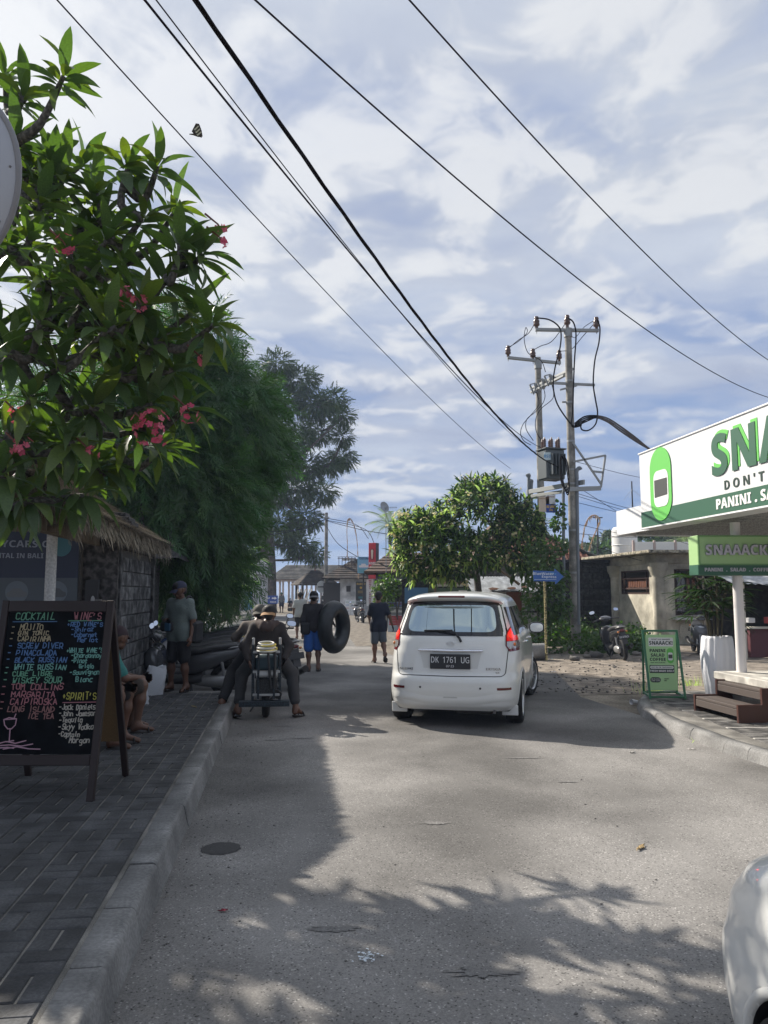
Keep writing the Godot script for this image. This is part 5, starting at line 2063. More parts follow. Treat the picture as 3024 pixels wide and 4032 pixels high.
func build_street_end() -> void:
	var sh = mat("grey_shingle", Color(0.155, 0.145, 0.13), 0.9, {"tex": "grain", "world": true, "scale": 0.5, "detail": "blotch", "dscale": 0.1})
	var br = mat("brown_shingle", Color(0.12, 0.085, 0.058), 0.9, {"tex": "grain", "world": true, "scale": 0.5, "detail": "blotch", "dscale": 0.15})
	var dk = mat("dark_timber", Color(0.035, 0.027, 0.022), 0.8)
	var pinkw = mat("pinkish_column", Color(0.50, 0.44, 0.42), 0.7)
	var wh = mat("house_white", Color(0.66, 0.66, 0.65), 0.75, {"tex": "coarse", "world": true, "scale": 0.2})
	# long open hall
	var hall = thing("open_hall", "long open hall with grey shingle roof on slim columns at the beach", "building", T(V(at(1235, 2330, 88).x, 0, -88)))
	hip_roof(hall, 9.6, 6.5, 3.15, 1.65, 6.2, sh, 10)
	for k in 9:
		for z in [2.6, -2.6]:
			var mb = MB.new()
			mb.lathe([V2(0.14, 0), V2(0.11, 2.7), V2(0.2, 3.12)], 8, T(V(-4.2 + k * 1.05, 0, z)))
			part("column", mb, pinkw, hall)
	boxpart("beam", V(9.0, 0.24, 0.2), V(0, 3.0, 2.62), pinkw, hall)
	# bale with brown roof
	var bale = thing("small_pavilion", "small pavilion with swept brown shingle roof before the long hall", "building", T(V(at(1240, 2330, 68).x, 0, -68), V(0, 0.35, 0)))
	hip_roof(bale, 3.6, 3.2, 2.35, 1.25, 0.7, br, 8)
	for q in [[-1.4, 1.2], [1.4, 1.2], [-1.4, -1.2], [1.4, -1.2]]:
		boxpart("post", V(0.14, 2.35, 0.14), V(q[0], 1.17, q[1]), dk, bale)
	boxpart("deck", V(3.0, 0.5, 2.6), V(0, 0.25, 0), dk, bale)
	var fin = MB.new()
	fin.lathe([V2(0.1, 3.5), V2(0.05, 3.7), V2(0.005, 4.3)], 8)
	part("finial", fin, mat("red_finial", Color(0.16, 0.035, 0.025), 0.7), bale)
	# white house with dark roof
	var hs = thing("white_house", "white walled house with dark brown roof beside the street pole", "house", T(V(at(1410, 2330, 58).x, 0, -58)))
	boxpart("wall", V(2.9, 2.75, 4.0), V(0.1, 1.37, -2.0), wh, hs)
	boxpart("opening_shade_block", V(1.3, 2.4, 2.0), V(-2.0, 1.2, -1.6), dk, hs)  # solid near-black block, painted for the shaded opening under the roof
	var win = boxpart("window", V(0.32, 0.44, 0.06), V(-0.72, 1.95, 0.02), dk, hs)
	boxpart("sill", V(0.4, 0.05, 0.1), V(-0.72, 1.70, 0.05), wh, win)
	boxpart("meter_box", V(0.14, 0.22, 0.1), V(-0.30, 1.62, 0.05), mats["galvanised"], hs)
	var rfn = Node3D.new()
	rfn.name = "roof"
	rfn.position = V(0.4, 0, -2.0)
	hs.add_child(rfn)
	hip_roof(rfn, 6.2, 5.6, 2.72, 1.55, 1.6, br, 9)
	# metal rack on the roof
	var rack = thing("roof_rack", "rusty metal rack with white board standing on the dark roof", "rack", T(at(1366, 2232, 57.5)))
	for k in 6:
		boxpart("post", V(0.04, 0.85, 0.04), V(-0.6 + k * 0.24, 0.32, 0), mat("rusty_iron", Color(0.07, 0.045, 0.035), 0.8), rack)
	for y in [0.1, 0.62, 0.74]:
		boxpart("rail", V(1.4, 0.04, 0.04), V(0, y, 0.03), mats["rusty_iron"], rack)
	boxpart("board", V(0.9, 0.2, 0.03), V(0.1, 0.55, -0.04), wh, rack)
	# penjor: tall bent bamboo with palm-leaf ornaments
	var straw = mat("dry_palm_leaf", Color(0.42, 0.27, 0.15), 0.85)
	for q in [["tall bent bamboo festival pole with orange tassels near the red sign", [[1411, 2280], [1410, 2200], [1405, 2120], [1395, 2070], [1380, 2042], [1368, 2050], [1366, 2090], [1368, 2160], [1367, 2192]], 52.0], ["drooping bamboo festival pole with pale tassels behind the tiled roof", [[2310, 2200], [2330, 2130], [2355, 2070], [2362, 2045], [2345, 2028], [2322, 2035], [2305, 2065], [2296, 2110], [2290, 2150]], 34.0]]:
		var pj = thing("festival_pole", q[0], "festival pole")
		var path = smooth_path(px_path(q[1], q[2]), 6)
		var mb = MB.new()
		mb.tube(path, 0.018, 5)
		part("pole", mb, straw, pj)
		var tas = MB.new()
		tas.tri(V(-0.06, 0, 0), V(0.06, 0, 0), V(0, -0.34, 0.03))
		tas.tri(V(0, 0, -0.06), V(0, 0, 0.06), V(0.04, -0.26, 0))
		var tm = tas.mesh()
		for k in range(2, path.size(), 1):
			part("tassel", tm, mat("tassel_%d" % (k % 2), [Color(0.52, 0.30, 0.18), Color(0.58, 0.52, 0.42)][k % 2], 0.8), pj, T(path[k], V(0, k * 1.3, rng.randf_range(-0.4, 0.4)), Vector3.ONE * rng.randf_range(0.4, 0.85)))
	# street pole with its wires
	var pole = thing("street_pole", "slim grey utility pole at the end of the street", "pole", T(V(at(1283, 2330, 60).x, 0, -60)))
	var pm = MB.new()
	pm.lathe([V2(0.17, 0), V2(0.12, 7.9)], 12)
	part("shaft", pm, mats["pole_concrete"], pole)
	boxpart("bracket", V(0.5, 0.1, 0.1), V(0, 7.5, 0.1), mats["galvanised"], pole)
	for q in [[[1283, 2040], [1400, 2065, 56.0], [1450, 2120, 48.0]], [[1283, 2042], [1180, 2085, 58.0], [920, 2097, 50.0]], [[1283, 2046], [1120, 2098, 56.0], [880, 2110, 48.0]], [[1283, 2050], [1420, 2085, 50.0], [1560, 2108, 40.0]], [[1285, 2072], [1330, 2140, 54.0], [1420, 2200, 47.0]], [[1284, 2048], [1430, 2080, 56.0], [1475, 2142, 44.0]]]:
		var mb = MB.new()
		mb.tube(smooth_path([at(q[0][0], q[0][1], 60), at(q[1][0], q[1][1], q[1][2]), at(q[2][0], q[2][1], q[2][2])], 8), 0.022, 5)
		solo("street_wire", mb, mats["black_cable"], "black wire slung from the slim utility pole at the street end", "wire", Transform3D(), "wires of the slim utility pole")
	# white house with dark gable on the left, behind the palm
	var lh = thing("gabled_house", "white gabled house with dark roof edge behind the palms", "house", T(V(at(975, 2330, 50).x, 0, -50)))
	boxpart("wall", V(3.0, 3.6, 6.0), V(-1.1, 1.8, -3.0), wh, lh)
	var gb = MB.new()
	gb.prism(PackedVector2Array([V2(-4.0, 3.55), V2(0.42, 3.55), V2(0.42, 3.65), V2(-1.9, 5.6), V2(-4.0, 4.0)]), 6.0)
	part("gable", gb, wh, lh)
	var vg = MB.new()
	vg.bar(V(-1.9, 5.75, 0.1), V(0.65, 3.62, 0.1), 0.3, 0.35)
	part("roof_edge", vg, dk, lh)
	boxpart("cornice", V(0.6, 0.12, 6.1), V(0.35, 2.9, -3.0), wh, lh)
	boxpart("blue_panel", V(0.5, 1.9, 0.05), V(0.05, 1.0, 0.03), mat("faded_blue", Color(0.16, 0.36, 0.45), 0.7, {"tex": "blotch", "scale": 1.0}), lh)
	var sp = MB.new()
	sp.tube([at(963, 2062, 40), at(982, 2345, 40)], 0.06, 8)
	solo("iron_post", sp, mat("iron_black", Color(0.015, 0.015, 0.016), 0.6), "leaning black iron post in front of the white gabled house", "post")
	# parking sign by the tree
	var ps = thing("parking_sign", "blue parking sign with white arrows at the foot of the big tree", "sign", T(V(at(1064, 2330, 62).x, 0, -62)))
	boxpart("panel", V(1.24, 0.66, 0.05), V(0, 1.10, 0), mat("parking_blue", Color(0.02, 0.06, 0.28), 0.5), ps, 0.01)
	boxpart("post", V(0.08, 0.78, 0.06), V(0, 0.39, -0.05), dk, ps)
	var wp = mat("parking_white", Color(0.7, 0.72, 0.74), 0.5)
	for s in [-1.0, 1.0]:
		var ar = MB.new()
		ar.prism(PackedVector2Array([V2(s * 0.14, 0.05), V2(s * 0.36, 0.05), V2(s * 0.36, 0.12), V2(s * 0.54, 0.0), V2(s * 0.36, -0.12), V2(s * 0.36, -0.05), V2(s * 0.14, -0.05)]), 0.01, T(V(0, 1.22, 0.036)))
		part("arrow", ar, wp, ps)
	text("P", 0.13, 0.01, wp, ps, T(V(-0.06, 1.22, 0.032)))
	text("PARKIR", 0.10, 0.01, wp, ps, T(V(0.25, 0.92, 0.032)))
	# leaning planks and the oval sign
	for k in 7:
		var mb = MB.new()
		var p = at(1150 + k * 9, 2392, 72)
		p.y = 0.0
		mb.bar(p, p + V(0.55, 2.0, -0.2), 0.22, 0.04)
		solo("plank", mb, mat("plank_%d" % (k % 3), [Color(0.32, 0.30, 0.26), Color(0.20, 0.18, 0.15), Color(0.42, 0.40, 0.36)][k % 3], 0.85), "weathered plank leaning in a stack beside the small pavilion", "plank", Transform3D(), "planks leaning by the pavilion")
	var os = thing("oval_sign", "grey oval sign with a dark cross beside the street pole", "sign", T(V(at(1265, 2330, 59).x, 0, -59)))
	var om = MB.new()
	om.lathe([V2(0.36, -0.02), V2(0.36, 0.02)], 24, T(V(0, 2.1, 0), V(PI / 2, 0, 0), V(1, 1, 1.3)))
	part("disc", om, mat("oval_grey", Color(0.40, 0.42, 0.42), 0.6), os)
	boxpart("cross", V(0.5, 0.08, 0.03), V(0, 2.1, 0.04), dk, os)
	boxpart("post", V(0.06, 1.7, 0.06), V(0, 0.85, -0.04), dk, os)

func signboard(called: String, label: String, u0: float, u1: float, v0: float, v1: float, d: float, m: Material, yaw := 0.0, thick := 0.05, post := true) -> Node3D:
	# a board that fills the given extent of the photograph at d metres; local origin at its middle
	var a = at(u0, v0, d)
	var b = at(u1, v1, d)
	var c = (a + b) / 2
	var o = thing(called, label, "sign", T(c, V(0, yaw, 0)))
	boxpart("board", V(b.x - a.x, a.y - b.y, thick), Vector3.ZERO, m, o, 0.01)
	o.set_meta("w", b.x - a.x)
	o.set_meta("h", a.y - b.y)
	if post and b.y > 0.15:
		boxpart("post", V(0.07, b.y, 0.07), V(0, (b.y - a.y) / 2 - b.y / 2, -thick), mats["iron_black"], o)
	return o

func build_signs() -> void:
	var wh = mat("board_white", Color(0.62, 0.63, 0.63), 0.6)
	var red = mat("red_panel", Color(0.45, 0.015, 0.025), 0.4)
	var maroon = mat("maroon_ink", Color(0.20, 0.015, 0.03), 0.6)
	var s = signboard("boat_sign", "square light blue sign with a white boat beside the red light box", 1408, 1454, 2192, 2257, 44, mat("sky_print", Color(0.16, 0.38, 0.55), 0.4), 0.1)
	text("OSTINA", 0.12, 0.01, mat("navy_ink", Color(0.02, 0.04, 0.12), 0.5), s, T(V(0.06, 0.37, 0.03)))
	var bo = MB.new()
	bo.prism(PackedVector2Array([V2(-0.26, -0.16), V2(0.24, -0.16), V2(0.3, -0.05), V2(0.12, -0.04), V2(0.10, 0.05), V2(-0.14, 0.05), V2(-0.16, -0.04), V2(-0.3, -0.06)]), 0.01, T(V(0.02, 0.02, 0.037)))
	part("boat_print", bo, wh, s)
	boxpart("sea_print", V(0.6, 0.24, 0.008), V(0, -0.32, 0.03), mat("sea_print", Color(0.10, 0.30, 0.36), 0.5), s)
	s = signboard("red_light_box", "tall red upright light box sign on a black post", 1454, 1487, 2138, 2279, 42, red, -0.5, 0.28)
	boxpart("side", V(0.03, 1.92, 0.30), V(0.24, 0, 0), mat("black_side", Color(0.03, 0.01, 0.012), 0.5), s)
	boxpart("window", V(0.24, 0.60, 0.012), V(0, 0.34, 0.146), mat("deep_red", Color(0.22, 0.01, 0.015), 0.4), s)
	var cup = MB.new()
	cup.lathe([V2(0.03, -0.24), V2(0.05, -0.1), V2(0.075, 0.2), V2(0.05, 0.26)], 10, T(V(0, 0.34, 0.15), Vector3.ZERO, V(1, 1, 0.2)))
	part("glass_print", cup, mat("pale_print", Color(0.6, 0.5, 0.4), 0.5), s)
	text("KOPI", 0.13, 0.01, wh, s, T(V(0, -0.14, 0.146)))
	text("BALI", 0.11, 0.01, wh, s, T(V(0, -0.36, 0.146)))
	boxpart("print", V(0.26, 0.07, 0.01), V(0, -0.60, 0.146), wh, s)
	s = signboard("money_changer_sign", "narrow white upright sign with dark red letters", 1444, 1470, 2282, 2386, 42.5, wh, 0.0, 0.06)
	var words = "MONEY CHANGER"
	for k in words.length():
		if words[k] != " ":
			text(words[k], 0.088, 0.01, maroon, s, T(V(0, 0.66 - k * 0.11, 0.033)), font_bold, 1.5)
	s = signboard("black_board", "black upright board with yellow emblem and lettering near the boat sign", 1401, 1441, 2290, 2378, 46, mat("board_charcoal", Color(0.02, 0.024, 0.028), 0.5), 0.05)
	text("BABOO", 0.11, 0.01, mat("board_gold", Color(0.42, 0.28, 0.06), 0.5), s, T(V(0, 0.52, 0.03)))
	text("BABOO", 0.12, 0.01, mat("board_pale", Color(0.42, 0.46, 0.46), 0.5), s, T(V(0, -0.52, 0.03)))
	var em = MB.new()
	em.lathe([V2(0.07, 0), V2(0.07, 0.01)], 16, T(V(0, 0.30, 0.028), V(PI / 2, 0, 0)))
	part("emblem", em, mats["board_gold"], s)
	boxpart("print", V(0.36, 0.16, 0.01), V(0, 0.05, 0.028), mat("dim_gold", Color(0.14, 0.10, 0.03), 0.5), s)
	boxpart("fish_print", V(0.30, 0.12, 0.01), V(0, -0.28, 0.028), mat("teal_print", Color(0.03, 0.13, 0.15), 0.5), s)
	for q in [[1358, 1378], [1380, 1401]]:
		s = signboard("low_board", "low white price board standing before the black board", q[0], q[1], 2362, 2422, 52, wh, 0.1, 0.04, false)
		s.set_meta("group", "low white price boards")
		for k in 4:
			boxpart("print", V(0.22, 0.05, 0.01), V(0, 0.36 - k * 0.2, 0.026), mat("print_%d" % (k + 5), [Color(0.30, 0.42, 0.36), Color(0.25, 0.35, 0.5), Color(0.5, 0.3, 0.25), Color(0.35, 0.38, 0.4)][k], 0.6), s)
	# the boat transfer price board
	s = signboard("boat_transfer_board", "upright boat transfer price board with blue heading and red table", 1527, 1604, 2370, 2488, 33, mat("board_pale_blue", Color(0.42, 0.47, 0.52), 0.5), 0.04, 0.05, false)
	boxpart("heading", V(0.78, 0.20, 0.008), V(0, 0.52, 0.028), mat("heading_blue", Color(0.10, 0.17, 0.38), 0.5), s)
	text("RABAYU SMILLEY", 0.085, 0.008, maroon, s, T(V(0, 0.545, 0.035)), font_serif, 0.88)
	text("FAST BOAT TRANSFER", 0.045, 0.008, mat("dull_ink", Color(0.10, 0.14, 0.08), 0.5), s, T(V(0, 0.435, 0.035)))
	boxpart("photo_print", V(0.78, 0.30, 0.008), V(0, 0.23, 0.028), mat("boat_grey", Color(0.20, 0.22, 0.24), 0.5), s)
	var b2 = MB.new()
	b2.prism(PackedVector2Array([V2(-0.34, -0.05), V2(0.30, -0.05), V2(0.36, 0.02), V2(0.10, 0.03), V2(0.02, 0.08), V2(-0.14, 0.08), V2(-0.2, 0.02), V2(-0.36, 0.01)]), 0.006, T(V(0.02, 0.24, 0.039)))
	part("boat_print", b2, wh, s)
	for r in 6:
		for c in 3:
			boxpart("price_cell", V([0.36, 0.17, 0.14][c], 0.055, 0.006), V([-0.18, 0.11, 0.285][c], 0.02 - r * 0.068, 0.028), mat("cell_red", Color(0.42, 0.05, 0.06), 0.6), s)
	boxpart("red_slash", V(0.2, 0.5, 0.004), V(0.02, -0.18, 0.0255), mat("pale_red", Color(0.40, 0.18, 0.18), 0.6), s, 0.0, V(0, 0, 0.35))
	# blue arrow sign on a yellow post
	var c = at(2153, 2268, 19.0)
	s = thing("arrow_sign", "blue arrow shaped direction sign on a yellow post among the weeds", "sign", T(c))
	var bl = mat("arrow_blue", Color(0.035, 0.12, 0.38), 0.45)
	var ar = MB.new()
	ar.prism(PackedVector2Array([V2(-0.33, 0.135), V2(0.20, 0.115), V2(0.20, 0.175), V2(0.415, -0.015), V2(0.215, -0.20), V2(0.205, -0.135), V2(-0.32, -0.125)]), 0.03, T(V(0, 0, 0.015)))
	part("arrow", ar, bl, s)
	var lt = mat("arrow_white", Color(0.60, 0.66, 0.72), 0.5)
	text("BlueWater", 0.062, 0.006, lt, s, T(V(-0.09, 0.055, 0.017), V(0, 0, -0.02)), font_bold, 1.2)
	text("Express", 0.055, 0.006, lt, s, T(V(0.05, -0.02, 0.017), V(0, 0, -0.02)), font_bold, 1.3)
	boxpart("line", V(0.54, 0.008, 0.004), V(-0.04, -0.085, 0.017), lt, s)
	for q in [[0.10, 0.075], [0.17, 0.05]]:
		var f = MB.new()
		f.prism(PackedVector2Array([V2(-0.06, 0.02), V2(0.04, 0.0), V2(0.06, 0.03), V2(0.05, -0.015)]), 0.004, T(V(q[0], q[1], 0.019)))
		part("fish_mark", f, mat("arrow_cyan", Color(0.10, 0.40, 0.65), 0.5), s)
	boxpart("post", V(0.048, c.y + 0.05, 0.048), V(-0.045, -(c.y + 0.05) / 2 - 0.02, -0.042), mat("yellow_post", Color(0.52, 0.44, 0.20), 0.6, {"tex": "blotch", "scale": 2.0}), s)

func build_shacks() -> void:
	var dk = mat("shack_shade_dark", Color(0.032, 0.026, 0.022), 0.9, {"tex": "blotch", "world": true, "scale": 0.6})  # near black: the dimness inside the shacks is put into this colour
	var tin = mat("corrugated_tin", Color(0.48, 0.49, 0.50), 0.45, {"metal": 0.25, "tex": "coarse", "scale": 1.0})
	var bam = mat("split_bamboo", Color(0.17, 0.11, 0.06), 0.8, {"tex": "grain", "scale3": V(10, 0.6, 10)})
	var sk = thing("dark_shack", "dark timber shack with clay tile roof and tin awning behind the shrub", "shack", T(V(at(1640, 2330, 37).x, 0, -37)))
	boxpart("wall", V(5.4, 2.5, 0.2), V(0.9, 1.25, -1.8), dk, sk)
	boxpart("side_wall", V(0.2, 2.4, 1.8), V(-1.7, 1.2, -0.9), bam, sk)
	for q in [-1.85, -1.72, 0.3, 1.9]:
		boxpart("post", V(0.10, 2.4, 0.10), V(q, 1.2, 0.0), bam, sk)
	var rf = Node3D.new()
	rf.name = "roof"
	rf.position = V(0.6, 0, -1.2)
	sk.add_child(rf)
	hip_roof(rf, 6.2, 4.2, 2.62, 1.0, 3.8, mat("worn_tile", Color(0.16, 0.105, 0.075), 0.9, {"tex": "grain", "world": true, "scale": 0.8}), 7)
	for k in 4:
		var aw = MB.new()
		var rows = []
		for j in 2:
			var row = PackedVector3Array()
			for i in 21:
				row.append(V(-1.95 + k * 0.95 + i * 0.047, 2.62 - j * 0.35 + 0.018 * (i % 2) - 0.04 * k, -0.1 + j * 0.85))
			rows.append(row)
		aw.grid(rows)
		part("awning_sheet", aw, tin, sk)
	# orange louvred door
	var dr = thing("louvred_door", "orange wooden door with open louvres beside the shack", "door", T(V(at(1615, 2330, 33.5).x, 0, -33.5)))
	var om = mat("orange_door", Color(0.42, 0.16, 0.045), 0.6, {"tex": "grain", "scale3": V(6, 0.6, 6)})
	boxpart("panel", V(0.36, 1.45, 0.05), V(0, 0.73, 0), om, dr)
	for x in [-0.165, 0.165]:
		boxpart("stile", V(0.04, 0.62, 0.05), V(x, 1.77, 0), om, dr)
	for k in 6:
		boxpart("louvre", V(0.30, 0.03, 0.06), V(0, 1.52 + k * 0.095, 0), om, dr, 0.0, V(0.5, 0, 0))
	boxpart("lintel", V(0.40, 0.05, 0.05), V(0, 2.10, 0), om, dr)
	# tourist information stall under the frangipani
	var ti = thing("information_stall", "dim green slatted stall with cream information sign under the frangipani", "stall", T(V(at(1790, 2330, 29.5).x, 0, -29.5)))
	for k in 9:
		boxpart("slat", V(2.2, 0.15, 0.04), V(0.0, 0.4 + k * 0.17, -0.5), mat("slat_green", Color(0.05, 0.085, 0.055), 0.7), ti, 0.005)
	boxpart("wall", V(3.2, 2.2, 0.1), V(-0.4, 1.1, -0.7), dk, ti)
	boxpart("sign_board", V(1.45, 0.30, 0.05), V(-0.04, 2.04, 0.0), mat("sign_cream", Color(0.45, 0.43, 0.36), 0.7), ti)
	text("TOURIST INFORMATION", 0.13, 0.01, mat("sign_red", Color(0.24, 0.03, 0.03), 0.6), ti, T(V(-0.04, 2.04, 0.03)), font_serif, 0.72)
	boxpart("post", V(0.08, 2.2, 0.08), V(-0.74, 1.1, -0.02), bam, ti)
	boxpart("post", V(0.08, 2.2, 0.08), V(0.78, 1.1, -0.02), bam, ti)
	boxpart("blue_poster", V(0.9, 0.6, 0.03), V(-1.45, 1.55, -0.3), mat("poster_sea", Color(0.05, 0.14, 0.26), 0.5), ti)
	boxpart("paper", V(0.32, 0.26, 0.01), V(0.36, 1.62, -0.42), mats["board_white"], ti)
	# booth with a rusty tin roof
	var bt = thing("tin_roof_booth", "pale boarded booth under a rusty corrugated tin roof", "booth", T(V(at(2010, 2330, 26).x, 0, -26)))
	var pan = mat("booth_panel", Color(0.46, 0.44, 0.41), 0.8, {"tex": "fine", "scale3": V(6, 0.4, 6)})
	for k in 4:
		boxpart("panel", V(0.50, 1.66, 0.05), V(-0.92 + k * 0.515, 0.85, 0), pan if k != 2 else mat("booth_brown", Color(0.16, 0.06, 0.035), 0.8), bt, 0.005)
	for x in [-1.2, 1.14]:
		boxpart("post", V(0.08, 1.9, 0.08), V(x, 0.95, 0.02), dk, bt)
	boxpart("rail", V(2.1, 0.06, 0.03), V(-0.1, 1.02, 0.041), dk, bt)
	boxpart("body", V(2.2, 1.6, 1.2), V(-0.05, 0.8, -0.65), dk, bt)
	var rs = MB.new()
	var rows = []
	for j in 3:
		var row = PackedVector3Array()
		for i in 57:
			var x = -1.45 + i * 0.047
			row.append(V(x + (0.0 if j == 0 else 0.12 * j * (1.0 if i > 28 else 0.6)) - 0.06, 2.20 - j * 0.25 + 0.014 * (i % 2) - 0.02 * sin(i * 0.2) * j, -0.55 + j * 0.55))
		rows.append(row)
	rs.grid(rows)
	var ro = part("tin_roof", rs, mat("tin_bright", Color(0.58, 0.60, 0.62), 0.4, {"metal": 0.2, "tex": "coarse", "scale": 0.7}), bt)
	for q in [[-0.62, 1.84, 0.34, 0.2], [-0.05, 1.86, 0.28, 0.16], [0.38, 1.9, 0.22, 0.26]]:
		var rp = MB.new()
		var pl = PackedVector2Array()
		for k in 11:
			var an = TAU * k / 11
			var r = rng.randf_range(0.55, 1.0)
			pl.append(V2(cos(an) * q[2] * r * 0.7, sin(an) * q[3] * r * 0.6))
		rp.prism(pl, 0.004, T(V(q[0], q[1] - 0.05, 0.43), V(-1.14, 0, 0)))
		part("rust_patch", rp, mat("rust", Color(0.20, 0.085, 0.045), 0.95, {"tex": "blotch", "scale": 5.0}), ro)
	var pk = MB.new()
	pk.tube([V(-0.35, 2.42, 0.0), V(0.22, 1.93, 0.45)], [0.035, 0.05], 8)
	part("loose_branch", pk, bam, bt)
	# tin awnings at the right edge and what stands under them
	var aw = thing("tin_awning_stall", "stall with slanting corrugated tin roofs behind the white column", "stall", stT(13.75, 0, 18.2))
	for k in 2:
		var mb = MB.new()
		rows = []
		for j in 2:
			var row = PackedVector3Array()
			for i in 41:
				row.append(V(-2.6 + k * 1.2 + i * 0.1, 2.5 - k * 0.26 - j * (0.62 - 0.1 * k) - i * 0.004, -2.0 + j * 2.1) + V(0, 0.03 * (i % 2), 0))
			rows.append(row)
		mb.grid(rows)
		part("awning_sheet", mb, tin, aw)
	for x in [-2.3, -0.2, 1.4]:
		boxpart("post", V(0.07, 2.0, 0.07), V(x, 1.0, 0.0), mat("post_cream", Color(0.5, 0.47, 0.40), 0.7), aw)
	boxpart("counter", V(4.0, 0.72, 0.12), V(0, 0.38, -0.3), mat("maroon_counter", Color(0.09, 0.02, 0.025), 0.6), aw)
	boxpart("counter_top", V(4.1, 0.04, 0.4), V(0, 0.765, -0.3), mats["post_cream"], aw)
	boxpart("back_wall", V(4.4, 2.2, 0.1), V(0, 1.1, -2.0), dk, aw)
	boxpart("yellow_board", V(0.22, 0.28, 0.03), V(-0.55, 2.20, 0.1), mat("yellow_tape", Color(0.55, 0.32, 0.02), 0.6), aw)
	boxpart("yellow_board", V(0.18, 0.26, 0.03), V(-0.33, 2.18, 0.1), mats["yellow_tape"], aw)
	for k in 7:
		boxpart("shelf_goods", V(0.18, rng.randf_range(0.12, 0.35), 0.14), V(-1.9 + k * 0.5, 0.95, -0.35), mat("goods_%d" % (k % 4), [Color(0.5, 0.5, 0.5), Color(0.35, 0.05, 0.05), Color(0.1, 0.1, 0.12), Color(0.45, 0.4, 0.3)][k % 4], 0.6), aw, 0.01)
	# thin mast with dish and aerial
	var ma = thing("aerial_mast", "thin mast carrying a round dish and an aerial above the shack", "aerial", T(V(at(1521, 2330, 36).x, 0, -36)))
	var mb = MB.new()
	mb.tube([Vector3.ZERO, V(-0.02, at(1521, 2000, 36).y, 0)], 0.022, 6)
	part("mast", mb, mats["galvanised"], ma)
	var ty = at(1521, 2000, 36).y
	var ds = MB.new()
	ds.lathe([V2(0.02, 0.0), V2(0.16, 0.02), V2(0.26, 0.07)], 18, T(V(-0.12, ty + 0.03, 0), V(PI / 2 - 0.3, 0.7, 0)), false)
	part("dish", ds, mat("grey_mesh", Color(0.30, 0.32, 0.34), 0.5), ma)
	var ae = MB.new()
	ae.bar(V(-0.1, ty, 0), V(0.5, ty + 0.02, 0), 0.02, 0.02)
	for k in 5:
		ae.bar(V(0.1 + k * 0.09, ty - 0.09, 0), V(0.1 + k * 0.09, ty + 0.1, 0), 0.012, 0.012)
	part("aerial", ae, mats["galvanised"], ma)
	var m2 = thing("lattice_mast", "slim stayed mast rising behind the white fascia", "mast", T(V(at(2502, 2330, 60).x, 0, -60)))
	var mm = MB.new()
	mm.tube([Vector3.ZERO, V(0, at(2502, 1895, 60).y, 0)], [0.10, 0.05], 6)
	part("shaft", mm, mats["iron_black"], m2)
	for k in 6:
		var sy = MB.new()
		var y = at(2502, 1925 + (k % 2) * 60, 60).y
		sy.tube([V(0, y, 0), V(cos(k * 1.05) * 0.9, y - 0.8, sin(k * 1.05) * 0.9)], 0.012, 4)
		part("stay", sy, mats["galvanised"], m2)
	var sp = MB.new()
	sp.tube([at(2353, 2040, 40), at(2354, 2200, 40)], 0.04, 6)
	sp.box(V(0.5, 0.05, 0.1), T(at(2353, 2038, 40)))
	solo("lamp_mast", sp, mats["iron_black"], "thin black lamp mast behind the clay tiled roof", "mast")


func leaf_mesh(l: float, w: float, droop: float, fold: float, seg := 6) -> ArrayMesh:
	# a blade along -z, widest past the middle, with a raised fold along the midrib
	var mb = MB.new()
	var rows = []
	for k in seg + 1:
		var s = float(k) / seg
		var ww = w * pow(sin(PI * pow(s, 0.78) * 0.97 + 0.02), 0.8) if k < seg else 0.0015
		if k == 0:
			ww = 0.004
		var c = V(0, 0.05 * l * sin(s * PI) - droop * l * s * s, -l * s * (1.0 - 0.25 * droop * s))
		rows.append(PackedVector3Array([c + V(-ww, ww * fold, 0), c, c + V(ww, ww * fold, 0)]))
	mb.grid(rows)
	return mb.mesh()

func twist(dir: Vector3, roll: float, s := 1.0) -> Basis:
	var up = Vector3.UP if absf(dir.y) < 0.97 else Vector3.RIGHT
	return Basis.looking_at(dir, up) * Basis(Vector3.BACK, roll) * Basis.from_scale(Vector3.ONE * s)

func rosette(tip: Vector3, axis: Vector3, n: int, out: Array, size := 1.0) -> void:
	# leaves crowd at the end of a thick twig
	var x = axis.cross(Vector3.UP if absf(axis.y) < 0.95 else Vector3.RIGHT).normalized()
	var y = axis.cross(x)
	for k in n:
		var f = float(k) / n
		var az = k * 2.39996 + rng.randf_range(-0.25, 0.25)
		var el = lerpf(1.25, -0.25, pow(f, 0.8)) + rng.randf_range(-0.12, 0.12)
		var d = (axis * sin(el) + (x * cos(az) + y * sin(az)) * cos(el)).normalized()
		d = (d + V(0, -0.10 - 0.12 * f, 0)).normalized()
		out.append(Transform3D(twist(d, rng.randf_range(-0.35, 0.35), size * rng.randf_range(0.6, 1.15)), tip - axis * (0.10 * f) + d * 0.02))

func flower_mesh(r: float) -> ArrayMesh:
	var mb = MB.new()
	for k in 5:
		var a = TAU * k / 5
		var d = V(cos(a), 0.25, sin(a)) * r
		var e = V(cos(a + 0.55), 0.1, sin(a + 0.55)) * r * 0.75
		var g = V(cos(a - 0.55), 0.32, sin(a - 0.55)) * r * 0.75
		mb.tri(Vector3.ZERO, e, d)
		mb.tri(Vector3.ZERO, d, g)
	return mb.mesh()

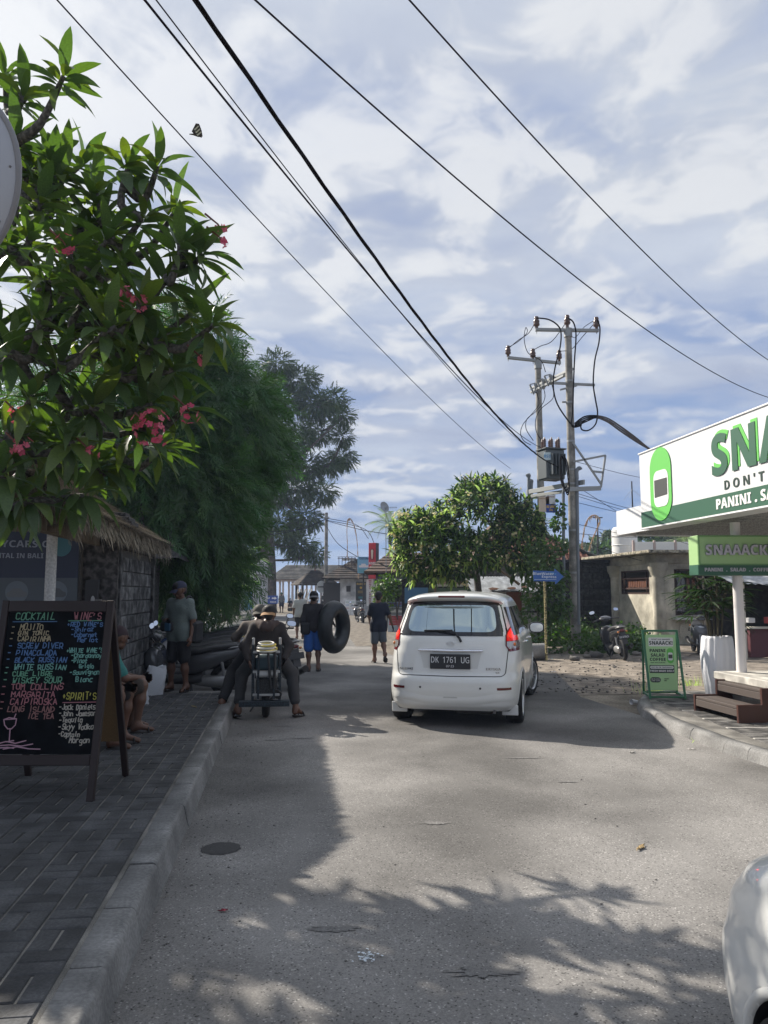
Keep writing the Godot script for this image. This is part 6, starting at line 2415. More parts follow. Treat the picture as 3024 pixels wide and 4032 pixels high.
func frangipani(root: Node3D, base: Vector3, fork: Vector3, tips: Array, leaf_n: int, size: float, leaf_m: Array, r0: float, n_parts: int) -> void:
	var bark = mat("frangipani_bark", Color(0.16, 0.15, 0.135), 0.85, {"tex": "blotch", "scale": 3.0, "bump": 0.4, "bumptex": "grain"})
	var tr = MB.new()
	tr.tube(smooth_path([base, base.lerp(fork, 0.5) + V(0.08, 0, 0.05), fork], 5), [r0, r0 * 0.97, r0 * 0.94, r0 * 0.92, r0 * 0.9, r0 * 0.88, r0 * 0.85, r0 * 0.82, r0 * 0.8, r0 * 0.78, r0 * 0.75], 12)
	part("trunk", tr, bark, root)
	var nodes = [fork]
	var order = tips.duplicate()
	order.sort_custom(func(a, b): return a[0].distance_to(fork) < b[0].distance_to(fork))
	var leaves = []
	for t in order:
		var p: Vector3 = t[0]
		var best: Vector3 = nodes[0]
		var cost = 1e9
		for q in nodes:
			var c: float = q.distance_to(p) + 0.45 * q.distance_to(fork) + (2.0 if q.y > p.y + 0.3 else 0.0)
			if c < cost:
				cost = c
				best = q
		var axis: Vector3 = t[1]
		var mid = best.lerp(p, 0.55) - axis * 0.12 + V(rng.randf_range(-0.08, 0.08), -0.06, rng.randf_range(-0.08, 0.08))
		var path = smooth_path([best, mid, p], 4)
		var rr = []
		for k in path.size():
			rr.append(lerpf(r0 * 0.30 if best != fork else r0 * 0.55, 0.016 * size, float(k) / (path.size() - 1)))
		var mb = MB.new()
		mb.tube(path, rr, 7)
		part("branch", mb, bark, root)
		for k in range(2, path.size(), 2):
			nodes.append(path[k])
		rosette(p, axis, leaf_n, leaves, size)
	var kinds = [leaf_mesh(0.31, 0.043, 0.10, 0.22), leaf_mesh(0.33, 0.045, 0.30, 0.12), leaf_mesh(0.26, 0.039, 0.50, 0.28), leaf_mesh(0.35, 0.042, 0.02, 0.18)]
	# the leaves that show largest are parts of their own
	var cam = V(0, EYE, 0)
	leaves.sort_custom(func(a, b): return vis(a.origin) < vis(b.origin))
	var rest = [[], [], [], []]
	for k in leaves.size():
		if k < n_parts:
			part("leaf", kinds[rng.randi() % 4], leaf_m[rng.randi() % leaf_m.size()], root, leaves[k])
		else:
			rest[rng.randi() % 4].append(leaves[k])
	for k in 4:
		if rest[k].size():
			swarm("farther_leaves", kinds[k], leaf_m[k % leaf_m.size()], rest[k], root)

func vis(p: Vector3) -> float:
	var a = absf(p.x / p.z)
	return p.length() + (20.0 if a > 0.52 or p.z > 0 else 0.0)

func build_front_frangipani() -> void:
	var root = thing("frangipani_tree", "frangipani tree with long glossy leaves and pink flowers leaning over the pavement", "tree")
	var lm = [
		mat("frangi_leaf_a", Color(0.135, 0.21, 0.09), 0.34, {"back": Color(0.80, 1.0, 0.16), "tex": "cloth", "scale": 3.0}),
		mat("frangi_leaf_b", Color(0.12, 0.19, 0.09), 0.36, {"back": Color(0.72, 0.95, 0.2), "tex": "cloth", "scale": 3.0}),
		mat("frangi_leaf_c", Color(0.17, 0.24, 0.08), 0.34, {"back": Color(0.9, 1.0, 0.14), "tex": "cloth", "scale": 3.0}),
	]
	var list = [[250, 300, 5.4], [90, 380, 5.8], [20, 300, 6.0], [60, 560, 5.6], [190, 600, 6.2], [510, 640, 5.6], [620, 655, 5.5], [330, 640, 6.4], [160, 800, 5.6], [380, 760, 6.0], [560, 860, 5.6], [720, 965, 5.3], [800, 1000, 5.4], [430, 930, 5.5], [270, 980, 5.2], [110, 930, 5.4], [660, 1100, 5.4], [840, 1280, 5.3], [760, 1230, 5.8], [560, 1200, 5.2], [340, 1170, 5.4], [190, 1100, 5.0], [430, 1290, 5.1], [610, 1350, 5.4], [700, 1450, 5.6], [160, 1260, 5.0], [60, 1380, 5.2], [240, 1440, 5.2], [480, 1480, 5.4], [370, 1600, 5.3], [600, 1590, 5.5], [730, 1610, 5.8], [290, 1740, 5.3], [130, 1560, 5.1], [60, 1720, 5.3], [210, 1680, 5.8], [560, 1690, 5.7], [330, 1950, 5.6], [390, 1850, 6.2], [120, 1980, 5.4], [40, 2000, 5.6], [15, 1880, 5.2], [200, 1830, 6.0], [640, 1760, 6.2], [500, 1030, 6.2], [690, 830, 6.0]]
	var fork = at(-200, 1560, 6.1)
	var tips = []
	for q in list:
		var p = at(q[0], q[1], q[2])
		var away = (p - fork).normalized()
		var ax = (away * 0.8 + V(0.15, 0.55, 0.05) + V(rng.randf_range(-0.3, 0.3), rng.randf_range(-0.2, 0.3), rng.randf_range(-0.4, 0.4))).normalized()
		if q[1] > 1780:
			ax = (away + V(0.1, 0.05, 0)).normalized()
		tips.append([p, ax])
	# the inside of the crown, and the half outside the frame that shades the road
	for k in 44:
		var u = rng.randf_range(-120, 640)
		var v = rng.randf_range(560, 1840)
		if u > 330 + (v - 560) * 0.35:
			u -= 260
		var p = at(u, v, rng.randf_range(5.6, 7.2))
		tips.append([p, ((p - fork).normalized() * 0.7 + V(0.1, 0.6, 0)).normalized()])
	for k in 46:
		var p = V(rng.randf_range(-6.6, -3.0), rng.randf_range(3.7, 6.4), -rng.randf_range(5.0, 8.2))
		if p.x / -p.z > -0.52:
			p.x = p.z * 0.56 - rng.randf() * 1.4
		tips.append([p, ((p - fork).normalized() * 0.7 + V(0, 0.6, 0)).normalized()])
	for k in 44:  # extra unseen leaf tips, added to keep the pavement in shade
		var p = V(rng.randf_range(-7.0, -4.8), rng.randf_range(3.2, 4.8), -rng.randf_range(6.0, 8.6))
		tips.append([p, ((p - fork).normalized() * 0.7 + V(0, 0.6, 0)).normalized()])
	frangipani(root, V(-4.5, 0.0, -6.1), fork, tips, 17, 1.06, lm, 0.15, 300)
	# pink flower heads
	var fm = flower_mesh(0.029)
	var pink = [mat("pink_petal", Color(0.52, 0.06, 0.14), 0.5, {"back": Color(0.5, 0.08, 0.12)}), mat("rose_petal", Color(0.60, 0.13, 0.20), 0.5, {"back": Color(0.5, 0.1, 0.12)})]
	for q in [[594, 1690, 5.2, 30, 0.14], [745, 1620, 5.4, 10, 0.08], [258, 965, 5.0, 8, 0.07], [500, 1165, 5.1, 8, 0.07], [555, 1195, 5.1, 5, 0.05], [870, 900, 5.2, 3, 0.04], [877, 952, 5.2, 3, 0.03], [800, 1420, 5.3, 5, 0.05], [72, 1635, 5.1, 6, 0.06], [85, 1770, 5.1, 9, 0.08], [365, 1790, 5.2, 4, 0.05], [425, 1270, 5.2, 2, 0.03]]:
		var c = at(q[0], q[1], q[2])
		var head = Node3D.new()
		head.name = "flower_head"
		root.add_child(head, true)
		var stem = MB.new()
		stem.tube([c + V(-0.12, 0.12, -0.02), c + V(-0.02, 0.03, 0), c], [0.008, 0.006, 0.005], 5)
		part("stalk", stem, mat("flower_stalk", Color(0.14, 0.05, 0.04), 0.7), head)
		for k in q[3]:
			var d = V(rng.randfn(), rng.randfn(), rng.randfn()).normalized()
			var p = c + V(d.x, d.y * 1.1, d.z) * q[4] * rng.randf_range(0.5, 1.0)
			part("flower", fm, pink[rng.randi() % 2], head, Transform3D(twist(d, rng.randf() * 6.0) * Basis(Vector3.RIGHT, -PI / 2), p))

func build_right_frangipani() -> void:
	var root = thing("frangipani_tree", "rounded frangipani tree full of small cream flowers behind the white car", "tree")
	var lm = [mat("round_leaf_a", Color(0.050, 0.098, 0.034), 0.55, {"spec": 0.35, "back": Color(0.35, 0.5, 0.12), "vc": true}), mat("round_leaf_b", Color(0.042, 0.085, 0.030), 0.55, {"spec": 0.35, "back": Color(0.5, 0.75, 0.18)}), mat("round_leaf_c", Color(0.066, 0.122, 0.036), 0.5, {"spec": 0.35, "back": Color(0.45, 0.6, 0.12)})]
	var lobes = [[at(1880, 2085, 24.5), V(1.75, 1.45, 1.7)], [at(1680, 2150, 23.6), V(1.15, 1.15, 1.2)], [at(2040, 2130, 23.9), V(0.95, 1.35, 1.15)], [at(1800, 2190, 23.4), V(1.5, 0.85, 1.0)], [at(1900, 1960, 24.6), V(1.05, 0.75, 1.0)], [at(1640, 2085, 24.0), V(0.75, 0.6, 0.8)]]
	var tips = []
	var tries = 0
	while tips.size() < 520 and tries < 12000:
		tries += 1
		var q: Array = lobes[rng.randi() % lobes.size()]
		var d = V(rng.randfn(), rng.randfn() + 0.15, rng.randfn() + 0.35).normalized()
		var p: Vector3 = q[0] + d * q[1] * rng.randf_range(0.72, 1.03)
		var inside = false
		for w in lobes:
			if w != q and ((p - w[0]) / w[1]).length() < 0.70:
				inside = true
		if inside or (p.y < 2.5 and p.x > 2.5) or p.y < 1.9:
			continue
		var close = false
		for t in tips:
			if t[0].distance_to(p) < 0.15:
				close = true
		if not close:
			tips.append([p, (d + V(0, 0.45, 0)).normalized()])
	var foot = V(at(1875, 2300, 25.2).x, 0, -25.2)
	frangipani(root, foot, V(foot.x, 2.2, -25.0), tips, 13, 0.92, lm, 0.14, 300)
	var deep = []
	for w in lobes:
		deep.append([w[0], w[1] * 0.85, int(230 * w[1].x * w[1].y)])
	foliage(root, "inner_leaves", deep, leaf_mesh(0.27, 0.042, 0.2, 0.2, 4), lm[0], 0.2, 0.8, 1.2, 0.3)
	var fm = flower_mesh(0.045)
	var fl = []
	for k in tips.size():
		if rng.randf() < 0.24:
			var n = rng.randi_range(3, 8)
			for j in n:
				var d = V(rng.randfn(), rng.randfn(), rng.randfn()).normalized()
				fl.append(Transform3D(twist((d + tips[k][1]).normalized(), rng.randf() * 6.0) * Basis(Vector3.RIGHT, -PI / 2), tips[k][0] + tips[k][1] * 0.16 + d * rng.randf_range(0.04, 0.16)))
	swarm("flowers", fm, mat("cream_petal", Color(0.70, 0.62, 0.36), 0.6, {"back": Color(0.5, 0.42, 0.2)}), fl, root)

# ---------- leafy masses made of lobes: [centre, radii, count]
func foliage(root: Node3D, called: String, lobes: Array, mesh: Mesh, m: Material, droop: float, smin: float, smax: float, shell := 0.5) -> void:
	var places = []
	var cols = []
	for q in lobes:
		var r: Vector3 = q[1] if q[1] is Vector3 else Vector3.ONE * q[1]
		for k in q[2]:
			var d = V(rng.randfn(), rng.randfn(), rng.randfn()).normalized()
			var f = lerpf(shell, 1.05, sqrt(rng.randf()))
			var p: Vector3 = q[0] + d * r * f
			var dir = (d + V(rng.randfn(), rng.randfn(), rng.randfn()) * 0.45 + V(0, -droop, 0)).normalized()
			places.append(Transform3D(twist(dir, rng.randf_range(-1.2, 1.2), rng.randf_range(smin, smax)), p))
			var g = rng.randf_range(0.6, 1.3)
			cols.append(Color(g * rng.randf_range(0.85, 1.2), g, g * rng.randf_range(0.7, 1.1)))
	swarm(called, mesh, m, places, root, cols)

func spray_mesh(n: int, l: float, leaf: float, w: float) -> ArrayMesh:
	# a thin twig along -z carrying narrow leaves
	var mb = MB.new()
	for k in n:
		var s = (k + 1.0) / n
		var c = V(0, -0.25 * l * s * s, -l * s)
		var sd = 1.0 if k % 2 else -1.0
		var a = rng.randf_range(0.35, 0.95)
		var d = V(sd * sin(a), rng.randf_range(-0.55, 0.12), -cos(a)).normalized() * leaf * rng.randf_range(0.7, 1.2)
		var o = d.cross(V(rng.randf_range(-0.4, 0.4), 1, 0)).normalized() * w
		var mid = c + d * 0.45
		var e = c + d + V(0, -leaf * 0.18, 0)
		mb.tri(c, mid + o, mid - o)
		mb.tri(mid + o, e, mid - o)
	return mb.mesh()

func build_bamboo() -> void:
	var m = mat("bamboo_leaf", Color(0.074, 0.150, 0.058), 0.55, {"back": Color(0.5, 0.8, 0.2), "vc": true})
	var culm_m = mat("bamboo_culm", Color(0.10, 0.13, 0.05), 0.5, {"tex": "fine", "scale": 3.0})
	var sp = spray_mesh(30, 0.55, 0.16, 0.0095)
	var groups = [
		["dark green feathery bamboo clump arching over the thatched roof", V(-7.2, 0, -17.5), [[420, 1700, 17.0, 1.6], [620, 1500, 17.5, 1.3], [560, 1850, 16.6, 1.4], [760, 1480, 18.0, 1.1], [700, 1700, 17.0, 1.3], [850, 1620, 17.5, 1.2], [330, 1900, 16.8, 1.4], [620, 2050, 16.4, 1.1], [480, 2000, 17.0, 1.2], [740, 1950, 16.6, 1.2], [250, 1650, 18.0, 1.4], [760, 1330, 18.5, 0.7], [640, 1300, 18.5, 0.7]]],
		["feathery bamboo clump hanging low behind the parked scooters", V(-6.6, 0, -21.0), [[920, 1580, 20.5, 0.85], [960, 1690, 20.0, 1.0], [880, 1800, 19.5, 1.3], [935, 1840, 20.0, 0.8], [845, 2010, 19.0, 0.95], [890, 1990, 19.5, 0.55], [780, 2130, 17.6, 1.0], [820, 2240, 18.0, 0.9], [700, 2230, 17.4, 0.85], [855, 2150, 19.5, 0.6], [760, 2330, 17.5, 0.55], [860, 1450, 21.0, 0.6], [1050, 1780, 20.4, 0.5]]],
	]
	for g in groups:
		var root = thing("bamboo_clump", g[0], "bamboo")
		var lobes = []
		for q in g[2]:
			var c = at(q[0], q[1], q[2])
			lobes.append([c, V(q[3], q[3] * 0.95, q[3] * 0.9), int(300 * q[3] * q[3]) + 60])
			var mb = MB.new()
			var b: Vector3 = g[1] + V(rng.randf_range(-0.7, 0.7), 0, rng.randf_range(-0.6, 0.6))
			mb.tube(smooth_path([b, b.lerp(c, 0.55) + V(0, c.y * 0.22, 0), c + V(0, 0.3, 0)], 6), 0.035, 6)
			part("culm", mb, culm_m, root)
		foliage(root, "leaves", lobes, sp, m, 0.45, 0.7, 1.5, 0.45)

func build_big_tree() -> void:
	var root = thing("big_tree", "tall tree with thick bare trunk and loose feathery crown at the end of the street", "tree", T(V(at(1058, 2330, 66).x, 0, -66)))
	var inv = root.transform.affine_inverse()
	var bark = mat("old_bark", Color(0.15, 0.125, 0.10), 0.95, {"tex": "blotch", "scale3": V(1.2, 0.25, 1.2), "bump": 3.0, "bumptex": "grain"})
	var trunk = MB.new()
	var top: Vector3 = inv * at(1046, 1900, 66)
	trunk.tube(smooth_path([V(0, -0.05, 0), V(0, 1.6, 0), V(-0.15, 5.0, 0), top], 5), [0.85, 0.74, 0.70, 0.68, 0.67, 0.66, 0.67, 0.68, 0.68, 0.67, 0.64, 0.6, 0.54, 0.5, 0.46, 0.42], 18)
	part("trunk", trunk, bark, root)
	var tw = spray_mesh(44, 0.62, 0.095, 0.021)
	var list = [[1090, 1440, 1.15], [1040, 1520, 1.0], [1180, 1500, 1.3], [1130, 1580, 1.1], [1300, 1580, 1.15], [1240, 1600, 1.2], [1350, 1640, 0.7], [1250, 1700, 1.1], [1170, 1720, 1.2], [1350, 1800, 0.9], [1300, 1830, 0.9], [1210, 1840, 1.1], [1120, 1800, 1.2], [1160, 1930, 1.3], [1270, 1940, 1.0], [1080, 1950, 1.1], [1200, 2040, 1.1], [1100, 2060, 1.0], [1020, 2120, 0.7], [1180, 2150, 1.1], [1240, 2185, 0.7], [1120, 2120, 0.9], [1000, 2200, 0.55], [1350, 1720, 0.6], [1050, 1880, 1.0], [1060, 1680, 1.1]]
	var lobes = []
	var nodes = [top]
	for q in list:
		var c: Vector3 = inv * at(q[0], q[1], 66.0 + rng.randf_range(-2.5, 2.5))
		lobes.append([c, V(q[2], q[2] * 0.75, q[2]) * 1.25, int(360 * q[2] * q[2]) + 24])
		var best: Vector3 = top
		for n in nodes:
			if n.distance_to(c) < best.distance_to(c) and n.y < c.y + 1.0:
				best = n
		var mb = MB.new()
		var path = smooth_path([best, best.lerp(c, 0.5) + V(0, -0.3, 0), c], 4)
		var rr = []
		for k in path.size():
			rr.append(lerpf(0.19, 0.04, k / float(path.size() - 1)))
		mb.tube(path, rr, 7)
		part("limb", mb, bark, root)
		nodes.append(c)
	foliage(root, "leaves", lobes, tw, mat("feather_leaf", Color(0.068, 0.105, 0.034), 0.8, {"spec": 0.2, "back": Color(0.3, 0.42, 0.10), "vc": true}), 0.4, 0.7, 1.3, 0.2)

func frond_mesh(l: float, n: int, leaf: float, droop: float) -> ArrayMesh:
	var mb = MB.new()
	var pts = []
	for k in n + 1:
		var s = float(k) / n
		pts.append(V(0, 0.30 * l * s - droop * l * s * s, -l * s * (1.0 - 0.25 * s)))
	mb.tube(pts, 0.012, 4)
	for k in range(1, n + 1):
		var s = float(k) / n
		for sd in [-1.0, 1.0]:
			var a = leaf * sin(PI * clampf(s * 0.85 + 0.12, 0, 1))
			var d = V(sd * 0.8, -0.25 - rng.randf() * 0.35, -0.6).normalized() * a
			var w = V(0, 0, 0.016 * l / 2.0)
			mb.tri(pts[k] + w, pts[k] - w, pts[k] + d)
	return mb.mesh()

func palm(label: String, base: Vector3, h: float, n: int, fm: Mesh, m: Material, tilt0: float, tilt1: float, r := 0.12) -> void:
	var root = thing("palm_tree", label, "palm", T(base))
	var t = MB.new()
	t.tube([Vector3.ZERO, V(0.05, h * 0.5, 0), V(0, h, 0)], [r, r * 0.85, r * 0.8], 10)
	part("trunk", t, mat("palm_bark", Color(0.17, 0.15, 0.12), 0.9, {"tex": "blotch", "scale": 2.0}), root)
	for k in n:
		var az = k * 2.4
		var el = lerpf(tilt0, tilt1, k / float(n))
		part("frond", fm, m, root, Transform3D(twist(V(cos(az) * cos(el), sin(el), sin(az) * cos(el)), rng.randf_range(-0.4, 0.4), rng.randf_range(0.85, 1.1)), V(0, h, 0)))

func build_greens() -> void:
	var pm = mat("palm_frond", Color(0.065, 0.10, 0.045), 0.5, {"back": Color(0.2, 0.3, 0.1)})
	var f1 = frond_mesh(2.2, 26, 0.62, 0.55)
	palm("coconut palm with drooping fronds behind the red sign", V(at(1535, 2330, 46).x, 0, -46), 5.6, 16, f1, pm, 1.2, -0.4)
	var f2 = frond_mesh(1.5, 26, 0.5, 0.7)
	palm("dense low palm beside the white house by the scooters", V(at(930, 2330, 29).x, 0, -29), 2.6, 18, f2, mat("areca_frond", Color(0.055, 0.095, 0.035), 0.5, {"back": Color(0.5, 0.9, 0.2)}), 1.1, -0.7)
	palm("low palm half hidden by bamboo beside the scooters", V(at(880, 2330, 25).x, 0, -25), 1.7, 18, f2, mats["areca_frond"], 1.1, -0.6)
	palm("slender palm behind the white panelled parapet", V(at(2700, 2130, 42).x, 0, -42), 4.3, 14, f1, pm, 1.0, -0.4)
	# creeper over poles and fence, weeds at their feet
	var lf = leaf_mesh(0.10, 0.042, 0.25, 0.1, 3)
	var cm = mat("creeper_leaf", Color(0.075, 0.135, 0.04), 0.5, {"back": Color(0.6, 0.9, 0.2), "vc": true})
	var cr = thing("creeper", "leafy creeper hanging over the power poles and the fence", "climbing plant")
	var lob = []
	for q in [[2150, 2230, 21.9, 0.42, 240], [2190, 2150, 22.0, 0.30, 150], [2200, 2060, 22.0, 0.22, 90], [2120, 2190, 22.4, 0.40, 200], [2190, 2280, 21.8, 0.35, 200], [2170, 2360, 21.8, 0.5, 300], [2110, 2330, 22.3, 0.45, 240], [2210, 2400, 21.6, 0.30, 150], [2200, 2000, 22.1, 0.16, 50], [2120, 2420, 21.8, 0.5, 260], [2090, 2240, 23.5, 0.5, 220]]:
		lob.append([at(q[0], q[1], q[2]), q[3], q[4]])
	foliage(cr, "leaves", lob, lf, cm, 0.5, 0.8, 1.5, 0.3)
	for q in [[[2170, 2500], [2150, 2250], [2190, 2080], [2205, 1990]], [[2210, 2500], [2205, 2300], [2180, 2150]], [[2120, 2480], [2110, 2300], [2130, 2180]]]:
		var mb = MB.new()
		mb.tube(smooth_path(px_path(q, 22.0), 5), 0.014, 5)
		part("stem", mb, mat("vine_stem", Color(0.09, 0.07, 0.04), 0.8), cr)
	var wd = thing("weeds", "low green weeds growing along the foot of the wall and poles", "weeds")
	wd.set_meta("kind", "stuff")
	lob = []
	for k in 90:
		var u = rng.randf_range(2095, 2560)
		var v = rng.randf_range(2480, 2580) if u < 2330 else rng.randf_range(2515, 2578)
		var p = gr(u, v)
		var h = rng.randf_range(0.28, 0.75) * (1.0 if u < 2330 else 0.6)
		lob.append([p + V(0, h * 0.55, 0), V(0.45, h, 0.4), 70])
	foliage(wd, "weed_leaves", lob, lf, mat("weed_leaf", Color(0.080, 0.14, 0.042), 0.55, {"back": Color(0.6, 0.9, 0.2), "vc": true}), 0.0, 0.7, 1.4, 0.1)
	# shrub with pale leaves by the money changer
	var sh = thing("leafy_shrub", "bright green shrub with bent stems in front of the dark shack", "shrub", T(V(at(1545, 2400, 33).x, 0, -33)))
	var inv = sh.transform.affine_inverse()
	lob = []
	for q in [[1520, 2300, 0.40], [1500, 2340, 0.35], [1540, 2330, 0.35], [1510, 2380, 0.4], [1570, 2310, 0.3], [1490, 2320, 0.25], [1530, 2290, 0.3]]:
		lob.append([inv * at(q[0], q[1], 32.8), q[2], 110])
	foliage(sh, "leaves", lob, lf, mat("shrub_leaf", Color(0.11, 0.18, 0.045), 0.5, {"back": Color(0.7, 1.0, 0.2), "vc": true}), 0.2, 0.9, 1.6, 0.2)
	for q in [[[1565, 2440], [1555, 2340], [1535, 2300]], [[1560, 2430], [1575, 2350], [1570, 2310]], [[1568, 2280], [1560, 2240], [1520, 2230], [1490, 2215]]]:
		var mb = MB.new()
		var pp = []
		for w in q:
			pp.append(inv * at(w[0], w[1], 32.9))
		mb.tube(smooth_path(pp, 4), 0.035, 6)
		part("stem", mb, mats["frangipani_bark"], sh)
	# far trees behind the kiosk, hill line
	var ft = thing("distant_trees", "row of far green tree tops behind the kiosk roofs", "trees")
	ft.set_meta("kind", "stuff")
	lob = []
	for k in 26:
		var u = 2300 + k * 32.0
		lob.append([at(u, 2215 - 40 * absf(sin(k * 1.3)) - (30 if u > 2500 else 0), 75.0 + (k % 3) * 5.0), V(2.2, 1.3, 2.0), 60])
	foliage(ft, "far_leaves", lob, spray_mesh(26, 1.1, 0.35, 0.10), mat("far_leaf", Color(0.075, 0.12, 0.045), 0.6, {"back": Color(0.5, 0.8, 0.2), "vc": true}), 0.2, 0.8, 1.4, 0.2)


# ---------- the white people carrier: horizontal outlines stacked from sill to roof
var CAR := [
	# height, half width, rear z, front z (ahead), squareness
	[0.21, 0.79, 2.00, 1.93, 7.0], [0.27, 0.825, 2.075, 2.05, 7.0], [0.35, 0.838, 2.105, 2.10, 7.0], [0.45, 0.845, 2.125, 2.125, 7.0], [0.55, 0.8475, 2.130, 2.13, 7.0],
	[0.60, 0.8475, 2.125, 2.125, 7.0], [0.635, 0.847, 2.098, 2.11, 7.0], [0.67, 0.846, 2.078, 2.09, 7.0], [0.78, 0.845, 2.070, 2.05, 7.0], [0.90, 0.840, 2.062, 1.96, 6.5],
	[0.99, 0.833, 2.050, 1.80, 6.0], [1.05, 0.822, 2.035, 1.40, 6.0], [1.10, 0.806, 2.015, 1.12, 6.0], [1.22, 0.766, 1.955, 0.92, 6.0], [1.36, 0.718, 1.880, 0.70, 6.0],
	[1.48, 0.678, 1.815, 0.52, 6.0], [1.54, 0.655, 1.800, 0.42, 5.5], [1.585, 0.625, 1.790, 0.33, 5.0], [1.62, 0.57, 1.700, 0.22, 4.5], [1.645, 0.48, 1.52, 0.08, 4.0], [1.662, 0.34, 1.22, -0.10, 3.5], [1.670, 0.15, 0.85, -0.35, 3.0],
]

func car_at(y: float) -> Array:
	var n = CAR.size()
	if y <= CAR[0][0]:
		return CAR[0]
	if y >= CAR[n - 1][0]:
		return CAR[n - 1]
	var k = 0
	while CAR[k + 1][0] < y:
		k += 1
	var f: float = (y - CAR[k][0]) / (CAR[k + 1][0] - CAR[k][0])
	var r = [y]
	for c in range(1, 5):
		r.append(lerpf(CAR[k][c], CAR[k + 1][c], f))
	return r

func car_rear(x: float, y: float, out := 0.0) -> Vector3:
	# the point of the tail at x across, y up
	var p = car_at(y)
	var mid: float = (p[2] - p[3]) / 2.0
	var l: float = (p[2] + p[3]) / 2.0
	var q: float = clampf(absf(x) / p[1], 0.0, 0.9995)
	return V(x, y, mid + l * pow(1.0 - pow(q, p[4]), 1.0 / p[4]) + out)

func car_side(z: float, y: float, s: float, out := 0.0) -> Vector3:
	var p = car_at(y)
	var mid: float = (p[2] - p[3]) / 2.0
	var l: float = (p[2] + p[3]) / 2.0
	var q: float = clampf(absf(z - mid) / l, 0.0, 0.9995)
	return V(s * (p[1] * pow(1.0 - pow(q, p[4]), 1.0 / p[4]) + out), y, z)

func rear_patch(mb: MB, rows: Array, out: float, nx := 14) -> void:
	# rows: [y, x0, x1] from bottom to top, laid on the tail
	var g = []
	for r in rows:
		var row = PackedVector3Array()
		for k in nx + 1:
			row.append(car_rear(lerpf(r[1], r[2], float(k) / nx), r[0], out))
		g.append(row)
	mb.grid(g)

func side_patch(mb: MB, rows: Array, s: float, out: float, nx := 12) -> void:
	var g = []
	for r in rows:
		var row = PackedVector3Array()
		for k in nx + 1:
			row.append(car_side(lerpf(r[1], r[2], float(k) / nx), r[0], s, out))
		g.append(row)
	mb.grid(g)

func rows_between(pts_l: Array, pts_r: Array, y0: float, y1: float, n: int) -> Array:
	# left and right outlines as [y, x] lists
	var o = []
	for k in n + 1:
		var y = lerpf(y0, y1, float(k) / n)
		o.append([y, poly_at(pts_l, y), poly_at(pts_r, y)])
	return o

func poly_at(pts: Array, y: float) -> float:
	if y <= pts[0][0]:
		return pts[0][1]
	for k in pts.size() - 1:
		if y <= pts[k + 1][0]:
			return lerpf(pts[k][1], pts[k + 1][1], (y - pts[k][0]) / maxf(pts[k + 1][0] - pts[k][0], 1e-6))
	return pts[-1][1]

func wheel_into(parent: Node3D, t: Transform3D, R: float, width: float, big_rim: float) -> void:
	var w = Node3D.new()
	w.name = "wheel"
	w.transform = t
	parent.add_child(w, true)
	var tyre = MB.new()
	var prof = []
	for q in [[big_rim, -0.40], [big_rim + 0.012, -0.47], [R - 0.03, -0.5], [R - 0.008, -0.44], [R, -0.34], [R, 0.34], [R - 0.008, 0.44], [R - 0.03, 0.5], [big_rim + 0.012, 0.47], [big_rim, 0.40]]:
		prof.append(V2(q[0], q[1] * width))
	tyre.lathe(prof, 40, T(Vector3.ZERO, V(0, 0, -PI / 2)), false)
	# tread grooves
	for g in [-0.2, 0.0, 0.2]:
		tyre.lathe([V2(R + 0.001, (g - 0.02) * width), V2(R + 0.0035, (g - 0.018) * width), V2(R + 0.0035, (g + 0.10) * width), V2(R + 0.001, (g + 0.102) * width)], 40, T(Vector3.ZERO, V(0, 0, -PI / 2)), false)
	part("tyre", tyre, mat("tyre_rubber", Color(0.018, 0.018, 0.019), 0.85, {"tex": "fine", "scale": 3.0}), w)
	var rim = MB.new()
	rim.lathe([V2(big_rim + 0.008, 0.40 * width), V2(big_rim + 0.006, 0.485 * width), V2(big_rim - 0.012, 0.49 * width), V2(big_rim - 0.02, 0.40 * width), V2(big_rim - 0.03, -0.3 * width)], 40, T(Vector3.ZERO, V(0, 0, -PI / 2)), false)
	for k in 15:
		var an = TAU * k / 15
		var d = V(0, cos(an), sin(an))
		rim.bar(d * 0.05 + V(0.40 * width, 0, 0), d * (big_rim - 0.012) + V(0.34 * width, 0, 0), 0.014, 0.016, 0.003, Vector3.RIGHT)
	rim.lathe([V2(0.055, 0.25 * width), V2(0.055, 0.42 * width), V2(0.03, 0.45 * width), V2(0.001, 0.455 * width)], 20, T(Vector3.ZERO, V(0, 0, -PI / 2)))
	part("rim", rim, mat("alloy", Color(0.55, 0.56, 0.57), 0.28, {"metal": 0.9}), w)
	var disc = MB.new()
	disc.lathe([V2(0.001, -0.1 * width), V2(big_rim - 0.04, -0.1 * width), V2(big_rim - 0.04, -0.02 * width), V2(0.001, -0.02 * width)], 28, T(Vector3.ZERO, V(0, 0, -PI / 2)))
	part("brake_disc", disc, mat("brake_steel", Color(0.09, 0.09, 0.09), 0.5, {"metal": 0.7}), w)

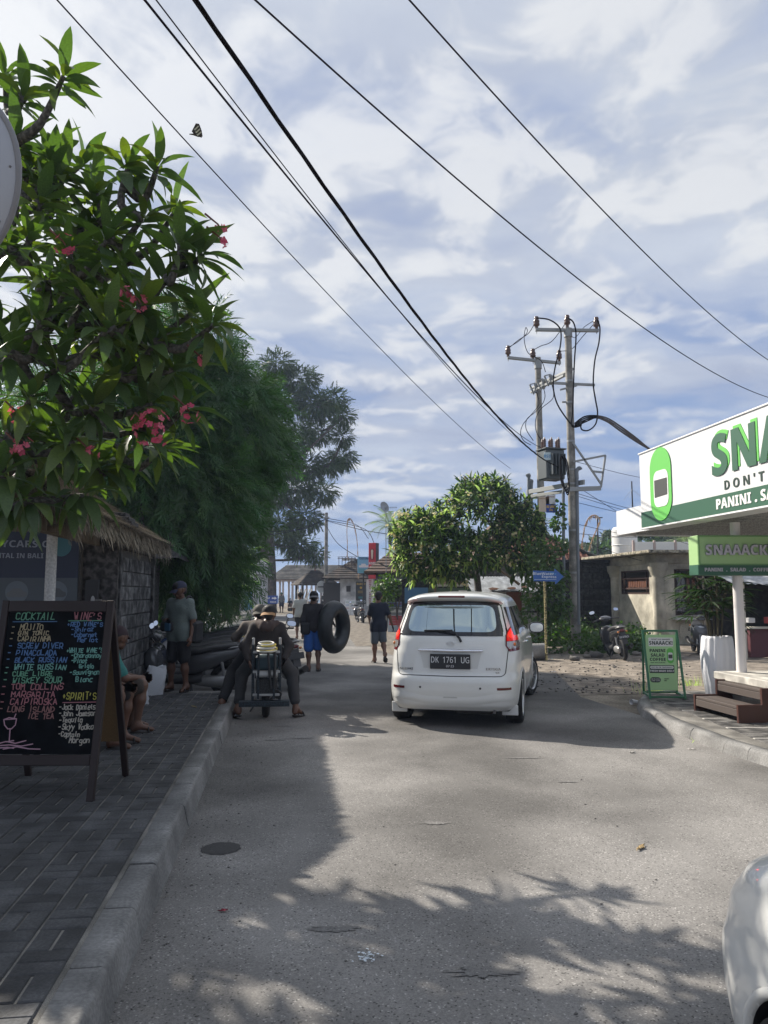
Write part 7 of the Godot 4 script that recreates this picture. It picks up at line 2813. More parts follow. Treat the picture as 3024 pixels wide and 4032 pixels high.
func make_car(called: String, label: String, t: Transform3D, plate: bool, steer: float) -> Node3D:
	var car = thing(called, label, "car", t)
	var paint = mat("pearl_paint", Color(0.73, 0.735, 0.71), 0.32, {"coat": 0.8})
	var black = mat("black_gloss", Color(0.012, 0.012, 0.014), 0.08, {"coat": 0.4})
	var trim = mat("black_trim", Color(0.02, 0.02, 0.021), 0.6)
	var tint = mat("tinted_glass", Color(0.015, 0.017, 0.018), 0.03, {"spec": 0.7, "coat": 0.6})
	var film = mat("mirror_film", Color(0.42, 0.50, 0.50), 0.012, {"metal": 1.0})
	var chrome = mat("chrome", Color(0.78, 0.78, 0.80), 0.07, {"metal": 1.0})
	var gap = mat("gap_shade_paint", Color(0.03, 0.03, 0.03), 0.8)  # dark colour standing in for the shade inside the panel gaps
	var ctr = [V(0, 0.315, 1.40), V(0, 0.315, -1.34)]
	var arch = 0.365
	# body shell: rings of outline points; the wheel arches are left open
	var body = MB.new()
	var seg = 168
	var ys = []
	var yy = 0.21
	while yy < 1.669:
		ys.append(yy)
		yy += 0.022 if yy < 1.5 else 0.009
	ys.append(1.670)
	var rows = []
	for y in ys:
		var p = car_at(y)
		var mid: float = (p[2] - p[3]) / 2.0
		var l: float = (p[2] + p[3]) / 2.0
		var e: float = 2.0 / p[4]
		var row = PackedVector3Array()
		for k in seg:
			var an = TAU * k / seg
			# even steps along the long sides as well as round the corners
			var cx = cos(an)
			var sx = sin(an)
			var q = V(p[1] * signf(cx) * pow(absf(cx), e), y, mid + l * signf(sx) * pow(absf(sx), e))
			row.append(q)
		rows.append(row)
	# resample each ring evenly
	for r in rows.size():
		rows[r] = even_ring(rows[r], 220)
	var w = 220
	var acc = MB.new()
	acc.grid(rows, true)
	acc.fan(rows[-1], Vector3.UP)
	var keep = PackedInt32Array()
	for k in range(0, acc.ix.size(), 3):
		var m: Vector3 = (acc.v[acc.ix[k]] + acc.v[acc.ix[k + 1]] + acc.v[acc.ix[k + 2]]) / 3.0
		var open = false
		for cc in ctr:
			if absf(m.x) > 0.55 and V2(m.y - cc.y, m.z - cc.z).length() < arch:
				open = true
		if not open:
			keep.append_array([acc.ix[k], acc.ix[k + 1], acc.ix[k + 2]])
	acc.ix = keep
	part("body", acc, paint, car)
	# arch lips, wheel wells and wheels
	for cc in ctr:
		for s in [-1.0, 1.0]:
			var lip = MB.new()
			var lr = []
			var wl = []
			for k in 33:
				var an = lerpf(-0.32, PI + 0.32, k / 32.0)
				var row = PackedVector3Array()
				for q in [[arch + 0.016, 0.0025], [arch + 0.010, 0.009], [arch - 0.012, 0.010], [arch - 0.018, -0.01]]:
					row.append(car_side(cc.z + cos(an) * q[0], maxf(cc.y + sin(an) * q[0], 0.212), s, q[1]))
				lr.append(row)
				var row2 = PackedVector3Array()
				var sd = car_side(cc.z + cos(an) * (arch - 0.018), maxf(cc.y + sin(an) * (arch - 0.018), 0.212), s, -0.01)
				row2.append(sd)
				row2.append(V(s * 0.50, sd.y, sd.z))
				wl.append(row2)
			lip.grid(lr)
			part("wheel_arch", lip, paint, car)
			var well = MB.new()
			well.grid(wl)
			well.quad(V(s * 0.5, 0.2, cc.z - arch), V(s * 0.5, 0.2, cc.z + arch), V(s * 0.5, cc.y + arch, cc.z + arch), V(s * 0.5, cc.y + arch, cc.z - arch))
			part("wheel_well", well, trim, car)
			var turn = steer if cc.z < 0.0 else 0.0
			wheel_into(car, T(V(s * 0.735, 0.315, cc.z), V(0, turn + (0.0 if s > 0 else PI), 0)), 0.315, 0.215, 0.225)
	# floor
	var under = MB.new()
	under.box(V(1.42, 0.06, 3.7), T(V(0, 0.225, 0.02)), 0.02)
	under.box(V(0.98, 0.10, 0.12), T(V(0, 0.27, 1.40)), 0.03)
	part("underbody", under, trim, car)
	var pipe = MB.new()
	pipe.lathe([V2(0.07, -0.26), V2(0.085, -0.22), V2(0.085, 0.22), V2(0.07, 0.26)], 18, T(V(0.28, 0.225, 1.80), V(0, 0, PI / 2)))
	pipe.tube([V(0.45, 0.22, 1.8), V(0.52, 0.21, 1.9), V(0.53, 0.205, 2.03)], 0.022, 10)
	part("silencer", pipe, mat("dull_steel", Color(0.12, 0.115, 0.11), 0.55, {"metal": 0.6}), car)
	# tail: glass in its black border, then the clear pane with its mirror film
	var bd = MB.new()
	rear_patch(bd, rows_between([[1.115, -0.745], [1.16, -0.75], [1.48, -0.66], [1.545, -0.58]], [[1.115, 0.745], [1.16, 0.75], [1.48, 0.66], [1.545, 0.58]], 1.115, 1.545, 14), 0.004, 24)
	var glass = part("rear_window", bd, black, car)
	var pane = MB.new()
	var pl = []
	var pr = []
	for k in 17:
		var an = lerpf(-PI / 2, PI / 2, k / 16.0)
		var e = 0.52
		var y = 1.33 + 0.165 * signf(sin(an)) * pow(absf(sin(an)), e)
		var x = 0.355 + 0.19 * pow(cos(an), e) - (y - 1.33) * 0.16
		pr.append([y, x])
		pl.append([y, -x])
	var g2 = []
	for k in pr.size():
		var row = PackedVector3Array()
		for j in 21:
			row.append(car_rear(lerpf(pl[k][1], pr[k][1], j / 20.0), pr[k][0], 0.008))
		g2.append(row)
	pane.grid(g2)
	part("pane", pane, film, glass)
	# spoiler with the high stop lamp
	var sp = MB.new()
	var sr = []
	for q in [[1.545, 1.815, 0.62], [1.565, 1.90, 0.615], [1.588, 1.935, 0.60], [1.612, 1.925, 0.585], [1.632, 1.86, 0.56], [1.650, 1.66, 0.50], [1.664, 1.30, 0.40]]:
		var row = PackedVector3Array()
		for k in 25:
			var x: float = lerpf(-q[2], q[2], k / 24.0)
			var e = absf(x) / q[2]
			row.append(V(x, q[0] - 0.040 * pow(e, 4.0), q[1] - 0.16 * pow(e, 5.0) - 0.03 * e * e))
		sr.append(row)
	sp.grid(sr)
	var spoil = part("spoiler", sp, paint, car)
	var hl = MB.new()
	hl.box(V(0.34, 0.026, 0.03), T(V(0, 1.600, 1.925), V(-0.2, 0, 0)), 0.008)
	part("stop_lamp", hl, mat("dark_red_lens", Color(0.11, 0.008, 0.01), 0.12, {"coat": 0.5}), spoil)
	# tailgate gap: its shade is a dark ribbon laid on the body
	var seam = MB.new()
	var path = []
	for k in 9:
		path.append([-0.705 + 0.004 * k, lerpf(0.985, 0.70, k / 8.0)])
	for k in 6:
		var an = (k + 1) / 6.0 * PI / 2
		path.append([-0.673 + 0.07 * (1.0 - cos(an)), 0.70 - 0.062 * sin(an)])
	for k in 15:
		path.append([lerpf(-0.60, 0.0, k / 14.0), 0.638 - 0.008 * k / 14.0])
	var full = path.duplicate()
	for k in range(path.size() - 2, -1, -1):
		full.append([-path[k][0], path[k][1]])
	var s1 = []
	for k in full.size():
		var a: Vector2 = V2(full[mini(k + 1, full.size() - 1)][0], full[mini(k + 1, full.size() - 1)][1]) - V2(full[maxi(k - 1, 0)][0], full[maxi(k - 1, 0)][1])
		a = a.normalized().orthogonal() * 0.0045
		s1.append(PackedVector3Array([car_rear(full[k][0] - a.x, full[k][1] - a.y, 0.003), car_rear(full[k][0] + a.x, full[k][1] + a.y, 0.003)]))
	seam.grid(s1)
	part("tailgate_gap_shade", seam, gap, car)
	# tail lamps
	for s in [-1.0, 1.0]:
		var lamp = Node3D.new()
		lamp.name = "tail_lamp"
		car.add_child(lamp, true)
		var outl_in = [[0.93, 0.715], [1.0, 0.672], [1.13, 0.668], [1.20, 0.695], [1.255, 0.735]]
		var outl_out = [[0.93, 0.830], [1.0, 0.8335], [1.08, 0.812], [1.17, 0.783], [1.255, 0.745]]
		var rim = MB.new()
		var rr = rows_between(outl_in, outl_out, 0.93, 1.255, 14)
		for q in rr:
			q[1] *= s
			q[2] *= s
		rear_patch(rim, rr, 0.010, 8)
		part("housing", rim, mat("lamp_red_edge", Color(0.16, 0.008, 0.012), 0.1, {"coat": 0.6}), lamp)
		for half in 2:
			var ln = MB.new()
			var y0 = 0.963 if half == 0 else 1.058
			var y1 = 1.052 if half == 0 else 1.225
			var r2 = []
			for k in 9:
				var y = lerpf(y0, y1, k / 8.0)
				r2.append([y, (poly_at(outl_in, y) + 0.014) * s, (poly_at(outl_out, y) - 0.016) * s])
			rear_patch(ln, r2, 0.017, 8)
			if half == 0:
				part("clear_lens", ln, mat("clear_lens", Color(0.62, 0.60, 0.57), 0.12, {"metal": 0.4, "coat": 0.8, "tex": "fine", "scale": 20.0}), lamp)
			else:
				part("brake_lens", ln, mat("lit_red_lens", Color(0.42, 0.012, 0.016), 0.12, {"coat": 0.7, "glow": Color(0.55, 0.015, 0.01), "power": 0.30, "tex": "fine", "scale": 30.0}), lamp)
		var bulb = MB.new()
		bulb.ball(V(0.022, 0.022, 0.010), T(car_rear(s * 0.765, 1.008, 0.018)), 10, 6)
		part("indicator_bulb", bulb, mat("amber", Color(0.55, 0.20, 0.05), 0.25), lamp)
		if plate:
			var gl = OmniLight3D.new()
			gl.name = "brake_light"
			gl.light_color = Color(1, 0.12, 0.06)
			gl.light_energy = 0.012
			gl.light_size = 0.05
			gl.omni_range = 3.0
			gl.omni_attenuation = 2.0
			gl.shadow_enabled = true
			gl.position = car_rear(s * 0.75, 1.14, 0.07)
			lamp.add_child(gl)
	# number-plate recess, chrome bar, plate
	var rec = MB.new()
	rear_patch(rec, [[0.725, -0.335, 0.335], [0.80, -0.352, 0.352], [0.92, -0.385, 0.385]], 0.003, 20)
	part("plate_recess", rec, mat("recess_paint", Color(0.60, 0.605, 0.585), 0.4), car)
	var cb = MB.new()
	var cr = []
	for q in [[0.0, -0.018], [0.022, -0.012], [0.028, 0.006], [0.014, 0.020], [0.0, 0.024]]:
		var row = PackedVector3Array()
		for k in 21:
			var x = lerpf(-0.40, 0.40, k / 20.0)
			row.append(car_rear(x, 0.935 + q[1] * (1.0 - 0.25 * absf(x) / 0.4) + 0.006 * absf(x) / 0.4, q[0] + 0.004))
		cr.append(row)
	cb.grid(cr)
	part("chrome_bar", cb, chrome, car)
	var pm = MB.new()
	pm.box(V(0.50, 0.182, 0.014), T(V(0, 0.808, 2.094)), 0.006)
	var plate_o = part("number_plate", pm, mat("plate_black", Color(0.018, 0.019, 0.022), 0.45), car)
	if plate:
		var white = mat("plate_white", Color(0.72, 0.73, 0.74), 0.5)
		text("DK  1761  UG", 0.072, 0.003, white, plate_o, T(V(0, 0.828, 2.1025)), font, 0.82)
		text("07·23", 0.026, 0.003, white, plate_o, T(V(0, 0.752, 2.1025)), font, 1.1)
		var badge = mat("badge_chrome", Color(0.62, 0.62, 0.63), 0.15, {"metal": 1.0})
		var bz = car_rear(0.5, 0.70, 0.012).z
		text("SUZUKI", 0.026, 0.006, badge, car, T(V(-0.555, 0.712, car_rear(0.55, 0.71, 0.004).z), V(0, -0.12, 0)), font_bold, 1.35, "badge")
		text("ERTIGA", 0.028, 0.006, badge, car, T(V(0.525, 0.724, car_rear(0.53, 0.72, 0.004).z), V(0, 0.12, 0)), font_bold, 1.35, "badge")
		text("GX", 0.020, 0.006, badge, car, T(V(0.575, 0.682, car_rear(0.58, 0.68, 0.004).z), V(0, 0.14, 0)), font_bold, 1.3, "badge")
		# the slanted S emblem: two hooked bars
		var em = MB.new()
		var ep = PackedVector2Array([V2(0.050, 0.012), V2(0.010, 0.045), V2(-0.012, 0.028), V2(-0.050, 0.006), V2(-0.022, -0.014), V2(0.004, 0.004), V2(0.018, -0.008), V2(0.032, 0.002), V2(0.016, 0.014), V2(0.032, 0.024)])
		var ep2 = PackedVector2Array()
		for q in ep:
			ep2.append(-q)
		var et = Transform3D(Basis.from_scale(V(0.95, 0.95, 1)), car_rear(0.0, 1.022, 0.014))
		em.prism(PackedVector2Array([V2(0.004, 0.046), V2(-0.046, 0.010), V2(0.012, -0.020), V2(-0.004, -0.030), V2(-0.046, -0.010), V2(-0.046, -0.004), V2(-0.052, 0.004)]), 0.012, et)
		em.prism(PackedVector2Array([V2(-0.004, -0.046), V2(0.046, -0.010), V2(-0.012, 0.020), V2(0.004, 0.030), V2(0.046, 0.010), V2(0.046, 0.004), V2(0.052, -0.004)]), 0.012, et)
		part("emblem", em, chrome, car)
	# wiper
	var wp = MB.new()
	wp.tube([car_rear(0.135, 1.045, 0.03), car_rear(0.115, 1.09, 0.045), car_rear(0.04, 1.165, 0.05), car_rear(-0.10, 1.182, 0.045), car_rear(-0.16, 1.18, 0.04)], [0.016, 0.015, 0.011, 0.008, 0.006], 8)
	wp.bar(car_rear(-0.34, 1.178, 0.02), car_rear(0.02, 1.184, 0.024), 0.016, 0.02, 0.003)
	part("wiper", wp, trim, car)
	# bumper: reflectors, sensors, tow cover, crease
	for s in [-1.0, 1.0]:
		var rf = MB.new()
		rear_patch(rf, [[0.475, 0.575 * s, 0.735 * s], [0.49, 0.57 * s, 0.737 * s], [0.505, 0.572 * s, 0.735 * s]], 0.006, 6)
		part("reflector", rf, mats["dark_red_lens"], car)
		var sn = MB.new()
		sn.lathe([V2(0.013, 0), V2(0.012, 0.006), V2(0.001, 0.008)], 12, T(car_rear(0.37 * s, 0.495), V(PI / 2, 0, 0)))
		part("parking_sensor", sn, trim, car)
		var mf = MB.new()
		mf.box(V(0.20, 0.13, 0.02), T(V(s * 0.70, 0.205, 1.80), V(0.1, 0, 0)), 0.008)
		part("mud_flap", mf, paint, car)
	var tc = MB.new()
	rear_patch(tc, [[0.325, -0.08, 0.08], [0.335, -0.086, 0.086], [0.375, -0.086, 0.086], [0.385, -0.08, 0.08]], 0.0045, 6)
	part("tow_cover", tc, mat("tow_paint", Color(0.55, 0.555, 0.53), 0.35), car)
	var lipm = MB.new()
	var lr2 = []
	for q in [[0.285, 0.001], [0.30, 0.007], [0.325, 0.010], [0.352, 0.007], [0.385, 0.001]]:
		var row = PackedVector3Array()
		for k in 41:
			var x = lerpf(-0.80, 0.80, k / 40.0)
			var dip = 0.05 * smoothstep(0.22, 0.62, absf(x))
			row.append(car_rear(x, q[0] + dip, q[1]))
		lr2.append(row)
	lipm.grid(lr2)
	part("bumper_crease", lipm, paint, car)
	# side glass, handles, mirrors
	for s in [-1.0, 1.0]:
		var spans = [[1.48, 1.74, 1.36, 1.66], [0.55, 1.42, 0.50, 1.31], [-0.62, 0.47, -0.25, 0.42]]
		for q in spans:
			var sg = MB.new()
			side_patch(sg, rows_between([[1.12, q[0]], [1.47, q[2]]], [[1.12, q[1]], [1.47, q[3]]], 1.12, 1.47, 10), s, 0.005, 10)
			part("side_window", sg, tint, car)
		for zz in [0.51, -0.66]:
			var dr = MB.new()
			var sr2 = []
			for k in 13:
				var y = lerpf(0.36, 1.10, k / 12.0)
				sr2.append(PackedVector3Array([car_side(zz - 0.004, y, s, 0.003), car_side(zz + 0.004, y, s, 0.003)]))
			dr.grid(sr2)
			part("door_gap_shade", dr, gap, car)  # dark ribbon painted in for the shade of the door gap
		for zz in [0.66, -0.40]:
			var hd = MB.new()
			hd.box(V(0.03, 0.026, 0.19), T(car_side(zz, 0.985, s, 0.022)), 0.010)
			hd.box(V(0.04, 0.02, 0.03), T(car_side(zz - 0.07, 0.985, s, 0.005)), 0.004)
			hd.box(V(0.04, 0.02, 0.03), T(car_side(zz + 0.07, 0.985, s, 0.005)), 0.004)
			part("door_handle", hd, chrome, car)
		var mr = MB.new()
		var mt = T(V(s * 0.935, 1.115, -0.72), V(0, s * 0.12, 0))
		mr.loft([[-0.075, 0, 0, 0.05, 0.04, 2.4], [-0.06, 0, 0, 0.095, 0.07, 2.6], [-0.01, 0, 0, 0.118, 0.085, 3.0], [0.03, 0, 0, 0.115, 0.083, 3.2]], 24, mt)
		mr.bar(V(s * 0.80, 1.06, -0.72), V(s * 0.90, 1.08, -0.72), 0.07, 0.06, 0.015)
		var mo = part("wing_mirror", mr, paint, car)
		var frame = MB.new()
		frame.loft([[0.03, 0, 0, 0.114, 0.082, 3.2], [0.036, 0, 0, 0.110, 0.078, 3.2]], 24, mt)
		part("mirror_frame", frame, trim, mo)
		var mg = MB.new()
		mg.loft([[0.0365, 0, 0, 0.098, 0.068, 3.2], [0.039, 0, 0, 0.096, 0.066, 3.2]], 24, mt)
		part("mirror_glass", mg, mat("mirror", Color(0.70, 0.72, 0.74), 0.03, {"metal": 1.0}), mo)
		var hp = MB.new()
		var hg = []
		for k in 7:
			var y = lerpf(0.64, 0.79, k / 6.0)
			var p = car_at(y)
			var row = PackedVector3Array()
			for i in 9:
				var x: float = lerpf(0.40, 0.66, i / 8.0)
				row.append(V(s * x, y, (p[2] - p[3]) / 2.0 - (p[2] + p[3]) / 2.0 * pow(1.0 - pow(x / p[1], p[4]), 1.0 / p[4]) - 0.005))
			hg.append(row)
		hp.grid(hg)
		part("headlamp", hp, mat("headlamp_glass", Color(0.42, 0.44, 0.46), 0.08, {"metal": 0.5, "coat": 0.8}), car)
	# windscreen
	var ws = MB.new()
	var wr = []
	for k in 11:
		var y = lerpf(1.12, 1.56, k / 10.0)
		var p = car_at(y)
		var mid: float = (p[2] - p[3]) / 2.0
		var l: float = (p[2] + p[3]) / 2.0
		var row = PackedVector3Array()
		for j in 17:
			var x: float = lerpf(-0.86, 0.86, j / 16.0) * p[1]
			row.append(V(x, y, mid - l * pow(1.0 - pow(absf(x) / p[1], p[4]), 1.0 / p[4]) - 0.006))
		wr.append(row)
	ws.grid(wr)
	part("windscreen", ws, tint, car)
	return car

func even_ring(ring: PackedVector3Array, n: int) -> PackedVector3Array:
	var total = 0.0
	var lens = PackedFloat32Array()
	for k in ring.size():
		lens.append(total)
		total += ring[k].distance_to(ring[(k + 1) % ring.size()])
	lens.append(total)
	var o = PackedVector3Array()
	var j = 0
	for k in n:
		var s = total * k / n
		while j < ring.size() - 1 and lens[j + 1] < s:
			j += 1
		var seg = lens[j + 1] - lens[j]
		o.append(ring[j].lerp(ring[(j + 1) % ring.size()], (s - lens[j]) / seg if seg > 1e-9 else 0.0))
	return o

func build_cars() -> void:
	# the car turning right: its rear wheels stand about 10 m ahead
	var heading = deg_to_rad(-13.5)
	var rear_axle = (gr(1590, 2822) + gr(2032, 2846)) * 0.5
	var origin = rear_axle + Basis(Vector3.UP, heading) * V(0, 0, -1.40)
	origin.y = 0.0
	make_car("white_car", "white people carrier with lit brake lamps and chrome tailgate bar driving on the road", Transform3D(Basis(Vector3.UP, heading), origin), true, deg_to_rad(-16))
	make_car("white_car", "smooth white car front standing on the road in dappled shade of the frangipani", Transform3D(Basis(Vector3.UP, deg_to_rad(2)) * Basis.from_scale(V(1, 0.88, 1)), V(1.94, 0, -0.75)), false, 0.0)


# ---------- scooters: forward is -z, origin on the ground between the wheels
func make_scooter(label: String, t: Transform3D, body: Material, seat_m: Material, plate := "") -> Node3D:
	var o = thing("scooter", label, "scooter", t, "parked scooters and motorbikes")
	var blk = mat("scooter_plastic", Color(0.035, 0.035, 0.038), 0.45)
	var met = mat("engine_metal", Color(0.38, 0.38, 0.38), 0.4, {"metal": 0.6})
	for z in [-0.63, 0.62]:
		var w = Node3D.new()
		w.name = "wheel"
		w.transform = T(V(0, 0.275, z), V(0, PI / 2, 0))
		o.add_child(w, true)
		var ty = MB.new()
		ty.torus(0.228, 0.048, Transform3D(), 28, 10)
		part("tyre", ty, mats["tyre_rubber"], w)
		var rm = MB.new()
		rm.torus(0.178, 0.014, Transform3D(), 24, 6, 1.6)
		for k in 5:
			var a = TAU * k / 5
			rm.bar(V(0, 0, 0), V(cos(a), sin(a), 0) * 0.175, 0.03, 0.02)
		rm.lathe([V2(0.04, -0.05), V2(0.04, 0.05)], 12, T(Vector3.ZERO, V(PI / 2, 0, 0)))
		part("rim", rm, mat("scooter_rim", Color(0.12, 0.12, 0.125), 0.4, {"metal": 0.5}), w)
	var fk = MB.new()
	for s in [-0.075, 0.075]:
		fk.tube([V(s, 0.275, -0.63), V(s, 0.62, -0.52)], 0.02, 8)
	part("fork", fk, met, o)
	var ff = MB.new()
	var rows = []
	for k in 9:
		var a = lerpf(-0.5, 2.3, k / 8.0)
		var c = V(0, 0.275 + sin(a) * 0.30, -0.63 - cos(a) * 0.30)
		rows.append(PackedVector3Array([c + V(-0.065, -0.02, 0), c + V(-0.03, 0.012, 0), c + V(0.03, 0.012, 0), c + V(0.065, -0.02, 0)]))
	ff.grid(rows)
	part("front_fender", ff, body, o)
	# leg shield, floor, tail
	var sh = MB.new()
	sh.loft([[-0.62, 0, 0.62, 0.05, 0.05], [-0.585, 0, 0.66, 0.14, 0.13], [-0.50, 0, 0.64, 0.205, 0.22], [-0.42, 0, 0.60, 0.20, 0.27], [-0.36, 0, 0.56, 0.16, 0.25]], 20, T(Vector3.ZERO, V(-0.12, 0, 0)))
	part("leg_shield", sh, body, o)
	var fl = MB.new()
	fl.loft([[-0.42, 0, 0.32, 0.15, 0.05], [-0.2, 0, 0.29, 0.175, 0.05, 4], [0.12, 0, 0.30, 0.17, 0.06, 4], [0.25, 0, 0.34, 0.14, 0.09]], 16)
	part("floor_board", fl, blk, o)
	var tl = MB.new()
	tl.loft([[0.02, 0, 0.52, 0.10, 0.16], [0.15, 0, 0.56, 0.155, 0.19], [0.40, 0, 0.62, 0.165, 0.15], [0.70, 0, 0.70, 0.12, 0.09], [0.90, 0, 0.76, 0.055, 0.05]], 20)
	part("tail_panel", tl, body, o)
	var st_ = MB.new()
	st_.loft([[-0.10, 0, 0.71, 0.05, 0.03], [0.0, 0, 0.735, 0.12, 0.05], [0.22, 0, 0.745, 0.15, 0.055, 3], [0.42, 0, 0.80, 0.14, 0.055, 3], [0.68, 0, 0.83, 0.11, 0.05], [0.80, 0, 0.83, 0.05, 0.025]], 18)
	part("seat", st_, seat_m, o)
	var gr_ = MB.new()
	gr_.tube(smooth_path([V(-0.09, 0.80, 0.66), V(-0.08, 0.84, 0.90), V(0.08, 0.84, 0.90), V(0.09, 0.80, 0.66)], 4), 0.013, 6)
	part("grab_rail", gr_, met, o)
	# handlebar cover, bars, mirrors
	var hc = MB.new()
	hc.loft([[-0.60, 0, 0.97, 0.06, 0.05], [-0.54, 0, 0.99, 0.15, 0.075], [-0.46, 0, 0.98, 0.16, 0.065], [-0.40, 0, 0.96, 0.08, 0.04]], 18)
	part("handlebar_cover", hc, body, o)
	var hb = MB.new()
	hb.tube(smooth_path([V(-0.34, 0.97, -0.36), V(-0.16, 0.985, -0.46), V(0.16, 0.985, -0.46), V(0.34, 0.97, -0.36)], 4), 0.016, 8)
	part("handlebar", hb, blk, o)
	for s in [-1.0, 1.0]:
		var lv = MB.new()
		lv.tube([V(s * 0.18, 0.97, -0.50), V(s * 0.34, 0.955, -0.42)], 0.006, 5)
		part("brake_lever", lv, met, o)
		var ms = MB.new()
		ms.tube(smooth_path([V(s * 0.20, 1.0, -0.46), V(s * 0.25, 1.10, -0.49), V(s * 0.29, 1.16, -0.48)], 4), 0.007, 6)
		var mo = part("mirror_stem", ms, blk, o)
		var mh = MB.new()
		var mt = T(V(s * 0.315, 1.195, -0.47), V(-0.25, s * 0.25, -s * 0.15))
		mh.loft([[-0.03, 0, 0, 0.03, 0.02], [-0.012, 0, 0, 0.072, 0.045], [0.0, 0, 0, 0.075, 0.048]], 18, mt)
		part("mirror_shell", mh, blk, mo)
		var mg = MB.new()
		mg.loft([[0.001, 0, 0, 0.068, 0.041], [0.004, 0, 0, 0.066, 0.039]], 18, mt)
		part("mirror_glass", mg, mats["mirror"], mo)
	var hl = MB.new()
	hl.ball(V(0.10, 0.06, 0.05), T(V(0, 0.72, -0.615)), 14, 8)
	part("headlamp", hl, mats["headlamp_glass"], o)
	# tail lamp, fender, plate
	var la = MB.new()
	la.ball(V(0.075, 0.035, 0.04), T(V(0, 0.755, 0.905)), 12, 6)
	part("tail_lamp", la, mats["dark_red_lens"], o)
	for s in [-1.0, 1.0]:
		var ic = MB.new()
		ic.ball(V(0.03, 0.022, 0.03), T(V(s * 0.10, 0.72, 0.88)), 8, 5)
		part("indicator", ic, mats["amber"], o)
	var rf = MB.new()
	rf.bar(V(0, 0.74, 0.88), V(0, 0.42, 0.98), 0.13, 0.015, 0.004)
	part("rear_fender", rf, blk, o)
	var pl = boxpart("number_plate", V(0.27, 0.11, 0.008), V(0, 0.60, 0.955), mats["plate_black"], o, 0.003, V(-0.3, 0, 0))
	if plate:
		text(plate, 0.045, 0.003, mats["plate_white"], pl, T(V(0, 0.60, 0.962), V(-0.3, 0, 0)), font, 0.75)
	# engine, silencer, shock, stand
	var en = MB.new()
	en.loft([[0.10, 0.02, 0.27, 0.08, 0.07], [0.35, -0.05, 0.27, 0.10, 0.09], [0.62, -0.10, 0.28, 0.05, 0.10], [0.70, -0.10, 0.28, 0.03, 0.05]], 14)
	part("engine", en, met, o)
	var ex = MB.new()
	ex.tube([V(0.08, 0.24, 0.20), V(0.13, 0.24, 0.42), V(0.15, 0.27, 0.52), V(0.16, 0.36, 0.88)], [0.018, 0.02, 0.05, 0.055], 12)
	part("silencer", ex, mat("silencer_black", Color(0.03, 0.03, 0.03), 0.5, {"metal": 0.4}), o)
	var sk = MB.new()
	sk.tube([V(-0.11, 0.30, 0.62), V(-0.10, 0.60, 0.56)], 0.024, 8)
	part("shock_absorber", sk, met, o)
	var sd = MB.new()
	sd.tube([V(-0.08, 0.25, 0.05), V(-0.24, 0.0, 0.12)], 0.011, 6)
	part("side_stand", sd, blk, o)
	return o

func build_scooters() -> void:
	var cols = {"black": Color(0.028, 0.028, 0.031), "dark grey": Color(0.09, 0.092, 0.098), "white": Color(0.52, 0.53, 0.54), "red": Color(0.28, 0.015, 0.02), "dark blue": Color(0.03, 0.06, 0.16), "brown": Color(0.10, 0.05, 0.03), "yellow": Color(0.45, 0.33, 0.03)}
	for k in cols:
		mat("scooter_" + k, cols[k], 0.25, {"coat": 0.6})
	var seat = mat("black_seat", Color(0.042, 0.042, 0.044), 0.5, {"tex": "fine", "scale": 6.0})
	var proto = {}
	var place = func(kind: String, label: String, p: Vector3, yaw: float, plate := "", lean := 0.10) -> Node3D:
		var t = Transform3D(Basis(Vector3.UP, yaw) * Basis(Vector3.BACK, lean), p)
		if proto.has(kind) and plate == "":
			return copy_of(proto[kind], "scooter", label, t, "parked scooters and motorbikes")
		var s = make_scooter(label, t, mats["scooter_" + kind], seat, plate)
		if plate == "":
			proto[kind] = s
		return s
	# the row along the left side, noses to the wall
	var kinds = ["dark grey", "black", "white", "dark blue", "yellow", "dark grey", "red", "white", "black", "dark grey", "brown", "black", "dark blue", "white", "black", "dark grey", "red", "black", "dark grey", "black", "white", "black"]
	for k in kinds.size():
		var b = (12.75 if k == 0 else 13.0) + k * 0.80 + (0.0 if k < 12 else (k - 12) * 0.9)
		var a = -1.62 + rng.randf_range(-0.12, 0.12) - (0.02 * k)
		var lab: String = ["parked %s scooter right behind the man in the polo shirt", "parked %s scooter, second in the row after the polo shirt man"][k] % kinds[k] if k < 2 else "%s scooter parked nose in within the long row under the bamboo" % kinds[k]
		place.call(kinds[k], lab, st(a, 0, b), STREET + PI / 2 - 0.16 + rng.randf_range(-0.10, 0.10), "", 0.13)
	# a second rank behind, mostly mirrors showing
	for k in 7:
		place.call(["black", "dark grey", "black", "red", "black", "white", "dark blue"][k], "%s scooter in the rear rank against the bamboo" % ["black", "dark grey", "black", "red", "black", "white", "dark blue"][k], st(-3.35, 0, 15.2 + k * 1.5), STREET + PI / 2 + rng.randf_range(-0.15, 0.15), "", 0.1)
	# the pale bike standing beyond the riders, the one on the dirt yard, and the others on the right
	place.call("white", "white scooter standing just ahead of the two riders", at(1128, 2335, 14.0) * V(1, 0, 1), STREET + 0.25)
	place.call("black", "dark scooter with plate leaning on its stand by the weeds", gr(2432, 2592), deg_to_rad(-1), "DK 6798 JS", 0.16)
	place.call("dark grey", "dark scooter behind the white planter facing the kiosk", gr(2742, 2572), deg_to_rad(165), "", 0.1)
	place.call("black", "black scooter with plate under the tin awning stall", gr(3010, 2562), deg_to_rad(70), "DK 2718 FI", 0.1)
	place.call("black", "black scooter parked in front of the money changer sign", gr(1420, 2452), deg_to_rad(15), "DK 3301 AB", 0.15)
	place.call("white", "pale scooter parked by the white house wall", gr(1350, 2405), deg_to_rad(30))
	place.call("black", "black scooter parked by the far pavilion", gr(1236, 2402), deg_to_rad(-20))

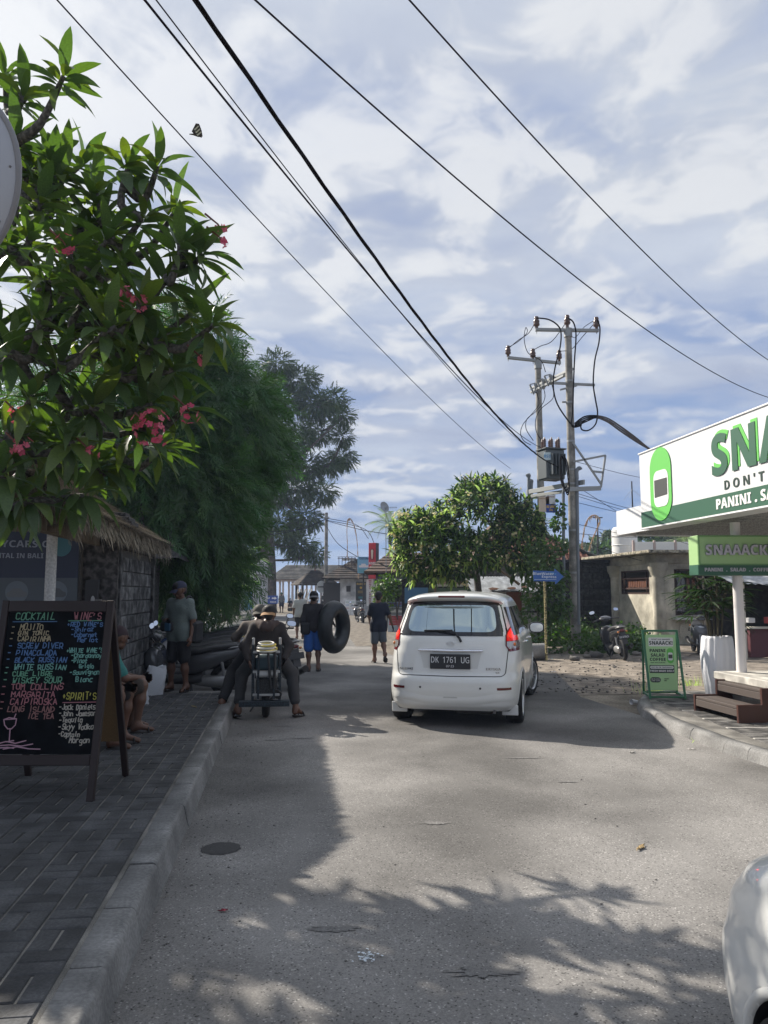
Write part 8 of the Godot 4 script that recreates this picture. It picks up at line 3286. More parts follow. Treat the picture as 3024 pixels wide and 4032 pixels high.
func build_hand_truck_bike() -> void:
	# the bike the two men ride, and the hand truck with its pump they carry behind
	var base = gr(1046, 2826)
	var yaw = STREET - 0.02
	var t = Transform3D(Basis(Vector3.UP, yaw), base + Basis(Vector3.UP, yaw) * V(0, 0, -0.66))
	make_scooter("black scooter carrying two riders and a loaded hand truck", t, mats["scooter_black"], mats["black_seat"])
	var h = thing("hand_truck", "dark blue steel hand truck with pump strapped behind the riders", "hand truck", t * T(V(0.02, 0.23, 1.08), V(0.06, 0, 0)))
	var fr = mat("truck_frame", Color(0.022, 0.04, 0.055), 0.5, {"tex": "blotch", "scale": 4.0})
	var pale = mat("worn_bar", Color(0.42, 0.42, 0.41), 0.5, {"metal": 0.3})
	for s in [-1.0, 1.0]:
		boxpart("upright", V(0.035, 0.74, 0.035), V(s * 0.17, 0.40, 0), fr, h, 0.004)
		boxpart("upright", V(0.028, 0.60, 0.028), V(s * 0.10, 0.38, 0.05), fr, h, 0.004)
		boxpart("grip", V(0.035, 0.10, 0.035), V(s * 0.17, 0.80, 0), pale, h, 0.008)
	for y in [0.13, 0.42, 0.67]:
		boxpart("cross_bar", V(0.34, 0.03, 0.025), V(0, y, 0.03), pale, h, 0.004)
	boxpart("toe_plate", V(0.64, 0.07, 0.10), V(-0.02, 0.02, 0.02), fr, h, 0.006)
	var mc = thing("pump", "grimy pump motor strapped on the hand truck", "machine", h.transform * T(V(0, 0.06, -0.06), Vector3.ZERO, V(1, 0.76, 1)))
	var grm = mat("grimy_metal", Color(0.05, 0.05, 0.05), 0.6, {"tex": "blotch", "scale": 5.0, "metal": 0.3})
	boxpart("casing", V(0.26, 0.30, 0.20), V(0, 0.22, 0), grm, mc, 0.03)
	boxpart("cover", V(0.28, 0.24, 0.16), V(0, 0.62, 0), mat("teal_case", Color(0.02, 0.05, 0.065), 0.5), mc, 0.03)
	for x in [-0.06, 0.07]:
		var mb = MB.new()
		mb.lathe([V2(0.055, -0.07), V2(0.06, -0.05), V2(0.06, 0.05), V2(0.055, 0.07)], 16, T(V(x, 0.43, 0.06), V(0, 0, PI / 2)))
		part("cylinder", mb, pale, mc)
	var pu = MB.new()
	pu.torus(0.055, 0.018, T(V(0.13, 0.10, 0.08)), 18, 6)
	part("pulley", pu, grm, mc)
	for k in 2:
		var st2 = MB.new()
		st2.tube(smooth_path([V(0.02 + k * 0.09, 0.80, 0.12), V(0.04 + k * 0.07, 0.5, 0.14), V(0.06 + k * 0.04, 0.2, 0.12)], 4), 0.018, 6)
		part("strap", st2, mats["black_seat"], mc)
	var hs = thing("hose_coil", "coil of white and yellow hose lying on top of the hand truck", "hose", h.transform * T(V(0, 0.74, 0.02)))
	for k in 6:
		var mb = MB.new()
		mb.torus(0.125 - 0.006 * k, 0.011, T(V(0.012 * sin(k * 2.0), -0.05 + 0.018 * k, 0.01 * cos(k * 3.0)), V(PI / 2 + 0.12 * sin(k * 1.7), 0.1 * cos(k * 2.3), 0)), 26, 6)
		part("hose_turn", mb, mat("hose_%d" % (k % 3), [Color(0.55, 0.54, 0.48), Color(0.50, 0.40, 0.06), Color(0.60, 0.59, 0.55)][k % 3], 0.5), hs)


# ---------- people: one continuous skin, clothes as children. Facing -z, feet on y = 0
var hand_mb: MB
var head_mb: MB

func make_hand() -> void:
	# wrist at the origin, fingers hang down -y, thumb towards -z, palm faces +x (a left hand's inner side)
	hand_mb = MB.new()
	var b = []
	for k in 4:
		var z = -0.027 + k * 0.018
		var l: float = [0.068, 0.076, 0.070, 0.054][k]
		b.append([V(0, -0.01, z * 0.6), V(0, -0.085, z), 0.014, 0.012])
		b.append([V(0, -0.085, z), V(0.012, -0.085 - l * 0.5, z), 0.0092, 0.0085])
		b.append([V(0.012, -0.085 - l * 0.5, z), V(0.034, -0.085 - l * 0.92, z), 0.0085, 0.007])
	b.append([V(0.004, -0.03, -0.026), V(0.014, -0.062, -0.050), 0.0125, 0.010])
	b.append([V(0.014, -0.062, -0.050), V(0.024, -0.092, -0.054), 0.0095, 0.0075])
	blob(b, 0.0045, 0.006, hand_mb)

func make_head() -> void:
	# centre of the skull at the origin, face to -z
	head_mb = MB.new()
	var b = [[V(0, 0.025, 0.022), V(0, 0.03, -0.012), 0.090, 0.088], [V(-0.02, 0.0, -0.02), V(0.02, 0.0, -0.02), 0.068, 0.068], [V(0, -0.03, -0.03), V(0, -0.088, -0.052), 0.060, 0.036], [V(-0.03, -0.075, -0.02), V(0.03, -0.075, -0.02), 0.036, 0.036], [V(0, 0.012, -0.090), V(0, -0.028, -0.112), 0.009, 0.014], [V(-0.012, -0.034, -0.099), V(0.012, -0.034, -0.099), 0.009, 0.009], [V(-0.022, -0.064, -0.086), V(0.022, -0.064, -0.086), 0.010, 0.010], [V(-0.045, 0.026, -0.078), V(0.045, 0.026, -0.078), 0.014, 0.014]]
	for s in [-1.0, 1.0]:
		b.append([V(s * 0.084, 0.012, 0.014), V(s * 0.080, -0.028, 0.008), 0.014, 0.009])
	blob(b, 0.0065, 0.014, head_mb)
	head_mb.col = Color(0.12, 0.1, 0.1)
	for s in [-1.0, 1.0]:
		head_mb.ball(V(0.014, 0.008, 0.008), T(V(s * 0.032, 0.004, -0.083)), 8, 5)

func person(label: String, t: Transform3D, J: Dictionary, o: Dictionary) -> Node3D:
	if hand_mb == null:
		make_hand()
		make_head()
	var p = thing("person", label, "person", t)
	var j = {"pel": V(0, 0.92, 0), "chest": V(0, 1.26, 0), "neck": V(0, 1.41, 0.01), "head": V(0, 1.555, -0.02), "lsh": V(-0.175, 1.365, 0.01), "rsh": V(0.175, 1.365, 0.01), "lel": V(-0.225, 1.09, 0.03), "rel": V(0.225, 1.09, 0.03), "lwr": V(-0.235, 0.85, -0.04), "rwr": V(0.235, 0.85, -0.04), "lhip": V(-0.085, 0.90, 0), "rhip": V(0.085, 0.90, 0), "lkn": V(-0.095, 0.48, -0.02), "rkn": V(0.095, 0.48, -0.02), "lan": V(-0.10, 0.08, 0.02), "ran": V(0.10, 0.08, 0.02), "ltoe": V(-0.115, 0.03, -0.15), "rtoe": V(0.115, 0.03, -0.15)}
	j.merge(J, true)
	for s in ["lsh", "rsh"]:
		j[s] = j[s].lerp(j.neck, 0.10) - V(0, 0.028, 0)
	var g: float = o.get("bulk", 1.0)
	var cell: float = o.get("cell", 0.016)
	var side: Vector3 = (j.rsh - j.lsh).normalized()
	var hs: Vector3 = (j.rhip - j.lhip).normalized()
	var fwd = Vector3.UP.cross(side).normalized()
	var torso = [[j.pel - hs * 0.055, j.pel + hs * 0.055, 0.105 * g, 0.105 * g], [j.pel, j.chest, 0.105 * g, 0.10 * g], [j.pel - hs * 0.05, j.chest - side * 0.075, 0.085 * g, 0.092 * g], [j.pel + hs * 0.05, j.chest + side * 0.075, 0.085 * g, 0.092 * g], [j.chest - side * 0.085, j.chest + side * 0.085, 0.098 * g, 0.098 * g], [j.chest + V(0, 0.05, 0), j.neck, 0.085, 0.055], [j.lsh, j.rsh, 0.058, 0.058]]
	var b = torso.duplicate()
	b.append([j.neck, j.head + V(0, -0.06, 0.015), 0.052, 0.05])
	for s in ["l", "r"]:
		b.append([j[s + "sh"], j[s + "el"], 0.050, 0.040])
		b.append([j[s + "el"], j[s + "wr"], 0.038, 0.026])
		b.append([j[s + "hip"], j[s + "kn"], 0.085 * g, 0.056])
		b.append([j[s + "kn"], j[s + "kn"].lerp(j[s + "an"], 0.35), 0.053, 0.054])
		b.append([j[s + "kn"].lerp(j[s + "an"], 0.35), j[s + "an"], 0.054, 0.034])
		b.append([j[s + "an"], j[s + "toe"], 0.034, 0.026])
		b.append([j[s + "an"], j[s + "an"] + (j[s + "an"] - j[s + "toe"]) * V(0.22, 0, 0.22) - V(0, 0.03, 0), 0.034, 0.030])
	var body = MB.new()
	blob(b, cell, 0.05, body)
	var look: Vector2 = o.get("look", Vector2.ZERO)
	var base_yaw = atan2(-fwd.x, -fwd.z)
	var ht = T(j.head, V(look.y, base_yaw + look.x, o.get("roll", 0.0)))
	body.add(head_mb, ht)
	for s in ["l", "r"]:
		var d: Vector3 = (j[s + "wr"] - j[s + "el"]).normalized()
		var y = -d
		var in_dir: Vector3 = side * (1.0 if s == "l" else -1.0)
		var x = (in_dir - y * in_dir.dot(y)).normalized()
		var z = x.cross(y)
		var hb = Basis(x, y, z)
		if (z.dot(fwd) > 0.0):
			hb = Basis(x, y, -z)
		body.add(hand_mb, Transform3D(hb, j[s + "wr"]))
	part("body", body, mat("skin_" + str(o.get("skin", 0)), [Color(0.155, 0.075, 0.045), Color(0.20, 0.10, 0.062), Color(0.26, 0.145, 0.095)][o.get("skin", 0)], 0.5, {"vc": true, "tex": "cloth", "scale": 4.0}), p)
	# shirt
	var cl = []
	for q in torso:
		cl.append([q[0], q[1], q[2] + 0.016, q[3] + 0.014])
	cl[5] = [j.chest + V(0, 0.05, 0), j.neck - V(0, 0.02, 0), 0.10, 0.068]
	if o.has("hem"):
		for s in ["l", "r"]:
			cl.append([j[s + "hip"] + V(0, 0.02, 0), j[s + "hip"].lerp(j[s + "kn"], o.hem), 0.118 * g, 0.120 * g])
	var sl: float = o.get("sleeve", 0.75)
	for s in ["l", "r"]:
		cl.append([j[s + "sh"], j[s + "sh"].lerp(j[s + "el"], minf(sl, 1.0)), 0.064, 0.066 if sl < 1.0 else 0.056])
		if sl > 1.0:
			cl.append([j[s + "el"], j[s + "el"].lerp(j[s + "wr"], sl - 1.0), 0.056, 0.042])
	var sh = MB.new()
	blob(cl, cell, 0.045, sh)
	wrinkle(sh, 0.007)
	part("shirt", sh, mat(o.shirt[0], o.shirt[1], 0.85, {"tex": "cloth", "scale": 2.5, "rim": 0.1, "bump": 0.5, "bumptex": "cloth"}), p)
	# trousers or shorts
	var pn = [[j.pel - hs * 0.055, j.pel + hs * 0.055, 0.118 * g, 0.118 * g], [j.pel, j.pel + (j.chest - j.pel) * 0.25, 0.112 * g, 0.108 * g]]
	var lg: float = o.get("legs", 0.8)
	for s in ["l", "r"]:
		var kn: Vector3 = j[s + "kn"]
		var hip: Vector3 = j[s + "hip"]
		if lg <= 1.0:
			pn.append([hip, hip.lerp(kn, lg), 0.104 * g, 0.092 * g])
		else:
			pn.append([hip, kn, 0.102 * g, 0.086])
			pn.append([kn, kn.lerp(j[s + "an"], lg - 1.0), 0.084, 0.068])
	var pm = MB.new()
	blob(pn, cell, 0.03, pm)
	wrinkle(pm, 0.008)
	part("shorts" if lg <= 1.05 else "trousers", pm, mat(o.pants[0], o.pants[1], 0.85, {"tex": "cloth", "scale": 2.5, "rim": 0.1}), p)
	# hair and cap
	var hr = MB.new()
	blob([[V(0, 0.042, 0.026), V(0, 0.046, -0.014), 0.093, 0.088], [V(0, 0.0, 0.055), V(0, -0.035, 0.058), 0.062, 0.052]], cell * 0.5, 0.02, hr)
	part("hair", hr, mat("hair_black", Color(0.012, 0.011, 0.011), 0.6), p, ht)
	if o.has("cap"):
		var cp = MB.new()
		var rows = []
		for k in 8:
			var th = k / 7.0 * PI / 2
			var row = PackedVector3Array()
			for i in 24:
				var a = TAU * i / 24
				row.append(V(cos(a) * 0.101 * cos(th), 0.036 + 0.102 * sin(th), 0.012 + sin(a) * 0.114 * cos(th)))
			rows.append(row)
		cp.grid(rows, true)
		var cm = mat(o.cap[0], o.cap[1], 0.85, {"tex": "cloth", "scale": 8.0})
		var co = part("cap", cp, cm, p, ht)
		var br = MB.new()
		var fr: float = o.get("brim", -1.0)
		rows = []
		for k in 4:
			var row = PackedVector3Array()
			for i in 13:
				var a = lerpf(-1.05, 1.05, i / 12.0)
				var r = 0.106 + (0.026 if fr < 0.0 else 0.020) * k
				row.append(V(sin(a) * (0.106 + 0.004 * k), 0.040 - 0.012 * k - 0.018 * a * a, 0.012 + fr * (cos(a) * 0.5 + 0.5) * r))
			rows.append(row)
		br.grid(rows)
		part("brim", br, mat(o.brim_c[0], o.brim_c[1], 0.8) if o.has("brim_c") else cm, co)
	# sandals
	if o.get("sandals", true):
		for s in ["l", "r"]:
			var an: Vector3 = j[s + "an"]
			var d: Vector3 = (j[s + "toe"] - an).normalized()
			var sd = MB.new()
			var foot = Transform3D(Basis.looking_at(d * V(1, 0.25, 1) + V(0, 0.12 * d.y, 0), Vector3.UP), an + d * 0.075 + V(0, -0.062, 0))
			sd.loft([[-0.14, 0, 0, 0.03, 0.012], [-0.09, 0, 0, 0.05, 0.013], [0.02, 0, 0, 0.042, 0.013], [0.11, 0, 0, 0.038, 0.013], [0.135, 0, 0, 0.02, 0.012]], 14, foot)
			sd.torus(0.046, 0.010, foot * T(V(0, 0.022, -0.05), V(0.2, 0, 0)), 16, 6)
			part("sandal", sd, mat("sandal_" + str(o.get("shoe", 0)), [Color(0.025, 0.022, 0.021), Color(0.10, 0.05, 0.03)][o.get("shoe", 0)], 0.8), p)
	return p

func wrinkle(mb: MB, amp: float) -> void:
	# folds that run down and across the cloth
	n2.seed = 77
	for i in mb.v.size():
		var p = mb.v[i]
		mb.v[i] = p + mb.n[i] * amp * (n2.get_noise_3d(p.x * 9.0 + p.y * 3.0, p.y * 4.5, p.z * 9.0) * 1.6 + 0.1)

func build_people() -> void:
	var on = func(u: float, v: float, h: float, yaw: float) -> Transform3D:
		return T(gr(u, v, h), V(0, yaw, 0))
	# man in polo shirt, facing the camera and looking down to his right
	var man = person("man in grey green polo shirt and navy cap standing by the scooters", on.call(700, 2722, 0.15, PI - 0.35), {"rwr": V(0.09, 1.06, -0.20), "rel": V(0.24, 1.08, -0.02), "lwr": V(-0.25, 0.84, -0.06), "lel": V(-0.225, 1.09, 0.02), "head": V(-0.02, 1.545, -0.05), "lkn": V(-0.11, 0.48, -0.02), "lan": V(-0.14, 0.08, 0.01), "ltoe": V(-0.17, 0.03, -0.15), "rkn": V(0.11, 0.48, -0.02), "ran": V(0.15, 0.08, 0.02), "rtoe": V(0.19, 0.03, -0.14)}, {"shirt": ["polo_green", Color(0.17, 0.21, 0.195)], "hem": 0.18, "sleeve": 0.85, "pants": ["black_shorts", Color(0.015, 0.015, 0.018)], "legs": 0.95, "cap": ["navy_cap", Color(0.035, 0.042, 0.085)], "look": V2(-0.5, -0.3), "cell": 0.013})
	var mt = man.transform
	var pouch = thing("waist_pouch", "black and blue pouch held in the polo shirt man's hands", "pouch", mt * T(V(0.06, 0.99, -0.24)))
	boxpart("pouch_body", V(0.22, 0.15, 0.09), Vector3.ZERO, mat("pouch_black", Color(0.014, 0.014, 0.016), 0.7), pouch, 0.03)
	boxpart("pocket", V(0.10, 0.12, 0.03), V(-0.05, -0.005, -0.055), mat("pouch_blue", Color(0.01, 0.06, 0.12), 0.6), pouch, 0.012)
	var bag = thing("shoulder_bag", "dark shoulder bag hanging at the polo shirt man's side", "bag", mt * T(V(-0.24, 0.90, 0.10)))
	boxpart("bag_body", V(0.12, 0.34, 0.26), Vector3.ZERO, mats["pouch_black"], bag, 0.04)
	var sp = MB.new()
	sp.tube(smooth_path([V(0.02, 0.17, -0.05), V(0.07, 0.36, -0.16), V(0.11, 0.53, -0.10), V(0.10, 0.50, 0.02), V(0.03, 0.17, 0.05)], 5), 0.016, 6)
	part("strap", sp, mats["pouch_black"], bag)
	# two men sitting on the ledge
	var sit = {"pel": V(0, 0.40, 0.06), "chest": V(0, 0.74, -0.06), "neck": V(0, 0.88, -0.10), "head": V(0, 1.01, -0.16), "lsh": V(-0.175, 0.84, -0.08), "rsh": V(0.175, 0.84, -0.08), "lel": V(-0.24, 0.60, -0.20), "rel": V(0.24, 0.60, -0.20), "lwr": V(-0.10, 0.56, -0.42), "rwr": V(0.10, 0.58, -0.42), "lhip": V(-0.09, 0.38, 0.02), "rhip": V(0.09, 0.38, 0.02), "lkn": V(-0.15, 0.50, -0.40), "rkn": V(0.15, 0.50, -0.40), "lan": V(-0.14, 0.08, -0.36), "ran": V(0.14, 0.08, -0.36), "ltoe": V(-0.16, 0.03, -0.52), "rtoe": V(0.16, 0.03, -0.52)}
	person("seated man in dark vest and patterned cap reaching towards the white bags", stT(-1.97, 0.15, 8.05, -PI / 2 - 0.1), sit, {"shirt": ["dark_vest", Color(0.02, 0.024, 0.05)], "sleeve": 0.25, "pants": ["dark_shorts", Color(0.03, 0.028, 0.03)], "legs": 0.9, "cap": ["indigo_cap", Color(0.03, 0.035, 0.07)], "look": V2(-0.2, -0.3), "cell": 0.015})
	person("seated man in teal shirt wearing sunglasses and a cap with blue lenses on it", stT(-1.95, 0.15, 8.75, -PI / 2 + 0.35), sit, {"shirt": ["teal_shirt", Color(0.045, 0.23, 0.21)], "sleeve": 0.8, "pants": ["brown_shorts", Color(0.06, 0.045, 0.035)], "legs": 0.9, "cap": ["maroon_cap", Color(0.04, 0.02, 0.025)], "look": V2(0.45, -0.15), "cell": 0.015})
	# the riders
	var bt = Transform3D(Basis(Vector3.UP, STREET - 0.02), gr(1046, 2826)) * T(V(0, 0, -0.66))
	var ride = {"pel": V(0, 0.84, 0.0), "chest": V(0, 1.12, -0.06), "neck": V(0, 1.24, -0.09), "head": V(0.02, 1.355, -0.13), "lsh": V(-0.19, 1.20, -0.08), "rsh": V(0.19, 1.20, -0.08), "lhip": V(-0.12, 0.82, -0.03), "rhip": V(0.12, 0.82, -0.03)}
	var pas = ride.duplicate()
	pas.merge({"lel": V(-0.30, 0.94, 0.06), "rel": V(0.30, 0.94, 0.06), "lwr": V(-0.22, 0.76, 0.24), "rwr": V(0.24, 0.78, 0.24), "lkn": V(-0.33, 0.56, -0.10), "rkn": V(0.33, 0.56, -0.12), "lan": V(-0.36, 0.12, 0.12), "ran": V(0.40, 0.10, 0.06), "ltoe": V(-0.44, 0.04, -0.02), "rtoe": V(0.48, 0.04, -0.06)})
	var pg = person("riding passenger in dark brown hoodie with his black cap turned backwards", bt * T(V(0, 0, 0.62)), pas, {"shirt": ["dark_hoodie", Color(0.022, 0.016, 0.015)], "sleeve": 1.95, "hem": 0.12, "bulk": 1.02, "pants": ["grey_trousers", Color(0.045, 0.045, 0.047)], "legs": 1.75, "cap": ["black_cap", Color(0.018, 0.017, 0.017)], "brim": 1.0, "brim_c": ["tan_brim", Color(0.34, 0.19, 0.085)], "look": V2(-0.1, 0.0), "cell": 0.014})
	var hood = MB.new()
	blob([[V(-0.12, 1.24, -0.03), V(-0.05, 1.22, 0.07), 0.045, 0.055], [V(0.12, 1.24, -0.03), V(0.05, 1.22, 0.07), 0.045, 0.055], [V(-0.05, 1.19, 0.08), V(0.05, 1.19, 0.08), 0.055, 0.055]], 0.012, 0.03, hood)
	wrinkle(hood, 0.012)
	part("hood", hood, mat("hood_brown", Color(0.055, 0.036, 0.032), 0.9), pg)
	var drv = ride.duplicate()
	drv.merge({"lel": V(-0.32, 1.02, -0.20), "rel": V(0.30, 1.02, -0.22), "lwr": V(-0.32, 0.98, -0.46), "rwr": V(0.32, 0.98, -0.46), "lkn": V(-0.34, 0.56, -0.16), "rkn": V(0.22, 0.60, -0.38), "lan": V(-0.46, 0.16, 0.20), "ran": V(0.20, 0.34, -0.22), "ltoe": V(-0.52, 0.10, 0.06), "rtoe": V(0.22, 0.31, -0.38)})
	person("scooter driver in dark clothes with camouflage cap turned backwards", bt * T(V(-0.15, 0.0, 0.14)), drv, {"shirt": ["dusty_shirt", Color(0.14, 0.115, 0.095)], "sleeve": 1.4, "pants": ["black_trousers", Color(0.02, 0.02, 0.022)], "legs": 1.85, "cap": ["camo_cap", Color(0.11, 0.105, 0.085)], "brim": 1.0, "cell": 0.016})
	# man with the tube, walking away
	var walk = {"lkn": V(-0.10, 0.48, 0.02), "lan": V(-0.10, 0.08, 0.10), "ltoe": V(-0.115, 0.03, -0.06), "rkn": V(0.10, 0.49, -0.06), "ran": V(0.10, 0.10, 0.12), "rtoe": V(0.115, 0.03, -0.04)}
	var wt: Transform3D = on.call(1233, 2642, 0.0, STREET)
	var tj = walk.duplicate()
	tj.merge({"rel": V(0.29, 1.14, 0.0), "rwr": V(0.42, 1.0, -0.14)})
	person("man in dark long sleeved shirt and bright blue shorts carrying a rubber tube", wt, tj, {"shirt": ["charcoal_shirt", Color(0.032, 0.028, 0.032)], "sleeve": 1.9, "bulk": 1.12, "pants": ["blue_shorts", Color(0.03, 0.14, 0.50)], "legs": 0.98, "cap": ["black_grey_cap", Color(0.016, 0.016, 0.018)], "brim": 1.0, "brim_c": ["grey_brim", Color(0.16, 0.16, 0.165)], "cell": 0.014})
	var tub = MB.new()
	tub.torus(0.40, 0.165, Transform3D(), 56, 22)
	solo("rubber_tube", tub, mat("inner_tube", Color(0.020, 0.024, 0.026), 0.42, {"tex": "coarse", "scale": 2.0}), "large black inflated rubber tube carried at the walking man's side", "inner tube", wt * T(V(0.44, 0.92, -0.02), V(0, 0.95, 0.08), V(0.92, 1.0, 1.0)))
	var wb = thing("waist_bag", "black waist bag on the tube carrier's left hip", "bag", wt * T(V(-0.17, 0.90, 0.10)))
	boxpart("bag_body", V(0.22, 0.26, 0.12), Vector3.ZERO, mats["pouch_black"], wb, 0.045)
	var ws = MB.new()
	ws.tube(smooth_path([V(0.06, 0.12, 0.03), V(0.17, 0.35, 0.045), V(0.27, 0.52, 0.0)], 5), 0.014, 6)
	part("strap", ws, mats["pouch_black"], wb)
	# others walking away
	person("man in navy t-shirt and grey shorts walking on the road", on.call(1490, 2610, 0.0, STREET - 0.1), {"lkn": V(-0.09, 0.48, 0.0), "lan": V(-0.09, 0.08, 0.0), "rkn": V(0.11, 0.50, -0.02), "ran": V(0.15, 0.22, 0.24), "rtoe": V(0.16, 0.08, 0.16), "rel": V(0.26, 1.10, 0.06), "rwr": V(0.33, 0.88, 0.02), "lel": V(-0.22, 1.10, -0.08), "lwr": V(-0.20, 0.92, -0.24)}, {"shirt": ["navy_tee", Color(0.016, 0.022, 0.042)], "hem": 0.25, "pants": ["grey_shorts", Color(0.10, 0.12, 0.14)], "legs": 0.92, "skin": 1, "cell": 0.015})
	person("man in white t-shirt walking ahead of the tube carrier", on.call(1180, 2515, 0.0, STREET), walk, {"shirt": ["white_tee", Color(0.52, 0.52, 0.50)], "hem": 0.15, "sleeve": 0.8, "pants": ["black_shorts_b", Color(0.02, 0.02, 0.022)], "legs": 0.95, "skin": 1, "cell": 0.018})
	person("person in striped shirt and green cap walking towards the camera", on.call(1108, 2412, 0.0, PI), walk, {"shirt": ["striped_shirt", Color(0.16, 0.17, 0.17)], "pants": ["navy_shorts", Color(0.02, 0.025, 0.05)], "cap": ["green_cap", Color(0.03, 0.25, 0.14)], "cell": 0.024})
	person("person in white shirt with dark backpack walking to the beach", on.call(1245, 2398, 0.0, 0.1), walk, {"shirt": ["white_shirt_b", Color(0.60, 0.60, 0.60)], "pants": ["dark_pants_b", Color(0.02, 0.02, 0.025)], "legs": 1.2, "skin": 2, "cell": 0.026})
	person("person in white top and white cap with backpack walking to the beach", on.call(1272, 2400, 0.0, -0.1), walk, {"shirt": ["white_shirt_c", Color(0.62, 0.62, 0.62)], "pants": ["black_leggings", Color(0.012, 0.012, 0.014)], "legs": 1.9, "cap": ["white_cap", Color(0.6, 0.6, 0.6)], "skin": 2, "cell": 0.026})
	for q in [[1245, 2398], [1272, 2400]]:
		var bp = MB.new()
		bp.box(V(0.30, 0.42, 0.16), T(V(0, 1.18, 0.20)), 0.06)
		solo("backpack", bp, mats["pouch_black"], "dark backpack worn by a walker heading to the beach", "backpack", on.call(q[0], q[1], 0.0, 0.0), "backpacks of the walkers")
	var yp = person("man in yellow and black top standing by the far scooters", on.call(1309, 2402, 0.0, 0.2), {}, {"shirt": ["black_top", Color(0.02, 0.02, 0.022)], "pants": ["brown_pants", Color(0.10, 0.05, 0.03)], "legs": 1.6, "cell": 0.026})
	var yb = MB.new()
	blob([[V(-0.16, 1.35, 0.01), V(0.16, 1.35, 0.01), 0.085, 0.085], [V(-0.1, 1.28, 0), V(0.1, 1.28, 0), 0.118, 0.118]], 0.03, 0.03, yb)
	part("yellow_yoke", yb, mat("yoke_yellow", Color(0.45, 0.36, 0.06), 0.8), yp)
	person("person sitting beside the leaning planks", on.call(1142, 2400, 0.0, PI), sit, {"shirt": ["dark_top_d", Color(0.02, 0.022, 0.026)], "pants": ["dark_pants_d", Color(0.03, 0.03, 0.03)], "cell": 0.026})
	boxpart("stool_top", V(0.4, 0.30, 0.36), Vector3.ZERO, mats["dark_timber"], thing("stool", "low dark stool under the person by the planks", "stool", on.call(1142, 2400, 0.15, PI) * T(V(0, 0, 0.06))), 0.01)


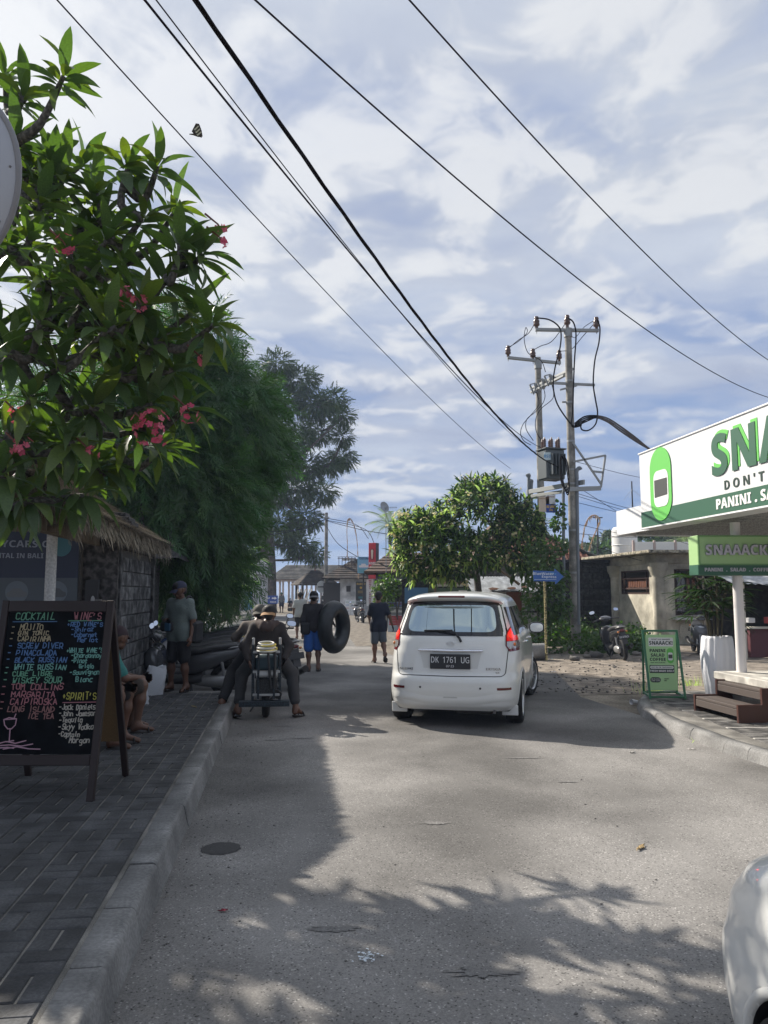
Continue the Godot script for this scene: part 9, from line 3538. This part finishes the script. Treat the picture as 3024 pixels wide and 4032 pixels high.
func build_small() -> void:
	# convex mirror seen from behind, on a post outside the frame
	var c = at(-205, 725, 3.1)
	var cm = thing("traffic_mirror", "grey back of a round traffic mirror above the frangipani leaves", "mirror", T(c))
	var dome = MB.new()
	var prof = []
	for k in 12:
		var a = k / 11.0 * 1.25
		prof.append(V2(0.385 * sin(a) / sin(1.25) + 0.0005, -0.12 * (cos(a) - cos(1.25))))
	prof.reverse()
	var face = Basis(Vector3.UP, -0.35) * Basis(Vector3.RIGHT, -PI / 2 + 0.12)
	dome.lathe(prof, 48, Transform3D(face, Vector3.ZERO))
	part("shell", dome, mat("mirror_back", Color(0.36, 0.38, 0.42), 0.45), cm)
	var rim = MB.new()
	rim.torus(0.387, 0.012, Transform3D(face * Basis(Vector3.RIGHT, PI / 2), Vector3.ZERO), 48, 8)
	part("rim", rim, mat("mirror_rim", Color(0.20, 0.20, 0.21), 0.5), cm)
	for k in 10:
		var a = TAU * k / 10
		var rv = MB.new()
		rv.ball(Vector3.ONE * 0.006, Transform3D(face, face * V(cos(a) * 0.36, -0.018, sin(a) * 0.36)), 6, 4)
		part("rivet", rv, mats["mirror_rim"], cm)
	var po = MB.new()
	po.tube([V(-0.42, -c.y, -0.12), V(-0.42, 0.1, -0.12), V(-0.25, 0.12, -0.10), V(-0.05, 0.0, -0.10)], 0.035, 10)
	part("post", po, mats["galvanised"], cm)
	# butterfly
	var bf = thing("butterfly", "brown and cream striped butterfly in flight below the wires", "butterfly", T(at(768, 530, 2.6), V(0, 0.5, 0.5)))
	var wing_m = mat("wing_brown", Color(0.035, 0.03, 0.022), 0.8)
	var cream = mat("wing_cream", Color(0.42, 0.42, 0.30), 0.8)
	for s in [-1.0, 1.0]:
		var w = MB.new()
		w.prism(PackedVector2Array([V2(0, 0), V2(-0.004, 0.016), V2(0.022, 0.036), V2(0.032, 0.030), V2(0.030, 0.006), V2(0.024, -0.014), V2(0.008, -0.010)]), 0.0006, T(V(0, 0, s * 0.004), V(0, s * 0.35, 0)))
		var wo = part("wing", w, wing_m, bf)
		for k in 3:
			var st2 = MB.new()
			st2.prism(PackedVector2Array([V2(0.004, 0.018 - k * 0.010), V2(0.026, 0.026 - k * 0.011), V2(0.027, 0.022 - k * 0.011), V2(0.006, 0.013 - k * 0.010)]), 0.0012, T(V(0, 0, s * 0.004 + 0.0003), V(0, s * 0.35, 0)))
			part("wing_band", st2, cream, wo)
	var bb = MB.new()
	bb.tube([V(-0.020, 0.006, 0), V(-0.006, 0.002, 0), V(0.006, -0.008, 0)], [0.0015, 0.003, 0.0015], 6)
	part("abdomen", bb, wing_m, bf)
	# bags beside the seated men
	for q in [["square white plastic bag beside the seated men's feet", gr(532, 2772, 0.15), 0.17, 0.26, 0.14, 0.0], ["tall white sack leaning by the block wall", gr(592, 2735, 0.15), 0.17, 0.40, 0.13, 0.22]]:
		var mb = MB.new()
		var rows = []
		for k in 9:
			var f = k / 8.0
			var row = PackedVector3Array()
			for i in 28:
				var a = TAU * i / 28
				var cr = 1.0 + 0.05 * sin(a * 5.0 + k) + 0.04 * sin(a * 9.0 - k * 2.0)
				var e = 0.55
				var tp = 1.0 - 0.28 * pow(f, 3.0)
				row.append(V(signf(cos(a)) * pow(absf(cos(a)), e) * q[2] * cr * tp + q[5] * f * 0.4, f * q[3] + (0.03 * sin(a * 4.0) if k == 8 else 0.0), signf(sin(a)) * pow(absf(sin(a)), e) * q[4] * cr * (1.0 - 0.6 * f * f)))
			rows.append(row)
		mb.grid(rows, true)
		mb.fan(rows[8], Vector3.UP)
		solo("plastic_bag", mb, mat("white_plastic", Color(0.62, 0.64, 0.67), 0.4, {"back": Color(0.3, 0.3, 0.3)}), q[0], "bag", T(q[1], V(0, 0.3, 0)))
	# litter and leaves
	var lit = [["dry_leaf", "curled dry tan leaf lying on the sunlit road", 2525, 3342, 0.0, Color(0.50, 0.36, 0.17), 0.16, 0.04], ["paper_scrap", "white paper scrap on the road near the car shadow", 2490, 2965, 0.0, Color(0.62, 0.60, 0.56), 0.10, 0.04], ["paper_scrap", "white paper scrap on the road by the corner kerb", 2725, 2952, 0.0, Color(0.62, 0.61, 0.58), 0.10, 0.03], ["fallen_flower", "pink fallen flower lying on the shaded road", 880, 3590, 0.0, Color(0.40, 0.03, 0.06), 0.05, 0.03], ["palm_offering", "palm leaf offering lying on the pavement near the kerb", 765, 2785, 0.155, Color(0.36, 0.28, 0.10), 0.22, 0.05], ["plastic_scrap", "clear plastic scrap on the dirt beside the road", 2178, 2648, 0.0, Color(0.55, 0.56, 0.58), 0.20, 0.07], ["blue_wrapper", "blue and white wrapper on the dirt below the weeds", 2170, 2597, 0.0, Color(0.20, 0.36, 0.48), 0.15, 0.06], ["straw_piece", "pale straw lying in the gutter by the kerb", 650, 3535, 0.0, Color(0.5, 0.46, 0.36), 0.07, 0.006]]
	for q in lit:
		var mb = MB.new()
		var rows = []
		for k in 5:
			var row = PackedVector3Array()
			for i in 7:
				var x: float = (i / 6.0 - 0.5) * q[6] * (0.6 + 0.4 * sin(k + 1.0))
				var w: float = q[7] * (1.0 - pow(absf(i / 3.0 - 1.0), 2.0) * 0.8)
				row.append(V(x + 0.01 * sin(k * 2.0), 0.004 + 0.02 * absf(sin(i * 1.3 + k * 0.9)) * q[7] / 0.04 * 0.6, (k / 4.0 - 0.5) * w))
			rows.append(row)
		mb.grid(rows)
		solo(q[0], mb, mat("litter_" + q[1].substr(0, 12), q[5], 0.7, {"tex": "blotch", "scale": 9.0}), q[1], "litter", T(gr(q[2], q[3], q[4]), V(0, 0.8 + q[2] * 0.01, 0)))
	var cup = MB.new()
	cup.lathe([V2(0.028, -0.06), V2(0.042, 0.06), V2(0.040, 0.06), V2(0.026, -0.055)], 18, T(V(0, 0.04, 0), V(0, 0.5, PI / 2 - 0.1)))
	solo("paper_cup", cup, mat("cup_white", Color(0.68, 0.68, 0.68), 0.5), "white paper cup lying in the gutter at the corner kerb", "cup", T(gr(2498, 2775)))
	# stains on the road: dark oil patch, white paint splash
	var stain = func(called: String, label: String, u: float, v: float, rx: float, rz: float, m: Material, n: int, rough: float) -> void:
		var o = thing(called, label, "stain", T(gr(u, v) + V(0, 0.004, 0)), "scuffed patches on the road" if called == "road_scuff" else "")
		for k in n:
			var mb = MB.new()
			var pl = PackedVector2Array()
			var s = (1.0 if n == 1 else 0.45) if k == 0 else rng.randf_range(0.06, 0.24)
			var off = Vector3.ZERO if k == 0 else V(rng.randfn() * rx * 0.6, 0.0004 * k, rng.randfn() * rz * 0.6)
			var w = 40 if k == 0 else 9
			for i in w:
				var a = TAU * i / w
				var r = 1.0 - rng.randf() * rough
				pl.append(V2(cos(a) * rx * r, sin(a) * rz * r) * s)
			var idx = Geometry2D.triangulate_polygon(pl)
			for i in range(0, idx.size(), 3):
				mb.tri(V(pl[idx[i]].x, 0, pl[idx[i]].y) + off, V(pl[idx[i + 1]].x, 0, pl[idx[i + 1]].y) + off, V(pl[idx[i + 2]].x, 0, pl[idx[i + 2]].y) + off, Vector3.UP)
			part("patch", mb, m, o)
	stain.call("oil_stain", "dark round oil stain on the shaded road", 870, 3342, 0.135, 0.13, mat("oil", Color(0.055, 0.055, 0.058), 0.7, {"tex": "asphalt", "world": true, "scale": 0.6}), 1, 0.12)
	stain.call("paint_splash", "white paint splash on the shaded road", 1445, 3775, 0.045, 0.05, mat("splash", Color(0.60, 0.66, 0.70), 0.7), 46, 0.7)
	var scuff = mat("scuffed_asphalt", Color(0.27, 0.268, 0.265), 0.9, {"tex": "asphalt", "world": true, "scale": 0.8})
	for q in [[1712, 3242, 0.16, 0.05], [1190, 2908, 0.20, 0.03], [1075, 2915, 0.16, 0.04], [1110, 2860, 0.18, 0.04], [2240, 3080, 0.12, 0.03], [1900, 3830, 0.20, 0.07], [1320, 3660, 0.16, 0.05], [2060, 2985, 0.25, 0.04]]:
		stain.call("road_scuff", "small dark scuffed patch in the asphalt of the road", q[0], q[1], q[2], q[3], scuff, 1, 0.65)
	# stones, a concrete pipe, rubble along the weeds
	var pipe = MB.new()
	pipe.lathe([V2(0.20, -0.22), V2(0.20, 0.22), V2(0.15, 0.22), V2(0.15, -0.22), V2(0.20, -0.22)], 28, T(V(0, 0.2, 0), V(0, 0.35, PI / 2)), false)
	solo("concrete_pipe", pipe, mats["kerb_concrete"], "short grey concrete pipe lying beside the weeds", "pipe", T(gr(2112, 2598)))
	var stone_m = [mat("stone_pale", Color(0.34, 0.31, 0.27), 0.95, {"tex": "grain", "scale": 3.0}), mat("stone_grey", Color(0.20, 0.19, 0.175), 0.95, {"tex": "grain", "scale": 3.0})]
	var spots = [[2230, 2560, 0.16], [2345, 2588, 0.20], [2310, 2590, 0.12], [2260, 2600, 0.14], [2135, 2590, 0.12], [2505, 2580, 0.14], [2560, 2592, 0.10], [2285, 2560, 0.25], [2140, 2580, 0.1], [2420, 2560, 0.12]]
	var rock = MB.new()
	rock.ball(V(1, 0.5, 0.75), T(V(0, 0.3, 0)), 7, 5)
	for i in rock.v.size():
		rock.v[i] *= 0.8 + 0.4 * absf(sin(rock.v[i].x * 5.0 + rock.v[i].z * 4.0))
	var rm = rock.mesh()
	for q in spots:
		solo("stone", rm, stone_m[rng.randi() % 2], "chunk of rubble lying on the dirt by the weeds", "stone", T(gr(q[0], q[1]), V(0, rng.randf() * 6.0, 0), Vector3.ONE * q[2]), "rubble on the dirt yard")
	var gv = thing("gravel", "loose gravel and grit strewn over the dirt and the road edge", "gravel")
	gv.set_meta("kind", "stuff")
	var grit = []
	for k in 640:
		var p = gr(rng.randf_range(2080, 2720), rng.randf_range(2580, 2730))
		if k > 420:
			p = st(rng.randf_range(-0.62, -0.2) + rng.randfn() * 0.06, 0, rng.randf_range(2.4, 12.0))
		elif k > 360:
			p = st(rng.randf_range(-0.4, 3.6), 0, rng.randf_range(2.8, 9.0))
		grit.append(T(p, V(0, rng.randf() * 6.0, 0), Vector3.ONE * (rng.randf_range(0.008, 0.028) if k <= 360 else rng.randf_range(0.003, 0.009))))
	swarm("grit", rm, stone_m[1], grit, gv)
	var slab = thing("broken_slab", "broken pale concrete slab leaning in the weeds by the pole", "slab", T(gr(2305, 2500), V(0, 0.2, 0.12)))
	boxpart("slab_body", V(0.46, 0.42, 0.10), V(0, 0.28, 0), stone_m[0], slab, 0.02)
	boxpart("slab_chip", V(0.30, 0.20, 0.10), V(-0.25, 0.12, 0.02), stone_m[0], slab, 0.02, V(0, 0, 0.5))
	# tufts of grass at the kerb
	var blade = MB.new()
	blade.tri(V(-0.004, 0, 0), V(0.004, 0, 0), V(0.02, 0.14, 0.02))
	var bm = blade.mesh()
	var gm = mat("grass_blade", Color(0.14, 0.20, 0.05), 0.6, {"back": Color(0.7, 1.0, 0.2)})
	for q in [["grass tuft growing behind the menu stand on the corner", 2585, 2728, 0.04, 90, 0.16, 1.6], ["grass tuft in the gutter of the corner kerb", 2840, 2925, 0.0, 110, 0.10, 0.6], ["grass tuft beside the planter and the menu stand", 2730, 2700, 0.1, 50, 0.1, 1.4]]:
		var o = thing("grass_tuft", q[0], "grass", T(gr(q[1], q[2], q[3])))
		o.set_meta("kind", "stuff")
		var pl = []
		for k in q[4]:
			pl.append(T(V(rng.randfn() * q[5], 0, rng.randfn() * q[5] * 0.6), V(rng.randf_range(-0.4, 0.4), rng.randf() * 6.0, rng.randf_range(-0.4, 0.4)), V(1, q[6] * rng.randf_range(0.5, 1.1), 1)))
		swarm("blades", bm, gm, pl, o)
